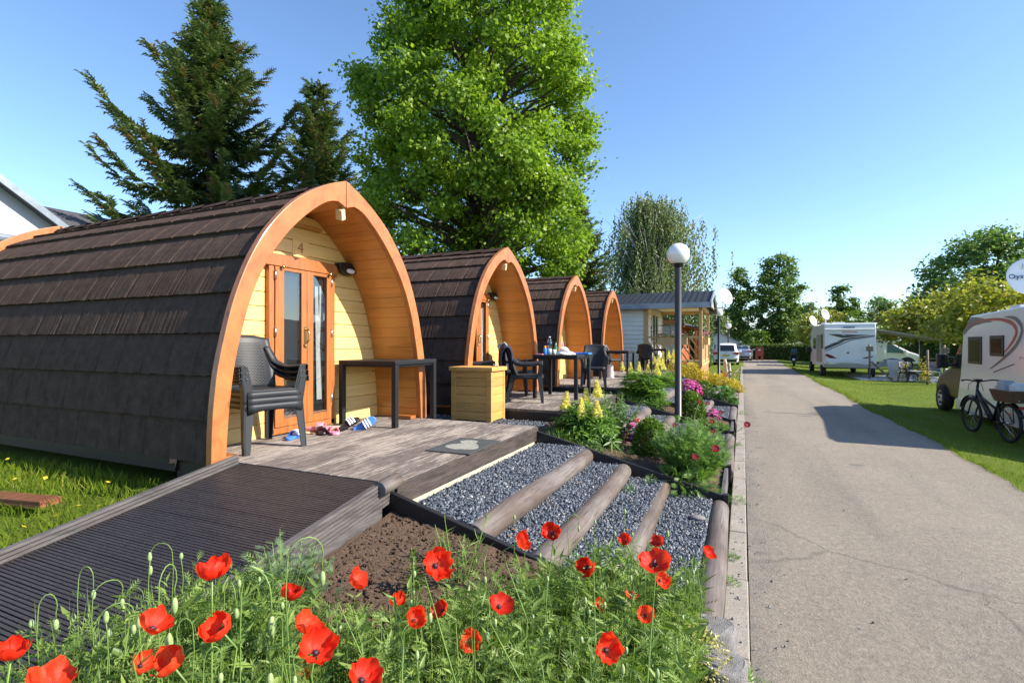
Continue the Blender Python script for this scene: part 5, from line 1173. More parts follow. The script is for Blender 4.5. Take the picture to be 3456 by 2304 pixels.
while n < 95:
    if n < len(fixed): px, py, d = fixed[n]; H_ = spot(px, py, d); x, y = max(-2.05,min(-.2,H_.x)), H_.y; hh = H_.z-bed0(x, y)+.03
    else:
        x, y = rr.uniform(-2.05,-.22), rr.uniform(.5,2.7)
        if not top_ok(x, y) or math.hypot(x, y) < .95: continue
        hh = rr.uniform(.45,.66)*(1.1-.16*y)
    v = rr.randrange(5); t = thing('poppy_bud', 'hairy green poppy bud on a thin stem among the red poppies', 'poppy bud', (x, y, bed0(x, y)-.01), rr.uniform(0,6.3), 'poppy buds'); s_ = hh/.64
    for nm, me in zip(('stem','bud'), BUDL[v]):
        o = bpy.data.objects.new(nm, me); link(o, t); t.scale = (min(1.25, .5+.5*s_),)*2+(s_,)
    n += 1
# the mass of leaves and stems between the flowers
def foliage_mass():
    parts = []; B, Hs = [], []
    while len(B) < 2300:
        x, y = rnd.uniform(-2.05,-.17), rnd.uniform(.35,2.74); e = 1.62+max(0, x+1.35)*1.9-y
        if e < rnd.uniform(-.15,.3) or math.hypot(x, y) < .8: continue
        B.append((x, y, bed0(x, y))); Hs.append(rnd.uniform(.28,.50)*(1.14-.17*y)*(1 if e > .25 else .75))
    B = A_(B); Hs = A_(Hs); n = len(B); lean = np.stack([rng.normal(0,.16,n), rng.normal(0,.16,n), np.ones(n)], -1); lean = nrm(lean)
    tb = rng.normal(.45,.18,n)
    sv = [(-.0045,0,0),(.0045,0,0),(.004,.4,.03),(-.004,.4,.03),(.003,.75,.02),(-.003,.75,.02),(0,1,0)]; sf = [(0,1,2),(0,2,3),(3,2,4),(3,4,5),(5,4,6)]
    parts.append(scatter_arrays(sv, sf, B, frames(lean, rdir(n,-.2,.2)), Hs*1.12, np.clip(tb+.25,0,1)))
    parts.append(scatter_arrays(sv, sf, B, frames(lean, rdir(n,-.2,.2)), Hs*.9, np.clip(tb+.1,0,1)))
    per = 15; u = (np.tile(np.arange(per), n)+rng.random(n*per))/per; P = np.repeat(B,per,0)+np.repeat(lean,per,0)*(np.repeat(Hs,per)*(.12+.86*u))[:,None]
    a = rng.uniform(0,2*PI,n*per); D = np.stack([np.cos(a), np.sin(a), rng.uniform(.0,1.1,n*per)], -1)
    sizes = rng.uniform(.05,.115,n*per)*(1.1-.45*u); tn = np.clip(np.repeat(tb,per)+.22*u-.08+rng.normal(0,.14,n*per),0,1); hf = rng.random(n*per) < .62
    nn = nrm(rng.normal(0,.5,(n*per,3))+A_([0,0,1])); M_ = frames(D, nn)
    parts.append(scatter_arrays(*FEATHER, P[hf], M_[hf], sizes[hf], tn[hf])); lv = [(0,0,0),(.12,.35,.05),(0,1,-.08),(-.12,.35,.05)]
    parts.append(scatter_arrays(lv, LEAF[1], P[~hf], M_[~hf], sizes[~hf]*1.1, tn[~hf]))
    V, F, T = merge_arrays(parts); o = npmesh('poppy_foliage', V, F, MT['poppyleaf'], None, T); tag(o, 'dense tangle of thin green poppy stems and cut leaves', 'foliage', kind='stuff')
foliage_mass()
upright('mugwort', 'grey-green feathery plant against the lower side board of the ramp', 'plant', -1.98, 1.78, .38, .19, .36, 60, MT['greygreen'], 15, .07, FERN)
upright('grass_tuft', 'tall thin grassy stems leaning over the black board', 'plant', -1.42, 2.45, .36, .22, .42, 22, MT['poppyleaf'], 8, .10, BLADE)
def shoot(x, y, lab, h=.17):
    t = thing('lily_shoot', lab, 'plant', (x, y, bed0(x, y)), 0, 'young lily shoots in the bare soil'); n = 46; u = np.sort(rng.random(n)); a = np.arange(n)*2.4
    P = np.stack([0*u, 0*u, .02+u*h], -1); D = np.stack([np.cos(a), np.sin(a), .15+1.1*u], -1)
    lv = [(0,0,0),(.10,.4,.08),(0,1,-.06),(-.10,.4,.08)]; scatter('leaves', lv, LEAF[1], P, frames(D, np.tile(A_([0,0,1.]),(n,1))), .075*(1-.45*u), np.clip(.3+.5*u,0,1), MT['box'], t); m = MB(); m.tube([(0,0,-.02),(0,0,h)], [.007,.004], 6); m.build('stem', MT['stem'], t)
for x, y, lab, h in ((-1.52,2.18,'young lily shoot standing alone in the bare soil',.19),(-1.36,1.86,'young lily shoot nearer the poppies, below the lone one',.19),(-1.60,1.62,'young spreading lily shoot beside the mugwort',.15),(-1.05,1.95,'young lily shoot among the grasses before the black board',.15)): shoot(x, y, lab, h)
mound('sedum', 'cream yellow sedum spilling over the concrete blocks', 'plant', -.20, 2.36, .28, .16, .16, 900, .018, MT['sedum'], LEAF, shell=.8)
for k, (x, y, r, lab) in enumerate(((-.0,2.62,.13,'leafy weed on the kerb below the log end'),(-.02,2.30,.13,'leafy weed on the kerb beside the concrete blocks'),(-.07,3.9,.05,'small weed beside the first kerb log'),(-.08,4.35,.045,'smaller weed farther along the first kerb log'),(-.05,5.9,.09,'trailing weed by the ribbed kerb board'),(-.06,9.2,.06,'weed at the foot of the second kerb log'),(.0,13.2,.09,'weed at the kerb by the third steps'))):
    mound('weed', lab, 'weed', x, y, .0, r, r*.9, int(60+900*r), .07 if r > .1 else .035, MT['feather'], FEATHER, 'weeds along the kerb')

for x, y, z, lab in ((-.98,4.9,.28,'tiny weed sprouting in the gravel below the second log'),(-.62,3.9,.16,'small weed in the lowest gravel beside the third log'),(-.85,5.3,.28,'small weed tuft by the far end of the third log')):
    mound('weed', lab, 'weed', x, y, z, .045, .06, 46, .045, MT['feather'], FEATHER, 'weeds in the gravel steps')
m = MB(); m.ball((0,0,0), .06, 12, 0, (1.2,.9,.38)); o = m.build('flat_stone', MT['stone']); o.location = (-.36, 4.75, .165); tag(o, 'flat pale grey stone on the lowest gravel by the kerb log', 'stone')
n = 60; x = rng.uniform(-2.05,-.3,n); yv = rng.uniform(2.95,5.4,n); zz = A_([[.535,.395,.28,.15][0 if a < -1.56 else 1 if a < -1.13 else 2 if a < -.72 else 3] for a in x])+.008
tag(scatter('leaf_litter', *LEAF, np.stack([x,yv,zz],-1), frames(rdir(n,-.1,.1), rdir(n,.8,1)), rng.uniform(.015,.04,n), rng.random(n), MT['deadleaf']), 'dry leaf bits scattered on the gravel steps', 'litter', kind='stuff')
# ---------------------------------------------------------------- buildings
# mobile home with a covered porch
hm = thing('mobile_home', 'cream sided mobile home with dark tile roof and a timber porch', 'mobile home', (-3.3, 19.75, 0)); HW = 4.3; FZ = .93; EZ = 3.1
m = MB(); z = FZ-.25; k = 0
while z < EZ-.02:
    z1 = min(z+.165, EZ); m.hexa([(-8,.0,z),(0,.0,z),(0,HW,z),(-8,HW,z)], [(-8,.035,z1),(-.035,.035,z1),(-.035,HW-.035,z1),(-8,HW-.035,z1)]); z = z1
m.build('wall', MT['siding'], hm)
m = MB(); m.box(-8,0,.05,HW-.05,-.2,FZ-.25); m.build('skirting', MT['greypanel'], hm)
m = MB(); m.box(-.09,.012,-.012,.09,FZ-.25,EZ); m.box(-.09,.012,HW-.09,HW+.012,FZ-.25,EZ); m.build('corner_trim', MT['porchwood'], hm)
# door and window on the porch end, window on the long side
w = MB(); w.box(.0,.03,1.35,1.42,FZ,FZ+1.95); w.box(.0,.03,2.75,2.82,FZ,FZ+1.95); w.box(.0,.03,1.42,2.75,FZ+1.88,FZ+1.95); w.box(.0,.03,2.05,2.12,FZ,FZ+1.88); w.box(.0,.03,1.42,2.75,FZ,FZ+.07); wf = w.build('glazed_door', MT['white'], hm)
m = MB(); m.box(.004,.012,1.42,2.05,FZ+.07,FZ+1.88); m.box(.004,.012,2.12,2.75,FZ+.07,FZ+1.88); m.build('pane', MT['carglass'], wf)
w = MB(); w.box(-3.1,-2.2,-.03,-.0,FZ+.85,FZ+1.75); wf = w.build('window', MT['white'], hm); m = MB(); m.box(-3.04,-2.26,-.036,-.028,FZ+.91,FZ+1.69); m.build('pane', MT['carglass'], wf)
# porch
PX = 1.92
m = MB(); m.box(0,PX+.06,-.02,HW+.02,FZ-.09,FZ); m.build('porch_floor', MT['porchwood'], hm)
m = MB()
for q in range(6): m.box(.02,PX+.02,-.005,.02,-.05+.145*q,-.05+.145*q+.138); m.box(PX,PX+.025,.0,HW,-.05+.145*q,-.05+.145*q+.138)
m.build('porch_base', MT['porchbase'], hm)
for (x, y) in ((PX,.0),(PX,HW-.11),(.01,.0),(PX,HW/2-.05)):
    m = MB(); m.box(x-.055,x+.055,y,y+.11,FZ,EZ-.16 if y != HW/2-.05 else FZ+.95); m.build('porch_post', MT['porchwood'], hm, bev=.006)
m = MB(); m.box(0,PX+.06,-.005,.115,EZ-.16,EZ-.0); m.box(PX-.055,PX+.055,.11,HW,EZ-.16,EZ); m.box(0,PX,HW-.11,HW,EZ-.16,EZ); m.build('porch_beam', MT['porchwood'], hm)
m = MB(); m.box(.03,PX-.05,.12,HW-.12,EZ-.03,EZ-.01); m.build('porch_ceiling', MT['siding'], hm)
m = MB(); m.box(.06,PX-.055,.02,.09,FZ+.93,FZ+1.0); m.box(.06,PX-.055,.03,.08,FZ+.03,FZ+.09)
for q in range(9):
    x0 = -.05+q*.23; x1 = x0+.62; z0, z1 = FZ+.94, FZ+.08
    if x0 < .06: t_ = (.06-x0)/.62; x0 = .06; z0 = z0+(z1-z0)*t_
    if x1 > PX-.06: t_ = (PX-.06-x0)/(x1-x0); z1 = z0+(z1-z0)*t_; x1 = PX-.06
    m.bar((x0,.055,z0),(x1,.055,z1),.05,.022,0,(0,1,0))
m.box(PX-.03,PX+.04,.115,HW-.115,FZ+.93,FZ+1.0); m.box(PX-.02,PX+.03,.115,HW-.115,FZ+.03,FZ+.09)
for q in range(26): y = .16+q*.155; m.box(PX-.012,PX+.014,y,y+.10,FZ+.09,FZ+.93)
m.build('railing', MT['porchwood'], hm)
# roof: ridge along x, tile-profile sheet
m = MB(); RZ = 3.72; x0, x1 = -8.4, PX+.35
for sg, (ya, yb) in ((1, (HW/2, -.32)), (-1, (HW/2, HW+.32))):
    n = 10; rows = []; cols = int((x1-x0)/.055)
    for i in range(n+1):
        for e in (0, 1) if i < n else (0,):
            u = (i+e*.98)/n; y = ya+(yb-ya)*u; zc = RZ+(EZ-.03-RZ)*u-(.0 if e == 0 else -.012)+(.03 if e == 0 else .0)
            rows.append([(x0+.055*j, y, zc+.016*math.sin(2*PI*j/4)) for j in range(cols+1)])
    m.grid(rows)
rf = m.build('roof', MT['rooftile'], hm, fix=False)
m = MB(); m.box(x0,x1,-.36,-.31,EZ-.16,EZ+.03); m.box(x0,x1,HW+.31,HW+.36,EZ-.16,EZ+.03); m.box(x0,x1,-.31,-.02,EZ-.155,EZ-.135)
for sg, y0_, y1_ in ((1,-.36,HW/2),(-1,HW+.36,HW/2)): m.hexa([(x1-.01,y0_,EZ-.16),(x1+.03,y0_,EZ-.16),(x1+.03,y1_,RZ-.14),(x1-.01,y1_,RZ-.14)], [(x1-.01,y0_,EZ+.05),(x1+.03,y0_,EZ+.05),(x1+.03,y1_,RZ+.08),(x1-.01,y1_,RZ+.08)])
m.build('gutter', MT['zinc'], rf)
m = MB(); m.prism([(-.0,EZ-.02),(HW,EZ-.02),(HW/2,RZ-.06)], x1-.10, x1-.06, 'x'); m.build('gable_panel', MT['white'], rf)
m = MB(); m.tube([(PX+.1,HW-.6,EZ+.05),(PX+.75,HW-.5,EZ+.05)], .025, 8); m.tube([(PX+.72,HW-.5,EZ-.0),(PX+.72,HW-.5,EZ+.3)], .03, 8)
arm = m.build('dish_arm', MT['steel'], hm)
def dish(parent, loc, r, face, mat='white', lnb=True):
    M3 = Vector(face).normalized().to_track_quat('Z','Y').to_matrix()
    m = MB(); m.lathe([(0,-.0),(r*.4,.02*r),(r*.75,.075*r),(r,.14*r),(r*1.02,.13*r),(r*.75,.05*r),(0,-.035*r)], 30, loc, M3)
    d = m.build('dish', MT[mat], parent)
    if lnb:
        m = MB(); p = Vector(loc); q = p+M3 @ Vector((0,-r*.95,.1*r)); e = p+M3 @ Vector((0,-r*.55,r*.95)); m.tube([q, e], .012, 6); m.ball(tuple(e), .05, 10); m.build('receiver', MT['greypanel'], d)
    return d, M3
dish(hm, (PX+.72,HW-.55,EZ+.52), .37, (.85,-.62,.3))
for k, (x, y, rz, L) in enumerate(((.75,-.13,0,1.05),(PX+.14,.9,PI/2,1.2))):
    fb = thing('flower_box', ['timber flower box hung on the near railing of the porch','timber flower box hung on the lane side of the porch'][k], 'flower box', (-3.3+x+(0 if k else .2), 19.75+y, FZ+.68), rz, 'flower boxes of the porch')
    m = MB(); m.box(-L/2,L/2,-.1,.1,0,.24); m.box(-L/2-.01,L/2+.01,-.11,.11,.24,.265); m.build('box_sides', MT['porchwood'], fb)
    n = 150; P = np.stack([rng.uniform(-L/2,L/2,n), rng.uniform(-.1,.1,n), rng.uniform(.26,.40,n)], -1); scatter('foliage', *LEAF, P, frames(rdir(n,-.2,1), rdir(n,0,1)), rng.uniform(.05,.1,n), rng.random(n), MT['mint'], fb)
    n = 46; P = np.stack([rng.uniform(-L/2,L/2,n), rng.uniform(-.12,.1,n), rng.uniform(.34,.47,n)], -1); scatter('blossoms', *LEAF, P, frames(rdir(n,-.2,1), rdir(n,0,1)), .06, rng.random(n), MT['pinkflower'], fb)
rk = thing('drying_rack', 'thin metal drying rack hooked on the porch railing', 'drying rack', (-2.85, 19.9, FZ+1.0)); m = MB()
m.tube([(-.3,0,0),(-.3,0,.36),(-.25,0,.4),(.35,0,.4),(.4,0,.36),(.4,0,0)], .014, 6); m.tube([(-.3,.0,.2),(.4,.0,.2)], .008, 6); m.build('frame', MT['lamppost'], rk)
# chalets beyond
def chalet(label, x0, x1, y0, y1, ez, rz_, wall, front, porch=True):
    t = thing('chalet', label, 'chalet', (x1, y0, 0)); W = x1-x0; D = y1-y0
    m = MB(); m.box(-W,0,0,D,-.2,ez); m.prism([(-W,ez),(0,ez),(-W/2,rz_)], .02, D-.02, 'y'); m.build('wall', MT[wall], t)
    m = MB()
    for sg in (-1, 1):
        xa = -W/2; xb = 0.45 if sg > 0 else -W-.45; zb = ez-(rz_-ez)*.9/W
        m.hexa([(xa,-.35,rz_),(xb,-.35,zb),(xb,D+.35,zb),(xa,D+.35,rz_)], [(xa,-.35,rz_+.10),(xb,-.35,zb+.10),(xb,D+.35,zb+.10),(xa,D+.35,rz_+.10)])
    m.build('roof', MT['slate'], t)
    m = MB(); m.box(-W-.3,.3,-.36,-.3,ez-.02,ez+.16); m.box(.36,.42,-.3,D+.3,ez-.2,ez-.08); m.build('fascia_board', MT['redwood'], t)
    m = MB()
    for q in range(int(D/.5)): m.box(.002,.03,.1+q*.5,.1+q*.5+.46,.1,ez-.05)
    m.build('front_boards', MT[front], t)
    for yy_ in (D*.25, D*.7):
        m = MB(); m.box(.02,.05,yy_,yy_+1.0,ez-1.5,ez-.5); f = m.build('window', MT['white'], t); m = MB(); m.box(.05,.056,yy_+.07,yy_+.93,ez-1.43,ez-.57); m.build('pane', MT['carglass'], f)
    if porch:
        for q in range(4): m = MB(); m.box(.9,1.0,.2+q*D/3.3,.3+q*D/3.3,0,ez-.25); m.build('post', MT['redwood'], t)
        m = MB(); m.hexa([(.3,-.1,ez-.12),(1.2,-.1,ez-.28),(1.2,D,ez-.28),(.3,D,ez-.12)], [(.3,-.1,ez-.06),(1.2,-.1,ez-.22),(1.2,D,ez-.22),(.3,D,ez-.06)]); m.build('porch_roof', MT['slate'], t)
    return t
chalet('grey walled chalet with a slate roof and red timber front, seen through the porch', -9.5, -3.3, 29.5, 36.5, 2.75, 3.35, 'greypanel', 'redwood')
chalet('small chalet with a dark carport roof beyond the red fronted one', -8.5, -3.0, 42.5, 50, 2.2, 2.8, 'redwood', 'redwood', False)
hut = thing('garden_hut', 'small white gabled hut above the roof of the white estate car', 'hut', (-2.2, 58, 0)); m = MB(); m.prism([(-1.9,0),(1.9,0),(1.9,1.65),(0,2.75),(-1.9,1.65)], 0, 3, 'y'); m.build('wall', MT['render'], hut)
m = MB()
for sg in (-1,1): m.hexa([(0,-.2,2.76),(sg*2.15,-.2,1.52),(sg*2.15,3.2,1.52),(0,3.2,2.76)], [(0,-.2,2.86),(sg*2.15,-.2,1.62),(sg*2.15,3.2,1.62),(0,3.2,2.86)])
m.build('roof', MT['zinc'], hut); m = MB(); m.box(-.5,.5,-.02,.0,.8,1.5); m.build('window', MT['carglass'], hut)
hut = thing('caravan', 'pale green static caravan far behind the motorbike', 'caravan', (7.0, 64, 0)); m = MB(); m.prism([(0,.3),(5.5,.3),(5.5,2.1),(0,2.1)], 0, 2.4, 'y'); m.build('wall', MT['palehut'], hut, bev=.08)
m = MB(); m.box(-.15,5.65,-.2,2.6,2.1,2.25); m.build('roof', MT['white'], hut); m = MB(); m.box(.9,1.9,-.02,.0,1.15,1.75); m.box(3,4.2,-.02,0,1.15,1.75); m.build('window', MT['blueglass'], hut); m = MB(); m.box(.3,5.2,.2,2.2,-.1,.3); m.build('skirting', MT['greypanel'], hut)
# house at the left edge
hs = thing('gable_house', 'white rendered house with a slate roof at the left edge', 'house', (-20, 9.75, .3)); m = MB()
ez, w, pk_ = 4.55, 6.4, .70
m.prism([(-2*w,0),(0,0),(0,ez),(-w,ez+w*pk_),(-2*w,ez)], -9, 0, 'x'); m.build('wall', MT['shadedrender'], hs)
m = MB()
for sg in (-1, 1):
    ye = .4 if sg > 0 else -2*w-.4; ze = ez-.4*pk_
    m.hexa([(-9.3,-w,ez+w*pk_),(.38,-w,ez+w*pk_),(.38,ye,ze),(-9.3,ye,ze)], [(-9.3,-w,ez+w*pk_+.16),(.38,-w,ez+w*pk_+.16),(.38,ye,ze+.16),(-9.3,ye,ze+.16)])
m.build('roof', MT['slate'], hs)
m = MB(); m.hexa([(.38,-w,ez+w*pk_-.06),(.44,-w,ez+w*pk_-.06),(.44,.4,ez-.4*pk_-.06),(.38,.4,ez-.4*pk_-.06)], [(.38,-w,ez+w*pk_+.17),(.44,-w,ez+w*pk_+.17),(.44,.4,ez-.4*pk_+.17),(.38,.4,ez-.4*pk_+.17)]); m.build('verge_trim', MT['zinc'], hs)
m = MB(); m.hexa([(.02,-6.2,4.5),(1.3,-6.2,4.25),(1.3,-.9,4.25),(.02,-.9,4.5)], [(.02,-6.2,4.62),(1.3,-6.2,4.37),(1.3,-.9,4.37),(.02,-.9,4.62)]); m.tube([(1.35,-6.2,4.25),(1.35,-.85,4.23)], .07, 10); m.build('canopy', MT['zinc'], hs)
m = MB(); m.box(.03,1.1,-5.8,-1.3,3.2,4.2); m.build('timber_panel', MT['lining'], hs)
wg = thing('slate_wing', 'low slate roofed wing right of the white gable, with a steel flue', 'house', (-26, 11.65, .3)); m = MB(); m.prism([(-4,0),(4,0),(4,3.6),(0,6.75),(-4,3.6)], 0, 14, 'y'); m.build('wall', MT['render'], wg)
m = MB()
for sg in (-1,1): m.hexa([(0,-.3,6.78),(sg*4.4,-.3,3.3),(sg*4.4,16.3,3.3),(0,16.3,6.78)], [(0,-.3,6.95),(sg*4.4,-.3,3.47),(sg*4.4,16.3,3.47),(0,16.3,6.95)])
rfw = m.build('roof', MT['slate'], wg); m = MB(); m.tube([(1.4,4.0,5.4),(1.4,4.0,7.15)], .10, 14); m.build('flue', MT['steel'], rfw)
m = MB(); m.hexa([(2.0,2.0,5.36),(2.35,2.0,5.09),(2.35,2.45,5.09),(2.0,2.45,5.36)],[(2.0,2.0,5.40),(2.35,2.0,5.13),(2.35,2.45,5.13),(2.0,2.45,5.40)]); m.build('skylight', MT['white'], rfw)
# ---------------------------------------------------------------- vehicles
def wheel(parent, x, y, r, w, out=-1, rim='rim', z=None):
    M3 = Matrix(((0,0,out),(1,0,0),(0,out,0))); z = r if z is None else z
    m = MB(); m.lathe([(r*.62,-w/2),(r*.9,-w/2),(r,-w*.36),(r,w*.36),(r*.9,w/2),(r*.62,w/2)], 26, (x,y,z), M3, caps=False); wl_ = m.build('wheel', MT['tyre'], parent)
    m = MB(); m.lathe([(0,w*.36),(r*.16,w*.4),(r*.2,w*.30),(r*.56,w*.36),(r*.64,w*.47),(r*.66,w*.40),(r*.64,0)], 26, (x,y,z), M3); rm = m.build('rim', MT[rim], wl_)
    m = MB()
    for q in range(6):
        a = 2*PI*q/6; c, s_ = math.cos(a), math.sin(a); m.ball(tuple(Vector((x,y,z))+M3 @ Vector((r*.42*c, r*.42*s_, w*.335))), r*.10, 8)
    m.build('rim_opening', MT['dark_inside'], wl_)
    return wl_
def ribbon(m, pts, ws, f, n=6):
    P = cr([pts[0]]+list(pts[1:-1])+[pts[-1]], n); N_ = len(P); W = [np.interp(i/(N_-1), np.linspace(0,1,len(ws)), ws) for i in range(N_)]
    A = []; B = []
    for i in range(N_):
        a = P[max(0,i-1)]; b = P[min(N_-1,i+1)]; t = Vector((b[0]-a[0], b[1]-a[1])).normalized(); n_ = (-t.y, t.x)
        A.append(f(P[i][0]+n_[0]*W[i], P[i][1]+n_[1]*W[i])); B.append(f(P[i][0]-n_[0]*W[i], P[i][1]-n_[1]*W[i]))
    m.grid([A, B], sm=False)
# lettered motorhome on the pitch, seen from behind
kn = thing('motorhome', 'white motorhome seen from behind, with dark zigzag stripes and two roof dishes', 'motorhome', (3.9, 31.3, -.12)); W = 2.28; L = 5.3; TOP = 2.83
m = MB(); m.prism([(.04,.72),(.0,1.0),(.02,2.38),(.09,TOP-.03),(.2,TOP),(L-.4,TOP-.02),(L+.25,TOP-.35),(L+.3,1.85),(L-.1,1.55),(L-.1,.5),(.25,.5)], 0, W, 'x'); body = m.build('body', MT['offwhite'], kn, bev=.055, seg=3)
m = MB(); m.prism([(L-.12,.45),(L-.12,1.95),(L+.5,1.92),(L+1.15,1.25),(L+1.75,1.02),(L+1.85,.5)], .12, W-.12, 'x'); cab = m.build('cab', MT['offwhite'], kn, bev=.07)
m = MB(); m.hexa([(.10,L+.0,1.28),(.10,L+.95,1.28),(.115,L+.95,1.3),(.115,L,1.3)], [(.10,L+.05,1.85),(.10,L+.45,1.85),(.115,L+.45,1.85),(.115,L+.05,1.85)]); m.build('cab_window', MT['carglass'], cab)
m = MB(); m.box(-.22,.08,L+.85,L+.97,1.22,1.55); m.build('mirror', MT['black_plastic'], cab, bev=.02)
for sy in (.85, 5.75):
    for sx, o in ((.05,-1),(W-.05,1)): wheel(kn, sx+o*.0, sy, .33, .22, o)
F = lambda x, z: (x, -.006, z)
gx = lambda px: (px-660)*.00281; gy = lambda py: TOP-(py-340)*.00281
def gpoly(pts, nm, mat, y=-.006, d=.02):
    m = MB(); m.prism([(gx(a), gy(b)) for a, b in pts], y, y+d, 'y'); return m.build(nm, MT[mat], body)
gpoly([(720,543),(905,543),(985,572),(1160,558),(1380,560),(1130,592),(1010,610),(945,612)], 'stripe', 'darkstripe')
gpoly([(845,690),(955,632),(1090,608),(1440,568),(1445,582),(1090,634),(960,674)], 'stripe', 'darkstripe')
gpoly([(668,782),(820,702),(985,674),(905,722),(790,778),(668,836)], 'stripe', 'darkstripe')
gpoly([(672,856),(1085,646),(1440,588),(1440,594),(1090,658),(700,858)], 'stripe', 'bluestripe'); gpoly([(950,546),(1160,552),(1020,566)], 'stripe', 'bluestripe')
gpoly([(940,494),(1180,500),(1180,512),(940,508)], 'brake_light', 'redlight'); gpoly([(925,990),(1130,992),(1130,1040),(935,1040)], 'number_plate', 'plate_w', -.012)
m = MB()
for q in range(7):
    if q not in (3,): m.box(gx(955+q*23), gx(970+q*23), -.016,-.012, gy(1028), gy(1005))
m.build('plate_marks', MT['bluestripe'], body)
text('lettering', 'KNAUS', .155, axes((1,0,0),(0,0,1),(0,-1,0),(gx(1058),.028,gy(420))), MT['bluestripe'], body, .012)
for nm, pts in (('tail_light', [(672,912),(720,910),(800,945),(860,990),(760,990),(690,950)]), ('tail_light', [(1450,945),(1380,942),(1300,965),(1225,1008),(1330,1010),(1430,990)])):
    m = MB(); m.prism([(gx(a), gy(b)) for a, b in pts], -.03, .02, 'y'); m.build(nm, MT['darkred'], body, bev=.01)
m = MB(); m.prism([(gx(a), gy(b)) for a, b in ((655,1030),(720,985),(900,1000),(1170,1000),(1350,985),(1472,930),(1472,1085),(1300,1110),(1180,1085),(920,1075),(800,1108),(650,1095))], -.05, .10, 'y'); bp = m.build('bumper', MT['offwhite'], kn, bev=.025)
for px in (700, 1375):
    m = MB(); m.box(gx(px-25), gx(px+25), -.056, -.048, gy(1102 if px > 1000 else 1070), gy(1092 if px > 1000 else 1060)); m.build('reflector', MT['redlight'], bp)
m = MB(); m.box(.3,.5,-.055,.12,TOP-.42,TOP-.40); m.prism([(-.035,gy(455)),(-.005,gy(440)),(.03,gy(440)),(.03,gy(470)),(-.005,gy(470))], .03, W-.03, 'x'); m.build('rear_ledge', MT['white'], body)
m = MB(); m.lathe([(.045,0),(.04,.02),(0,.022)], 14, (gx(1038), .0, gy(885)), Matrix(((1,0,0),(0,0,-1),(0,1,0)))); m.build('lock', MT['black_plastic'], body)
for y, z0, z1, l in ((.5,1.5,2.25,.55),(3.3,1.45,2.1,1.1)):
    m = MB(); m.box(-.012,.005,y,y+l,z0,z1); m.build('side_window', MT['carglass'], body, bev=.01)
m = MB(); m.box(-.008,.004,.9,3.0,.75,2.25); m.build('side_panel', MT['greystripe'], body)
m = MB(); m.box(.6,1.1,1.2,1.7,TOP-.01,TOP+.09); m.box(1.0,1.4,3.0,3.4,TOP-.01,TOP+.1); m.build('roof_vent', MT['offwhite'], body, bev=.02)
for (x, y, z, r, fc, lb) in ((.18,1.15,TOP+.5,.31,(.75,-.7,.3),'grey'),(-.02,4.6,TOP+.3,.31,(.8,-.65,.32),'white')):
    m = MB(); m.tube([(x+.05,y+.12,TOP-.02),(x+.03,y+.1,z-r*.7),(x,y+.06,z)], .035, 8); m.box(x-.15,x+.2,y-.05,y+.3,TOP-.01,TOP+.07); mast = m.build('dish_mast', MT['offwhite'], kn); dish(mast, (x, y, z), r, fc, 'white' if lb == 'white' else 'dishgrey')
# awning of that motorhome
aw = MB(); x0, x1 = W+.03, W+3.0; aw.hexa([(x0,1.4,2.55),(x1,1.4,2.0),(x1,5.0,2.0),(x0,5.0,2.55)], [(x0,1.4,2.58),(x1,1.4,2.03),(x1,5.0,2.03),(x0,5.0,2.58)]); aw.box(x1-.02,x1+.03,1.4,5.0,1.93,2.04)
a_ = aw.build('awning', MT['awning'], kn)
for y in (1.5, 4.9): m = MB(); m.tube([(x1,y,1.98),(x1-.03,y,.02)], .022, 8); m.build('awning_pole', MT['offwhite'], a_)
m = MB(); m.box(W-.02,W+.1,1.3,5.1,2.52,2.66); m.build('awning_case', MT['white'], a_)
# white coach-built van standing crosswise
vn = thing('motorhome', 'white motorhome facing right behind the striped one, with a sloping van cab', 'motorhome', (10.9, 42.6, -.12)); m = MB()
m.prism([(-6.2,.5),(-1.95,.5),(-1.95,1.6),(-1.72,1.72),(-1.12,1.9),(-1.06,2.12),(-1.5,2.45),(-2.3,2.68),(-6.2,2.7)], 0, 2.2, 'y'); bd = m.build('body', MT['white'], vn, bev=.07)
m = MB(); m.prism([(-2.2,.42),(-2.2,1.75),(-1.55,1.78),(-.62,1.22),(-.1,1.02),(.05,.8),(.08,.42)], .12, 2.08, 'y'); cb = m.build('cab', MT['white'], vn, bev=.09)
m = MB(); m.prism([(-1.86,1.14),(-.72,1.10),(-1.5,1.66),(-1.86,1.68)], .105, .14, 'y'); m.build('cab_window', MT['blueglass'], cb)
m = MB(); m.prism([(-1.46,1.74),(-.66,1.27),(-.6,1.24),(-1.42,1.76)], .25, 1.95, 'y'); m.build('windscreen', MT['carglass'], cb)
m = MB(); m.prism([(-1.95,2.32),(-1.1,2.08),(-1.3,2.05),(-1.75,2.16)], -.008, .02, 'y'); m.build('stripe', MT['darkstripe'], bd)
m = MB(); m.box(-.98,-.82,-.08,.12,1.05,1.3); m.build('mirror', MT['offwhite'], cb, bev=.02); m = MB(); m.box(-.12,.06,.1,.4,.72,.9); m.build('headlight', MT['steel'], cb, bev=.02)
m = MB(); m.box(-1.25,.09,.1,2.1,.40,.55); m.build('sill', MT['offwhite'], cb, bev=.03)
for x in (-.72, -4.9):
    for y in (.2, 2.0):
        wl2 = wheel(vn, 0, 0, .34, .22, -1 if y < 1 else 1); 
        wl2.location = (x, y, 0); wl2.rotation_euler = (0,0,PI/2)
m = MB(); m.prism([(-1.15+.45*math.cos(PI*q/12)+.43, .42+.43*math.sin(PI*q/12)) for q in range(13)], .112, .16, 'y'); m.build('wheel_arch', MT['dark_inside'], cb)
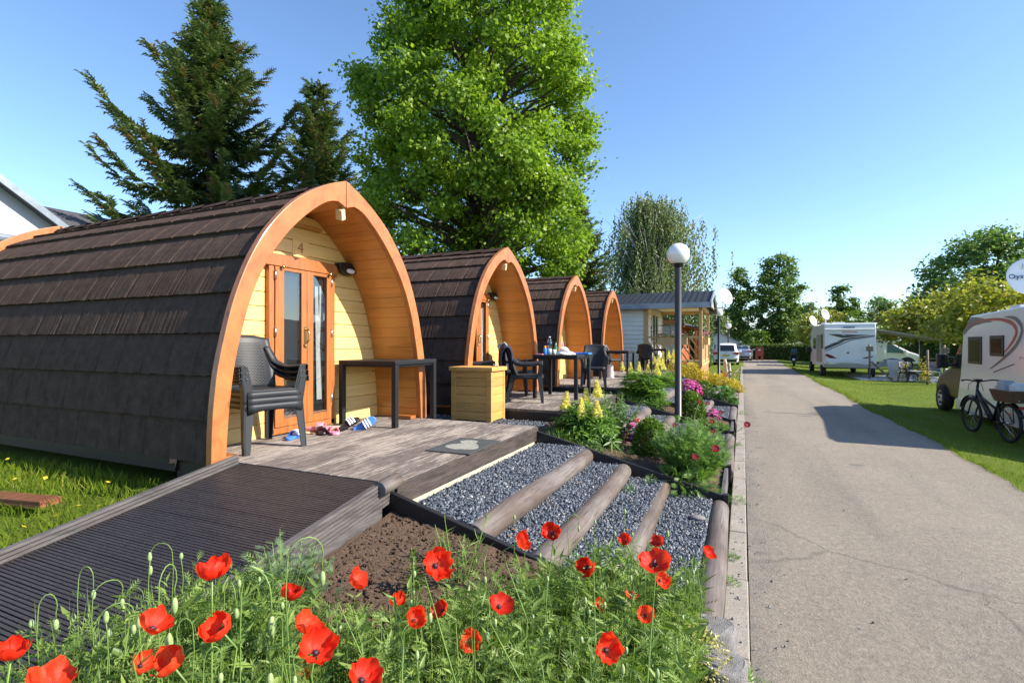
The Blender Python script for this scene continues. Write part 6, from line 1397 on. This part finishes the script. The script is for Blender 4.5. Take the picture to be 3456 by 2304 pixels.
# large motorhome at the right edge
K = 1.0674
def T(Y, z): return (Y*K-15.0*K, 1.68+(z-1.68)*K+.22)   # local frame of the side panel
rv = thing('motorhome', 'large white motorhome at the right edge with a red and grey swoosh and bronze cab', 'motorhome', (5.09, 15.0*K, -.22)); W = 2.25
fr_ = [T(15.06,2.3), T(15.49,1.98), T(15.56,1.61), T(15.68,.91), T(15.88,.32), T(15.90,.12)]
side = [(-5.3,.32),(-5.3,2.72),(-4.9,2.78),T(12.62,2.365)]+fr_+[T(12.99,.08)]
m = MB(); m.prism(side, 0, W, 'x'); body = m.build('body', MT['white'], rv, bev=.03, seg=3)
def sidepoly(pts, nm, mat, x=-.005, d=.02, loc=True):
    m = MB(); m.prism([T(*p) if loc else p for p in pts], x, x+d, 'x'); return m.build(nm, MT[mat], body)
m = MB(); ribbon(m, [T(*p) for p in [(15.3,1.98),(15.0,2.09),(14.67,2.15),(14.09,2.175),(13.51,2.15),(13.12,2.08),(12.93,1.98),(12.90,1.86),(13.03,1.72),(13.24,1.58),(13.47,1.45)]], [.004,.012,.022,.028,.034,.046,.052,.046,.034,.022,.008], lambda a, b: (-.006, a, b)); m.build('red_stripe', MT['redstripe'], body, fix=False)
m = MB(); ribbon(m, [T(*p) for p in [(13.4,2.205),(12.99,2.16),(12.79,2.07),(12.69,1.97),(12.71,1.84),(12.91,1.64),(13.24,1.46),(13.65,1.28),(14.04,1.14)]], [.004,.04,.05,.052,.05,.045,.038,.026,.012], lambda a, b: (-.005, a, b)); m.build('grey_stripe', MT['greystripe'], body, fix=False)
sidepoly([(15.04,2.27),(14.67,2.25),(14.24,2.19),(13.89,2.12),(14.34,2.11),(14.89,2.06),(15.2,1.97),(15.43,1.86),(15.47,1.97)], 'grey_panel', 'greystripe', -.003, .02)
for (a, b, c, d_) in ((15.17,14.45,1.21,1.82),(14.03,13.4,1.41,1.835)):
    m = MB(); p0, p1 = T(a,c), T(b,d_); lo, hi, zl, zh = p0[0], p1[0], p0[1], p1[1]; lo, hi = min(lo,hi), max(lo,hi); m.box(-.022,.006,lo,hi,zl,zh); wf = m.build('side_window', MT['winframe'], body, bev=.012)
    m = MB(); m.box(-.027,-.02,lo+.09,hi-.09,zl+.065,zh-.065); m.build('pane', MT['darkpane'], wf, bev=.004)
sidepoly([(13.9,1.08),(13.0,1.28),(12.98,1.265),(13.9,1.06)], 'crease_line', 'winframe', -.004)
m = MB(); ribbon(m, [T(*p) for p in [(12.78,1.36),(12.74,1.42),(12.70,1.41),(12.66,1.40),(12.5,1.395)]], [.004,.006,.005,.004,.003], lambda a, b: (-.006, a, b)); m.build('script_mark', MT['winframe'], body, fix=False)
m = MB(); y1_ = T(15.92,.2)[0]; m.prism([(-5.32,.26),(-5.32,.62),(-3.2,.62),(-3.0,.60),(y1_-.3,.50),(y1_+.02,.46),(y1_,.22),(-2.6,.18)], -.03, .04, 'x'); sk = m.build('side_skirt', MT['offwhite'], rv, bev=.015)
for y in (T(15.3,0)[0], T(13.1,0)[0]): m = MB(); m.ball((-.032,y,.42), .035, 12, 0, (.4,1.2,1)); m.build('reflector', MT['orange'], sk)
# bronze cab
cy0 = T(15.6,0)[0]; m = MB(); m.prism([(cy0-.2,.42),(cy0-.2,1.98),(cy0+.25,1.98),(cy0+1.1,1.30),(cy0+1.5,1.18),(cy0+2.0,1.02),(cy0+2.3,.72),(cy0+2.3,.40),(cy0+2.1,.3)], .08, W-.08, 'x'); cb = m.build('cab', MT['bronze'], rv, bev=.14, seg=4)
m = MB(); m.prism([(cy0+.0,1.2),(cy0+.95,1.22),(cy0+.32,1.86),(cy0+.0,1.88)], .066, .10, 'x'); m.build('cab_window', MT['carglass'], cb); m = MB(); m.prism([(cy0+.32,1.95),(cy0+1.06,1.36),(cy0+1.11,1.34),(cy0+.37,1.97)], .16, W-.16, 'x'); m.build('windscreen', MT['carglass'], cb)
m = MB(); m.box(-.27,-.02,cy0+.85,cy0+.97,1.22,1.60); m.box(-.05,.12,cy0+.88,cy0+.95,1.28,1.34); m.box(-.05,.12,cy0+.88,cy0+.95,1.48,1.53); mr = m.build('mirror', MT['black_plastic'], cb, bev=.03); m = MB(); m.box(-.24,-.05,cy0+.842,cy0+.849,1.30,1.56); m.build('mirror_glass', MT['carglass'], mr)
m = MB(); yw = cy0+1.6; m.prism([(yw+.42*math.cos(PI*q/14), .33+.42*math.sin(PI*q/14)) for q in range(15)], .066, .2, 'x'); m.build('wheel_arch', MT['dark_inside'], cb)
wheel(rv, .115, yw, .36, .24, -1); wheel(rv, W-.115, yw, .36, .24, 1); wheel(rv, .2, -4.0, .36, .24, -1); wheel(rv, W-.2, -4.0, .36, .24, 1)
m = MB(); m.box(.3,.65,-1.6,-1.1,2.60,2.72); m.tube([(.62,-1.32,2.6),(.62,-1.3,2.9),(.62,-1.3,3.1)], .05, 10); mast = m.build('dish_mast', MT['offwhite'], rv)
dc = (.55,-1.42,3.30); dd, M3 = dish(mast, dc, .42, (-.05,-1,.28)); Zc = M3 @ Vector((0,0,1)); Xc = Vector((1,0,0)); Xc = (Xc-Zc*Xc.dot(Zc)).normalized(); Yc = Zc.cross(Xc)
text('lettering', 'Oyster', .15, axes(Xc, Yc, Zc, Vector(dc)+Zc*.045-Xc*.17+Yc*.02), MT['bluestripe'], dd, .004)
m = MB(); m.bar(Vector(dc)+Zc*.062+Yc*.21-Xc*.13, Vector(dc)+Zc*.072+Yc*.30-Xc*.13, .02, .006); m.bar(Vector(dc)+Zc*.06+Yc*.19-Xc*.17, Vector(dc)+Zc*.06+Yc*.19-Xc*.09, .014, .006); m.build('emblem', MT['greystripe'], dd)
# cars: lofted body seen from behind
def car(label, loc, W, L, H, paint, rz=0, estate=True):
    t = thing('parked_car', label, 'car', loc, rz, 'cars parked at the end of the lane'); hw = W/2
    # stations along the length: (y, belt z, roof z, hood)
    st_ = [(0,.50,.62,.5),(.03,.95,1.0,.9),(.10,1.02,1.12,.95),(.34,1.02,H-.13,.93),(.62,1.0,H-.02,.92),(1.6,.99,H,.92),(2.6,.98,H-.05,.92),(3.15,.97,H-.28,.93),(3.55,.96,1.06,.97),(4.2,.86,.92,.95),(L-.08,.66,.72,.85),(L,.45,.55,.7)] if estate else \
          [(0,.50,.62,.5),(.03,.90,.98,.9),(.12,.98,1.05,.95),(.55,1.0,1.10,.94),(1.25,.98,H-.04,.9),(1.9,.97,H,.9),(2.6,.96,H-.04,.9),(3.2,.95,H-.30,.92),(3.55,.94,1.0,.96),(4.2,.86,.9,.95),(L-.08,.66,.72,.85),(L,.45,.55,.7)]
    rows = []
    for (y, b, r_, k) in st_:
        w = hw*k; wr = hw*.74 if r_ > 1.2 else w*.86
        h = [(-w*.96,.24),(-w,.45),(-w*1.0,.7),(-w*.985,b),(-(wr*.7+w*.3),b+(r_-b)*.5),(-wr,r_-.05*(r_>1.2)),(-wr*.6,r_+.0),(0,r_+.015)]
        rows.append([(x, y, z) for x, z in h]+[(-x, y, z) for x, z in h[::-1][1:]])
    m = MB(); m.grid(rows); m.add([rows[0][i] for i in range(len(rows[0]))], [tuple(range(len(rows[0])))]); m.box(-hw*.9,hw*.9,.1,L-.1,.2,.3); b = m.build('body', MT[paint], t)
    if estate: q = [(-.62,.075,1.06),(.62,.075,1.06),(.55,.345,H-.16),(-.55,.345,H-.16)]
    else: q = [(-.60,.58,1.11),(.60,.58,1.11),(.50,1.22,H-.07),(-.50,1.22,H-.07)]
    o = Vector((0,-.03,.012)); m = MB(); m.hexa([Vector(p) for p in q], [Vector(p)+o for p in q]); m.build('rear_window', MT['carglass'], b)
    for sg in (-1, 1):
        m = MB(); m.add([(sg*hw*.935,.75,1.04),(sg*hw*.935,2.9,1.04),(sg*hw*.81,2.5,H-.13),(sg*hw*.81,.85,H-.13)], [(0,1,2,3)]); m.build('side_window', MT['carglass'], b)
        m = MB(); m.prism([(sg*hw*.96,.80),(sg*hw*.97,1.0),(sg*hw*.55,.96),(sg*hw*.52,.86)], -.012, .12, 'y'); m.build('tail_light', MT['redlight'], b, bev=.01)
        m = MB(); m.box(min(sg*hw*.98,sg*(hw+.16)),max(sg*hw*.98,sg*(hw+.16)),2.95,3.1,.95,1.1); m.build('mirror', MT[paint], b, bev=.03)
        for y in (.85, L-.95): wheel(t, sg*(hw-.12), y, .32, .21, sg)
    m = MB(); m.box(-.26,.26,-.02,.02,.68,.79); m.build('number_plate', MT['plate_y'], b); m = MB(); m.box(-hw*.8,hw*.8,-.035,.2,.26,.42); m.build('bumper_insert', MT['black_plastic'], b, bev=.03)
    m = MB(); m.box(-hw*.93,hw*.93,-.05,.3,.42,.60); m.build('bumper', MT[paint], b, bev=.06); m = MB(); m.box(-.05,.05,-.01,.05,.88,.95); m.build('badge', MT['steel'], b, bev=.01)
    return t
car('white estate car parked left of the lane, behind the second lamp', (-1.15, 42.3, 0), 1.86, 4.6, 1.66, 'white')
car('silver saloon car parked farther back, half behind the white estate', (-.12, 53.2, 0), 1.8, 4.6, 1.46, 'silver', -.05, False)
# motorbike
mb = thing('motorbike', 'dark motorbike parked on the grass left of the striped motorhome', 'motorbike', (3.45, 43.2, -.1), -.1)
for y in (.0, 1.4):
    m = MB(); m.lathe([(.2,-.06),(.30,-.065),(.31,0),(.30,.065),(.2,.06)], 20, (0,y+.1,.31), Matrix(((0,0,1),(1,0,0),(0,1,0))), caps=False); m.lathe([(0,-.02),(.2,-.02),(.2,.02),(0,.02)], 16, (0,y+.1,.31), Matrix(((0,0,1),(1,0,0),(0,1,0)))); m.build('wheel', MT['tyre'], mb)
m = MB(); m.prism([(.05,.5),(.1,.85),(.7,.82),(1.0,.98),(1.3,.92),(1.35,.6),(1.0,.35),(.5,.35)], -.16, .16, 'x'); m.build('body', MT['darkblue'], mb, bev=.05)
m = MB(); m.box(-.2,.2,-.1,.35,.86,1.12); m.build('top_box', MT['black_plastic'], mb, bev=.05); m = MB(); m.tube([(-.36,1.1,1.08),(-.1,1.2,1.1),(.1,1.2,1.1),(.36,1.1,1.08)], .018, 8); m.ball((.36,1.12,1.2), .06, 10, 0, (1,.4,.7)); m.ball((-.36,1.12,1.2), .06, 10, 0, (1,.4,.7)); m.build('handlebar', MT['black_plastic'], mb)
m = MB(); m.prism([(1.2,.95),(1.4,.92),(1.22,1.32),(1.16,1.3)], -.18, .18, 'x'); m.build('windshield', MT['blueglass'], mb, bev=.03); m = MB(); m.box(-.09,.09,-.13,-.11,.46,.64); m.build('number_plate', MT['plate_w'], mb); m = MB(); m.box(-.3,-.17,-.05,.3,.5,.8); m.box(.17,.3,-.05,.3,.5,.8); m.build('side_case', MT['black_plastic'], mb, bev=.04)
# red service post
rp_ = thing('red_cabinet', 'rust red service cabinet on two feet before the far hedge', 'cabinet', (1.5, 55.6, 0)); m = MB(); m.box(-.33,.33,-.2,.2,.42,1.18); m.box(-.36,.36,-.23,.23,1.18,1.24); m.build('case', MT['rustred'], rp_, bev=.02)
for x in (-.22, .22): m = MB(); m.box(x-.11,x+.11,-.18,.18,-.05,.42); m.build('foot', MT['rustred'], rp_)
m = MB(); m.box(-.1,.1,-.208,-.2,.95,1.07); m.build('notice', MT['whiteplain'], rp_)
# ---------------------------------------------------------------- pitch furniture
def post(x, y, h, lab, board=None):
    t = thing('wooden_post', lab, 'post', (x, y, gz(x, y)), 0, 'wooden posts of the pitches'); m = MB(); m.tube([(0,0,-.1),(.01,0,h*.5),(0,.0,h)], [.05,.047,.045], 10); m.build('stake', MT['oldwood'], t)
    if board:
        m = MB(); m.box(-.15,.15,-.075,-.05,h-.36,h-.12); b = m.build('number_board', MT['oldwood'], t, bev=.006); 
        if len(board) > 1: text('digits', board, .22, axes((1,0,0),(0,0,1),(0,-1,0),(0,-.078,h-.24)), MT['winframe'], b)
    return t
post(5.75, 30.6, 1.75, 'slim wooden post with a small board, before the striped motorhome', ' '); post(7.85, 27.6, 1.72, 'wooden post with the 23 board, left of the big mirror', '23'); post(7.3, 27.7, 1.5, 'plain wooden post left of the numbered one'); post(9.3, 30.5, 1.5, 'plain thin wooden post beyond the numbered one')
m = MB(); m.tube([(5.8,30.4,.75),(6.5,29.75,-.08)], .05, 10); o = m.build('brace_timber', MT['oldwood']); tag(o, 'slanting timber brace leaning on the slim post', 'timber')
m = MB(); m.tube([(7.3,27.7,1.0),(7.85,27.6,1.02),(9.3,30.5,1.0)], .006, 5); m.tube([(7.3,27.7,.55),(7.85,27.6,.55),(9.3,30.5,.55)], .006, 5); o = m.build('wire_fence', MT['steel']); tag(o, 'thin wires strung between the wooden posts', 'fence')
ct = thing('folded_table', 'grey table top folded upright on the pitch beside the brace', 'table', (6.5, 30.1, -.12), .15); m = MB(); m.hexa([(-.02,0,.12),(.72,0,.05),(.72,.05,.05),(-.02,.05,.12)], [(-.12,.12,1.0),(.6,.12,.98),(.6,.17,.98),(-.12,.17,1.0)]); m.build('board', MT['greystripe'] if False else MT['awning'], ct, bev=.01); m = MB(); m.tube([(.05,.2,0),(.05,.3,.9)], .015, 6); m.tube([(.6,.2,0),(.6,.3,.9)], .015, 6); m.build('leg', MT['black_plastic'], ct)
tn = thing('beach_shelter', 'pale blue and grey domed beach shelter beside the striped motorhome', 'tent', (7.0, 32.0, -.12)); rows = []
for i in range(9):
    a = PI*i/8; rows.append([(-.95*math.cos(a), -.2+1.2*j/6*(.55+.45*math.sin(a)), (.98-.45*(j/6)**2)*math.sin(a)+.01) for j in range(7)])
m = MB(); m.grid(rows); m.build('shell', MT['palefabric'], tn, fix=False); rows2 = []
for i in range(9):
    a = PI*(.06+.88*i/8); rows2.append([(-.965*math.cos(a), .05+.6*j/3, (1.0-.1*(j/3))*math.sin(a)+.02) for j in range(4)])
m = MB(); m.grid(rows2); m.build('canopy_band', MT['bluefabric'], tn, fix=False)
c2 = dup(st, (7.0, 29.3, -.11), -1.1, 'black plastic armchair on the grass beside the beach shelter', 'camp chairs on the pitch'); dup(st, (7.55, 29.9, -.11), 2.2, 'second black armchair close behind the first by the shelter', 'camp chairs on the pitch')
fc = thing('folding_chair', 'black folding camp chair with pale legs beside the numbered post', 'camp chair', (8.0, 29.0, -.12), .3, 'camp chairs on the pitch'); m = MB()
for sg in (-1,1): m.tube([(sg*.25,-.25,0),(sg*.25,.2,.62)], .014, 6); m.tube([(sg*.25,.25,0),(sg*.25,-.2,.45)], .014, 6); m.tube([(sg*.25,.12,.4),(sg*.25,.28,.95)], .014, 6)
m.build('frame', MT['offwhite'], fc); m = MB(); m.box(-.25,.25,-.22,.2,.42,.45); m.hexa([(-.25,.14,.5),(.25,.14,.5),(.25,.17,.5),(-.25,.17,.5)],[(-.25,.26,.95),(.25,.26,.95),(.25,.29,.95),(-.25,.29,.95)]); m.build('seat_cloth', MT['black_plastic'], fc)
ft = thing('folding_table', 'low white folding camp table left of the black folding chair', 'table', (7.45, 29.0, -.12), .1); m = MB(); m.box(-.45,.45,-.3,.3,.5,.53); m.build('tabletop', MT['awning'], ft)
m = MB(); 
for sg in (-1,1): m.tube([(-.35,sg*.25,0),(.35,sg*.25,.5)], .014, 6); m.tube([(.35,sg*.25,0),(-.35,sg*.25,.5)], .014, 6); m.tube([(0,-.25,.25),(0,.25,.25)], .012, 6)
m.build('leg_frame', MT['offwhite'], ft)
m = MB(); m.box(5.2,9.6,29.6,34,-.115,-.085); o = m.build('awning_carpet', MT['awning']); tag(o, 'grey awning carpet spread on the grass of the pitch', 'carpet')
upright('sapling', 'yellow-green sapling beside the plain wooden post', 'plant', 7.12, 27.6, -.1, .28, 1.25, 12, MT['goldbush'], 12, .13, LEAF); upright('sapling', 'thin yellow flowering shoots before the beach shelter', 'plant', 6.75, 29.2, -.1, .3, 1.1, 9, MT['goldbush'], 9, .10, LEAF)
sp_ = thing('dead_stump', 'pale dead plant stump with brown leaves on the lawn past the golden bushes', 'stump', (-.60, 22.3, .02)); m = MB(); m.tube([(0,0,-.1),(.02,0,.4),(-.02,.0,.8),(-.05,.0,1.02)], [.10,.085,.08,.05], 10); m.tube([(.1,.05,-.05),(.13,.03,.5),(.12,0,.86)], [.07,.06,.04], 8); m.tube([(.05,0,.2),(.3,0,.45),(.45,0,.62)], [.04,.025,.01], 6); m.build('trunk', MT['deadwood'], sp_)
n = 26; scatter('dead_leaves', *LEAF, np.stack([rng.normal(0,.22,n), rng.normal(0,.15,n), rng.uniform(.0,.55,n)], -1), frames(nrm(rng.normal(0,.6,(n,3))+A_([0,0,-.3])), rdir(n)), .2, rng.random(n), MT['deadleaf'], sp_)
# ---------------------------------------------------------------- electric bicycle with a basket
bk = thing('bicycle', 'black electric bicycle with a wide wicker basket, leaning by the big motorhome', 'bicycle', (4.62, 12.80, -.215), .13); bk.scale = (1.12,)*3; R = .335; WB = 1.12
def ring(m, y, r, tr, n=36): m.tube([(0, y+r*math.cos(2*PI*k/n), R+r*math.sin(2*PI*k/n)) for k in range(n)], tr, 8, closed=True)
for y in (0, WB):
    m = MB(); ring(m, y, R-.024, .026); w_ = m.build('wheel', MT['tyre'], bk); m = MB(); ring(m, y, R-.055, .011); m.build('rim', MT['bike'], w_)
    m = MB()
    for k in range(18): a = 2*PI*k/18; m.tube([(.02*(1-2*(k%2)), y, R), (0, y+(R-.055)*math.cos(a), R+(R-.055)*math.sin(a))], .0014, 4, caps=False)
    m.tube([(-.05,y,R),(.05,y,R)], .028, 10); m.build('spokes', MT['steel'], w_)
    m = MB(); ra = R+.025; P = [[(sx*.03*(1-.0), y+ra*math.cos(a), R+ra*math.sin(a)+(.0 if sx else .012)) for sx in (-1,0,1)] for a in [PI*(.15+.75*k/12) if y == 0 else PI*(.05+.7*k/12)+.1 for k in range(13)]]; m.grid(P); o = m.build('mudguard', MT['bike'], bk, fix=False); s_ = o.modifiers.new('s','SOLIDIFY'); s_.thickness = .004
m = MB(); bb = (0,.45,.30); hd = (0,.93,.80); st0 = (0,.30,.62)
m.tube([hd, (0,.72,.58), bb], [.03,.045,.045], 10); m.tube([(0,.92,.74),(0,.33,.52)], .022, 8); m.tube([bb, st0, (0,.22,.86)], [.026,.02,.015], 10); m.tube([(0,.95,.68),(0,.915,.90)], .022, 10)
for sx in (-.06,.06): m.tube([(0,.45,.3),(sx,.22,.31),(sx,0,R)], .012, 8); m.tube([st0,(sx,.15,.48),(sx,0,R)], .010, 8); m.tube([(0,.945,.70),(sx,.99,.6),(sx,WB,R)], .014, 8)
m.build('frame', MT['bike'], bk)
m = MB(); m.tube([(-.32,.74,1.0),(-.2,.86,1.01),(0,.90,.97),(.2,.86,1.01),(.32,.74,1.0)], .013, 8); m.tube([(0,.915,.88),(0,.90,.98)], .02, 8); m.tube([(-.33,.72,1.0),(-.28,.79,1.0)], .018, 8); m.tube([(.33,.72,1.0),(.28,.79,1.0)], .018, 8); m.box(-.05,.05,.86,.95,.98,1.02); m.build('handlebar', MT['black_plastic'], bk)
m = MB(); m.tube([(-.12,.98,.8),(-.1,1.0,.92),(.0,.96,1.0)], .005, 6); m.tube([(.12,.98,.8),(.1,1.0,.92),(.0,.96,1.0)], .005, 6); m.build('cable', MT['black_plastic'], bk)
m = MB(); m.lathe([(0,.0),(.1,.01),(.1,.0),(0,-.01)], 18, (.05,.45,.3), Matrix(((0,0,1),(1,0,0),(0,1,0)))); m.tube([(.08,.45,.3),(.08,.53,.17)], .01, 6); m.box(.07,.16,.50,.57,.155,.18); m.tube([(-.08,.45,.3),(-.08,.37,.43)], .01, 6); m.box(-.16,-.07,.33,.40,.42,.445); m.build('crank', MT['black_plastic'], bk)
m = MB(); rows = []
for i in range(9):
    u = i/8; y = -.02+.36*u; w = .12*(1-.7*u**1.5); rows.append([(w*math.sin(PI*(q/8-.5)), y, .905+.04*math.cos(PI*(q/8-.5))*.9+.02*(1-u)) for q in range(9)])
m.grid(rows); o = m.build('saddle', MT['dots'], bk, fix=False); s_ = o.modifiers.new('s','SOLIDIFY'); s_.thickness = .03
m = MB(); m.box(-.07,.07,-.33,.15,.70,.715); m.tube([(-.07,.05,.7),(-.07,0,R)], .008, 6); m.tube([(.07,.05,.7),(.07,0,R)], .008, 6); m.box(-.05,.05,-.37,-.34,.60,.65); m.build('rack', MT['black_plastic'], bk); m = MB(); m.box(-.045,.045,-.385,-.37,.61,.645); m.build('rear_light', MT['redlight'], bk)
m = MB(); prof = [(-.22,-.42),(.22,-.42),(.24,.06),(-.24,.06)]
for z in range(9):
    k = .80+.025*z; pts = [(x*k, (y+.16)*k-.16, .72+.022*z) for x, y in prof]; N_ = []
    for a, b in zip(pts, pts[1:]+pts[:1]):
        for q in range(12): t_ = q/12; N_.append((a[0]+(b[0]-a[0])*t_+.006*((q+z)%2*2-1)*(abs(a[0]-b[0]) < .01), a[1]+(b[1]-a[1])*t_+.006*((q+z)%2*2-1)*(abs(a[1]-b[1]) < .01), a[2]))
    m.tube(N_, .013, 6, closed=True)
m.box(-.17,.17,-.36,.02,.715,.725); m.build('basket', MT['wicker'], bk, fix=False)
m = MB(); m.tube([(.02,.18,.30),(.16,.10,.02)], .01, 6); m.build('kickstand', MT['steel'], bk)
for k, (x, y, w, h, nm, mt, lab) in enumerate(((-.06,-.04,.20,.34,'cool_bag','greycloth','pale grey cool bag at the front of the bicycle basket'),(.03,-.27,.26,.30,'cloth_bag','palefabric','pale blue cloth bag in the middle of the bicycle basket'))):
    m = MB(); m.box(-w/2,w/2,-.11,.11,0,h); m.box(-w/2+.02,w/2-.02,-.09,.09,h,h+.03); o = m.build(nm, MT[mt], bev=.025); o.location = (4.62+x*.99-y*.13, 12.80+y*1.12, .60); o.rotation_euler = (0,0,.13+.1*k); tag(o, lab, 'bag')
# ---------------------------------------------------------------- light, sky, camera
to_sun = Vector((1, .15, .68)).normalized()
el = math.asin(to_sun.z); az = math.atan2(to_sun.x, to_sun.y)
W_ = bpy.data.worlds.new('World'); SC.world = W_; W_.use_nodes = True; nt = W_.node_tree
bg = nt.nodes['Background']; sky = nt.nodes.new('ShaderNodeTexSky'); sky.sky_type = 'NISHITA'; sky.sun_disc = False
sky.sun_elevation = el; sky.sun_rotation = az; sky.air_density = 1.0; sky.dust_density = .4; sky.ozone_density = 5.0; sky.altitude = 100
nt.links.new(sky.outputs[0], bg.inputs[0]); bg.inputs[1].default_value = .14
sl_ = bpy.data.lights.new('sun', 'SUN'); sl_.energy = 5.0; sl_.angle = math.radians(.53); sl_.color = (1, .91, .78)
so = bpy.data.objects.new('sun', sl_); COL.objects.link(so); so.rotation_euler = to_sun.to_track_quat('Z','Y').to_euler(); so.location = (20, 0, 20)
cd_ = bpy.data.cameras.new('camera'); cd_.sensor_width = 36; cd_.lens = 36*1740/3456; cd_.clip_end = 2000; cd_.clip_start = .05
co = bpy.data.objects.new('camera', cd_); COL.objects.link(co); co.location = (0, 0, 1.68); co.rotation_euler = (PI/2+5/1740, 0, math.atan(778/1740)); SC.camera = co
SC.view_settings.view_transform = 'Standard'; SC.view_settings.look = 'None'; SC.view_settings.gamma = 1; SC.view_settings.exposure = 1.0
SC.render.engine = 'CYCLES'; SC.cycles.max_bounces = 8; SC.cycles.transparent_max_bounces = 12; SC.cycles.use_denoising = True
SC.cycles.caustics_reflective = False; SC.cycles.caustics_refractive = False
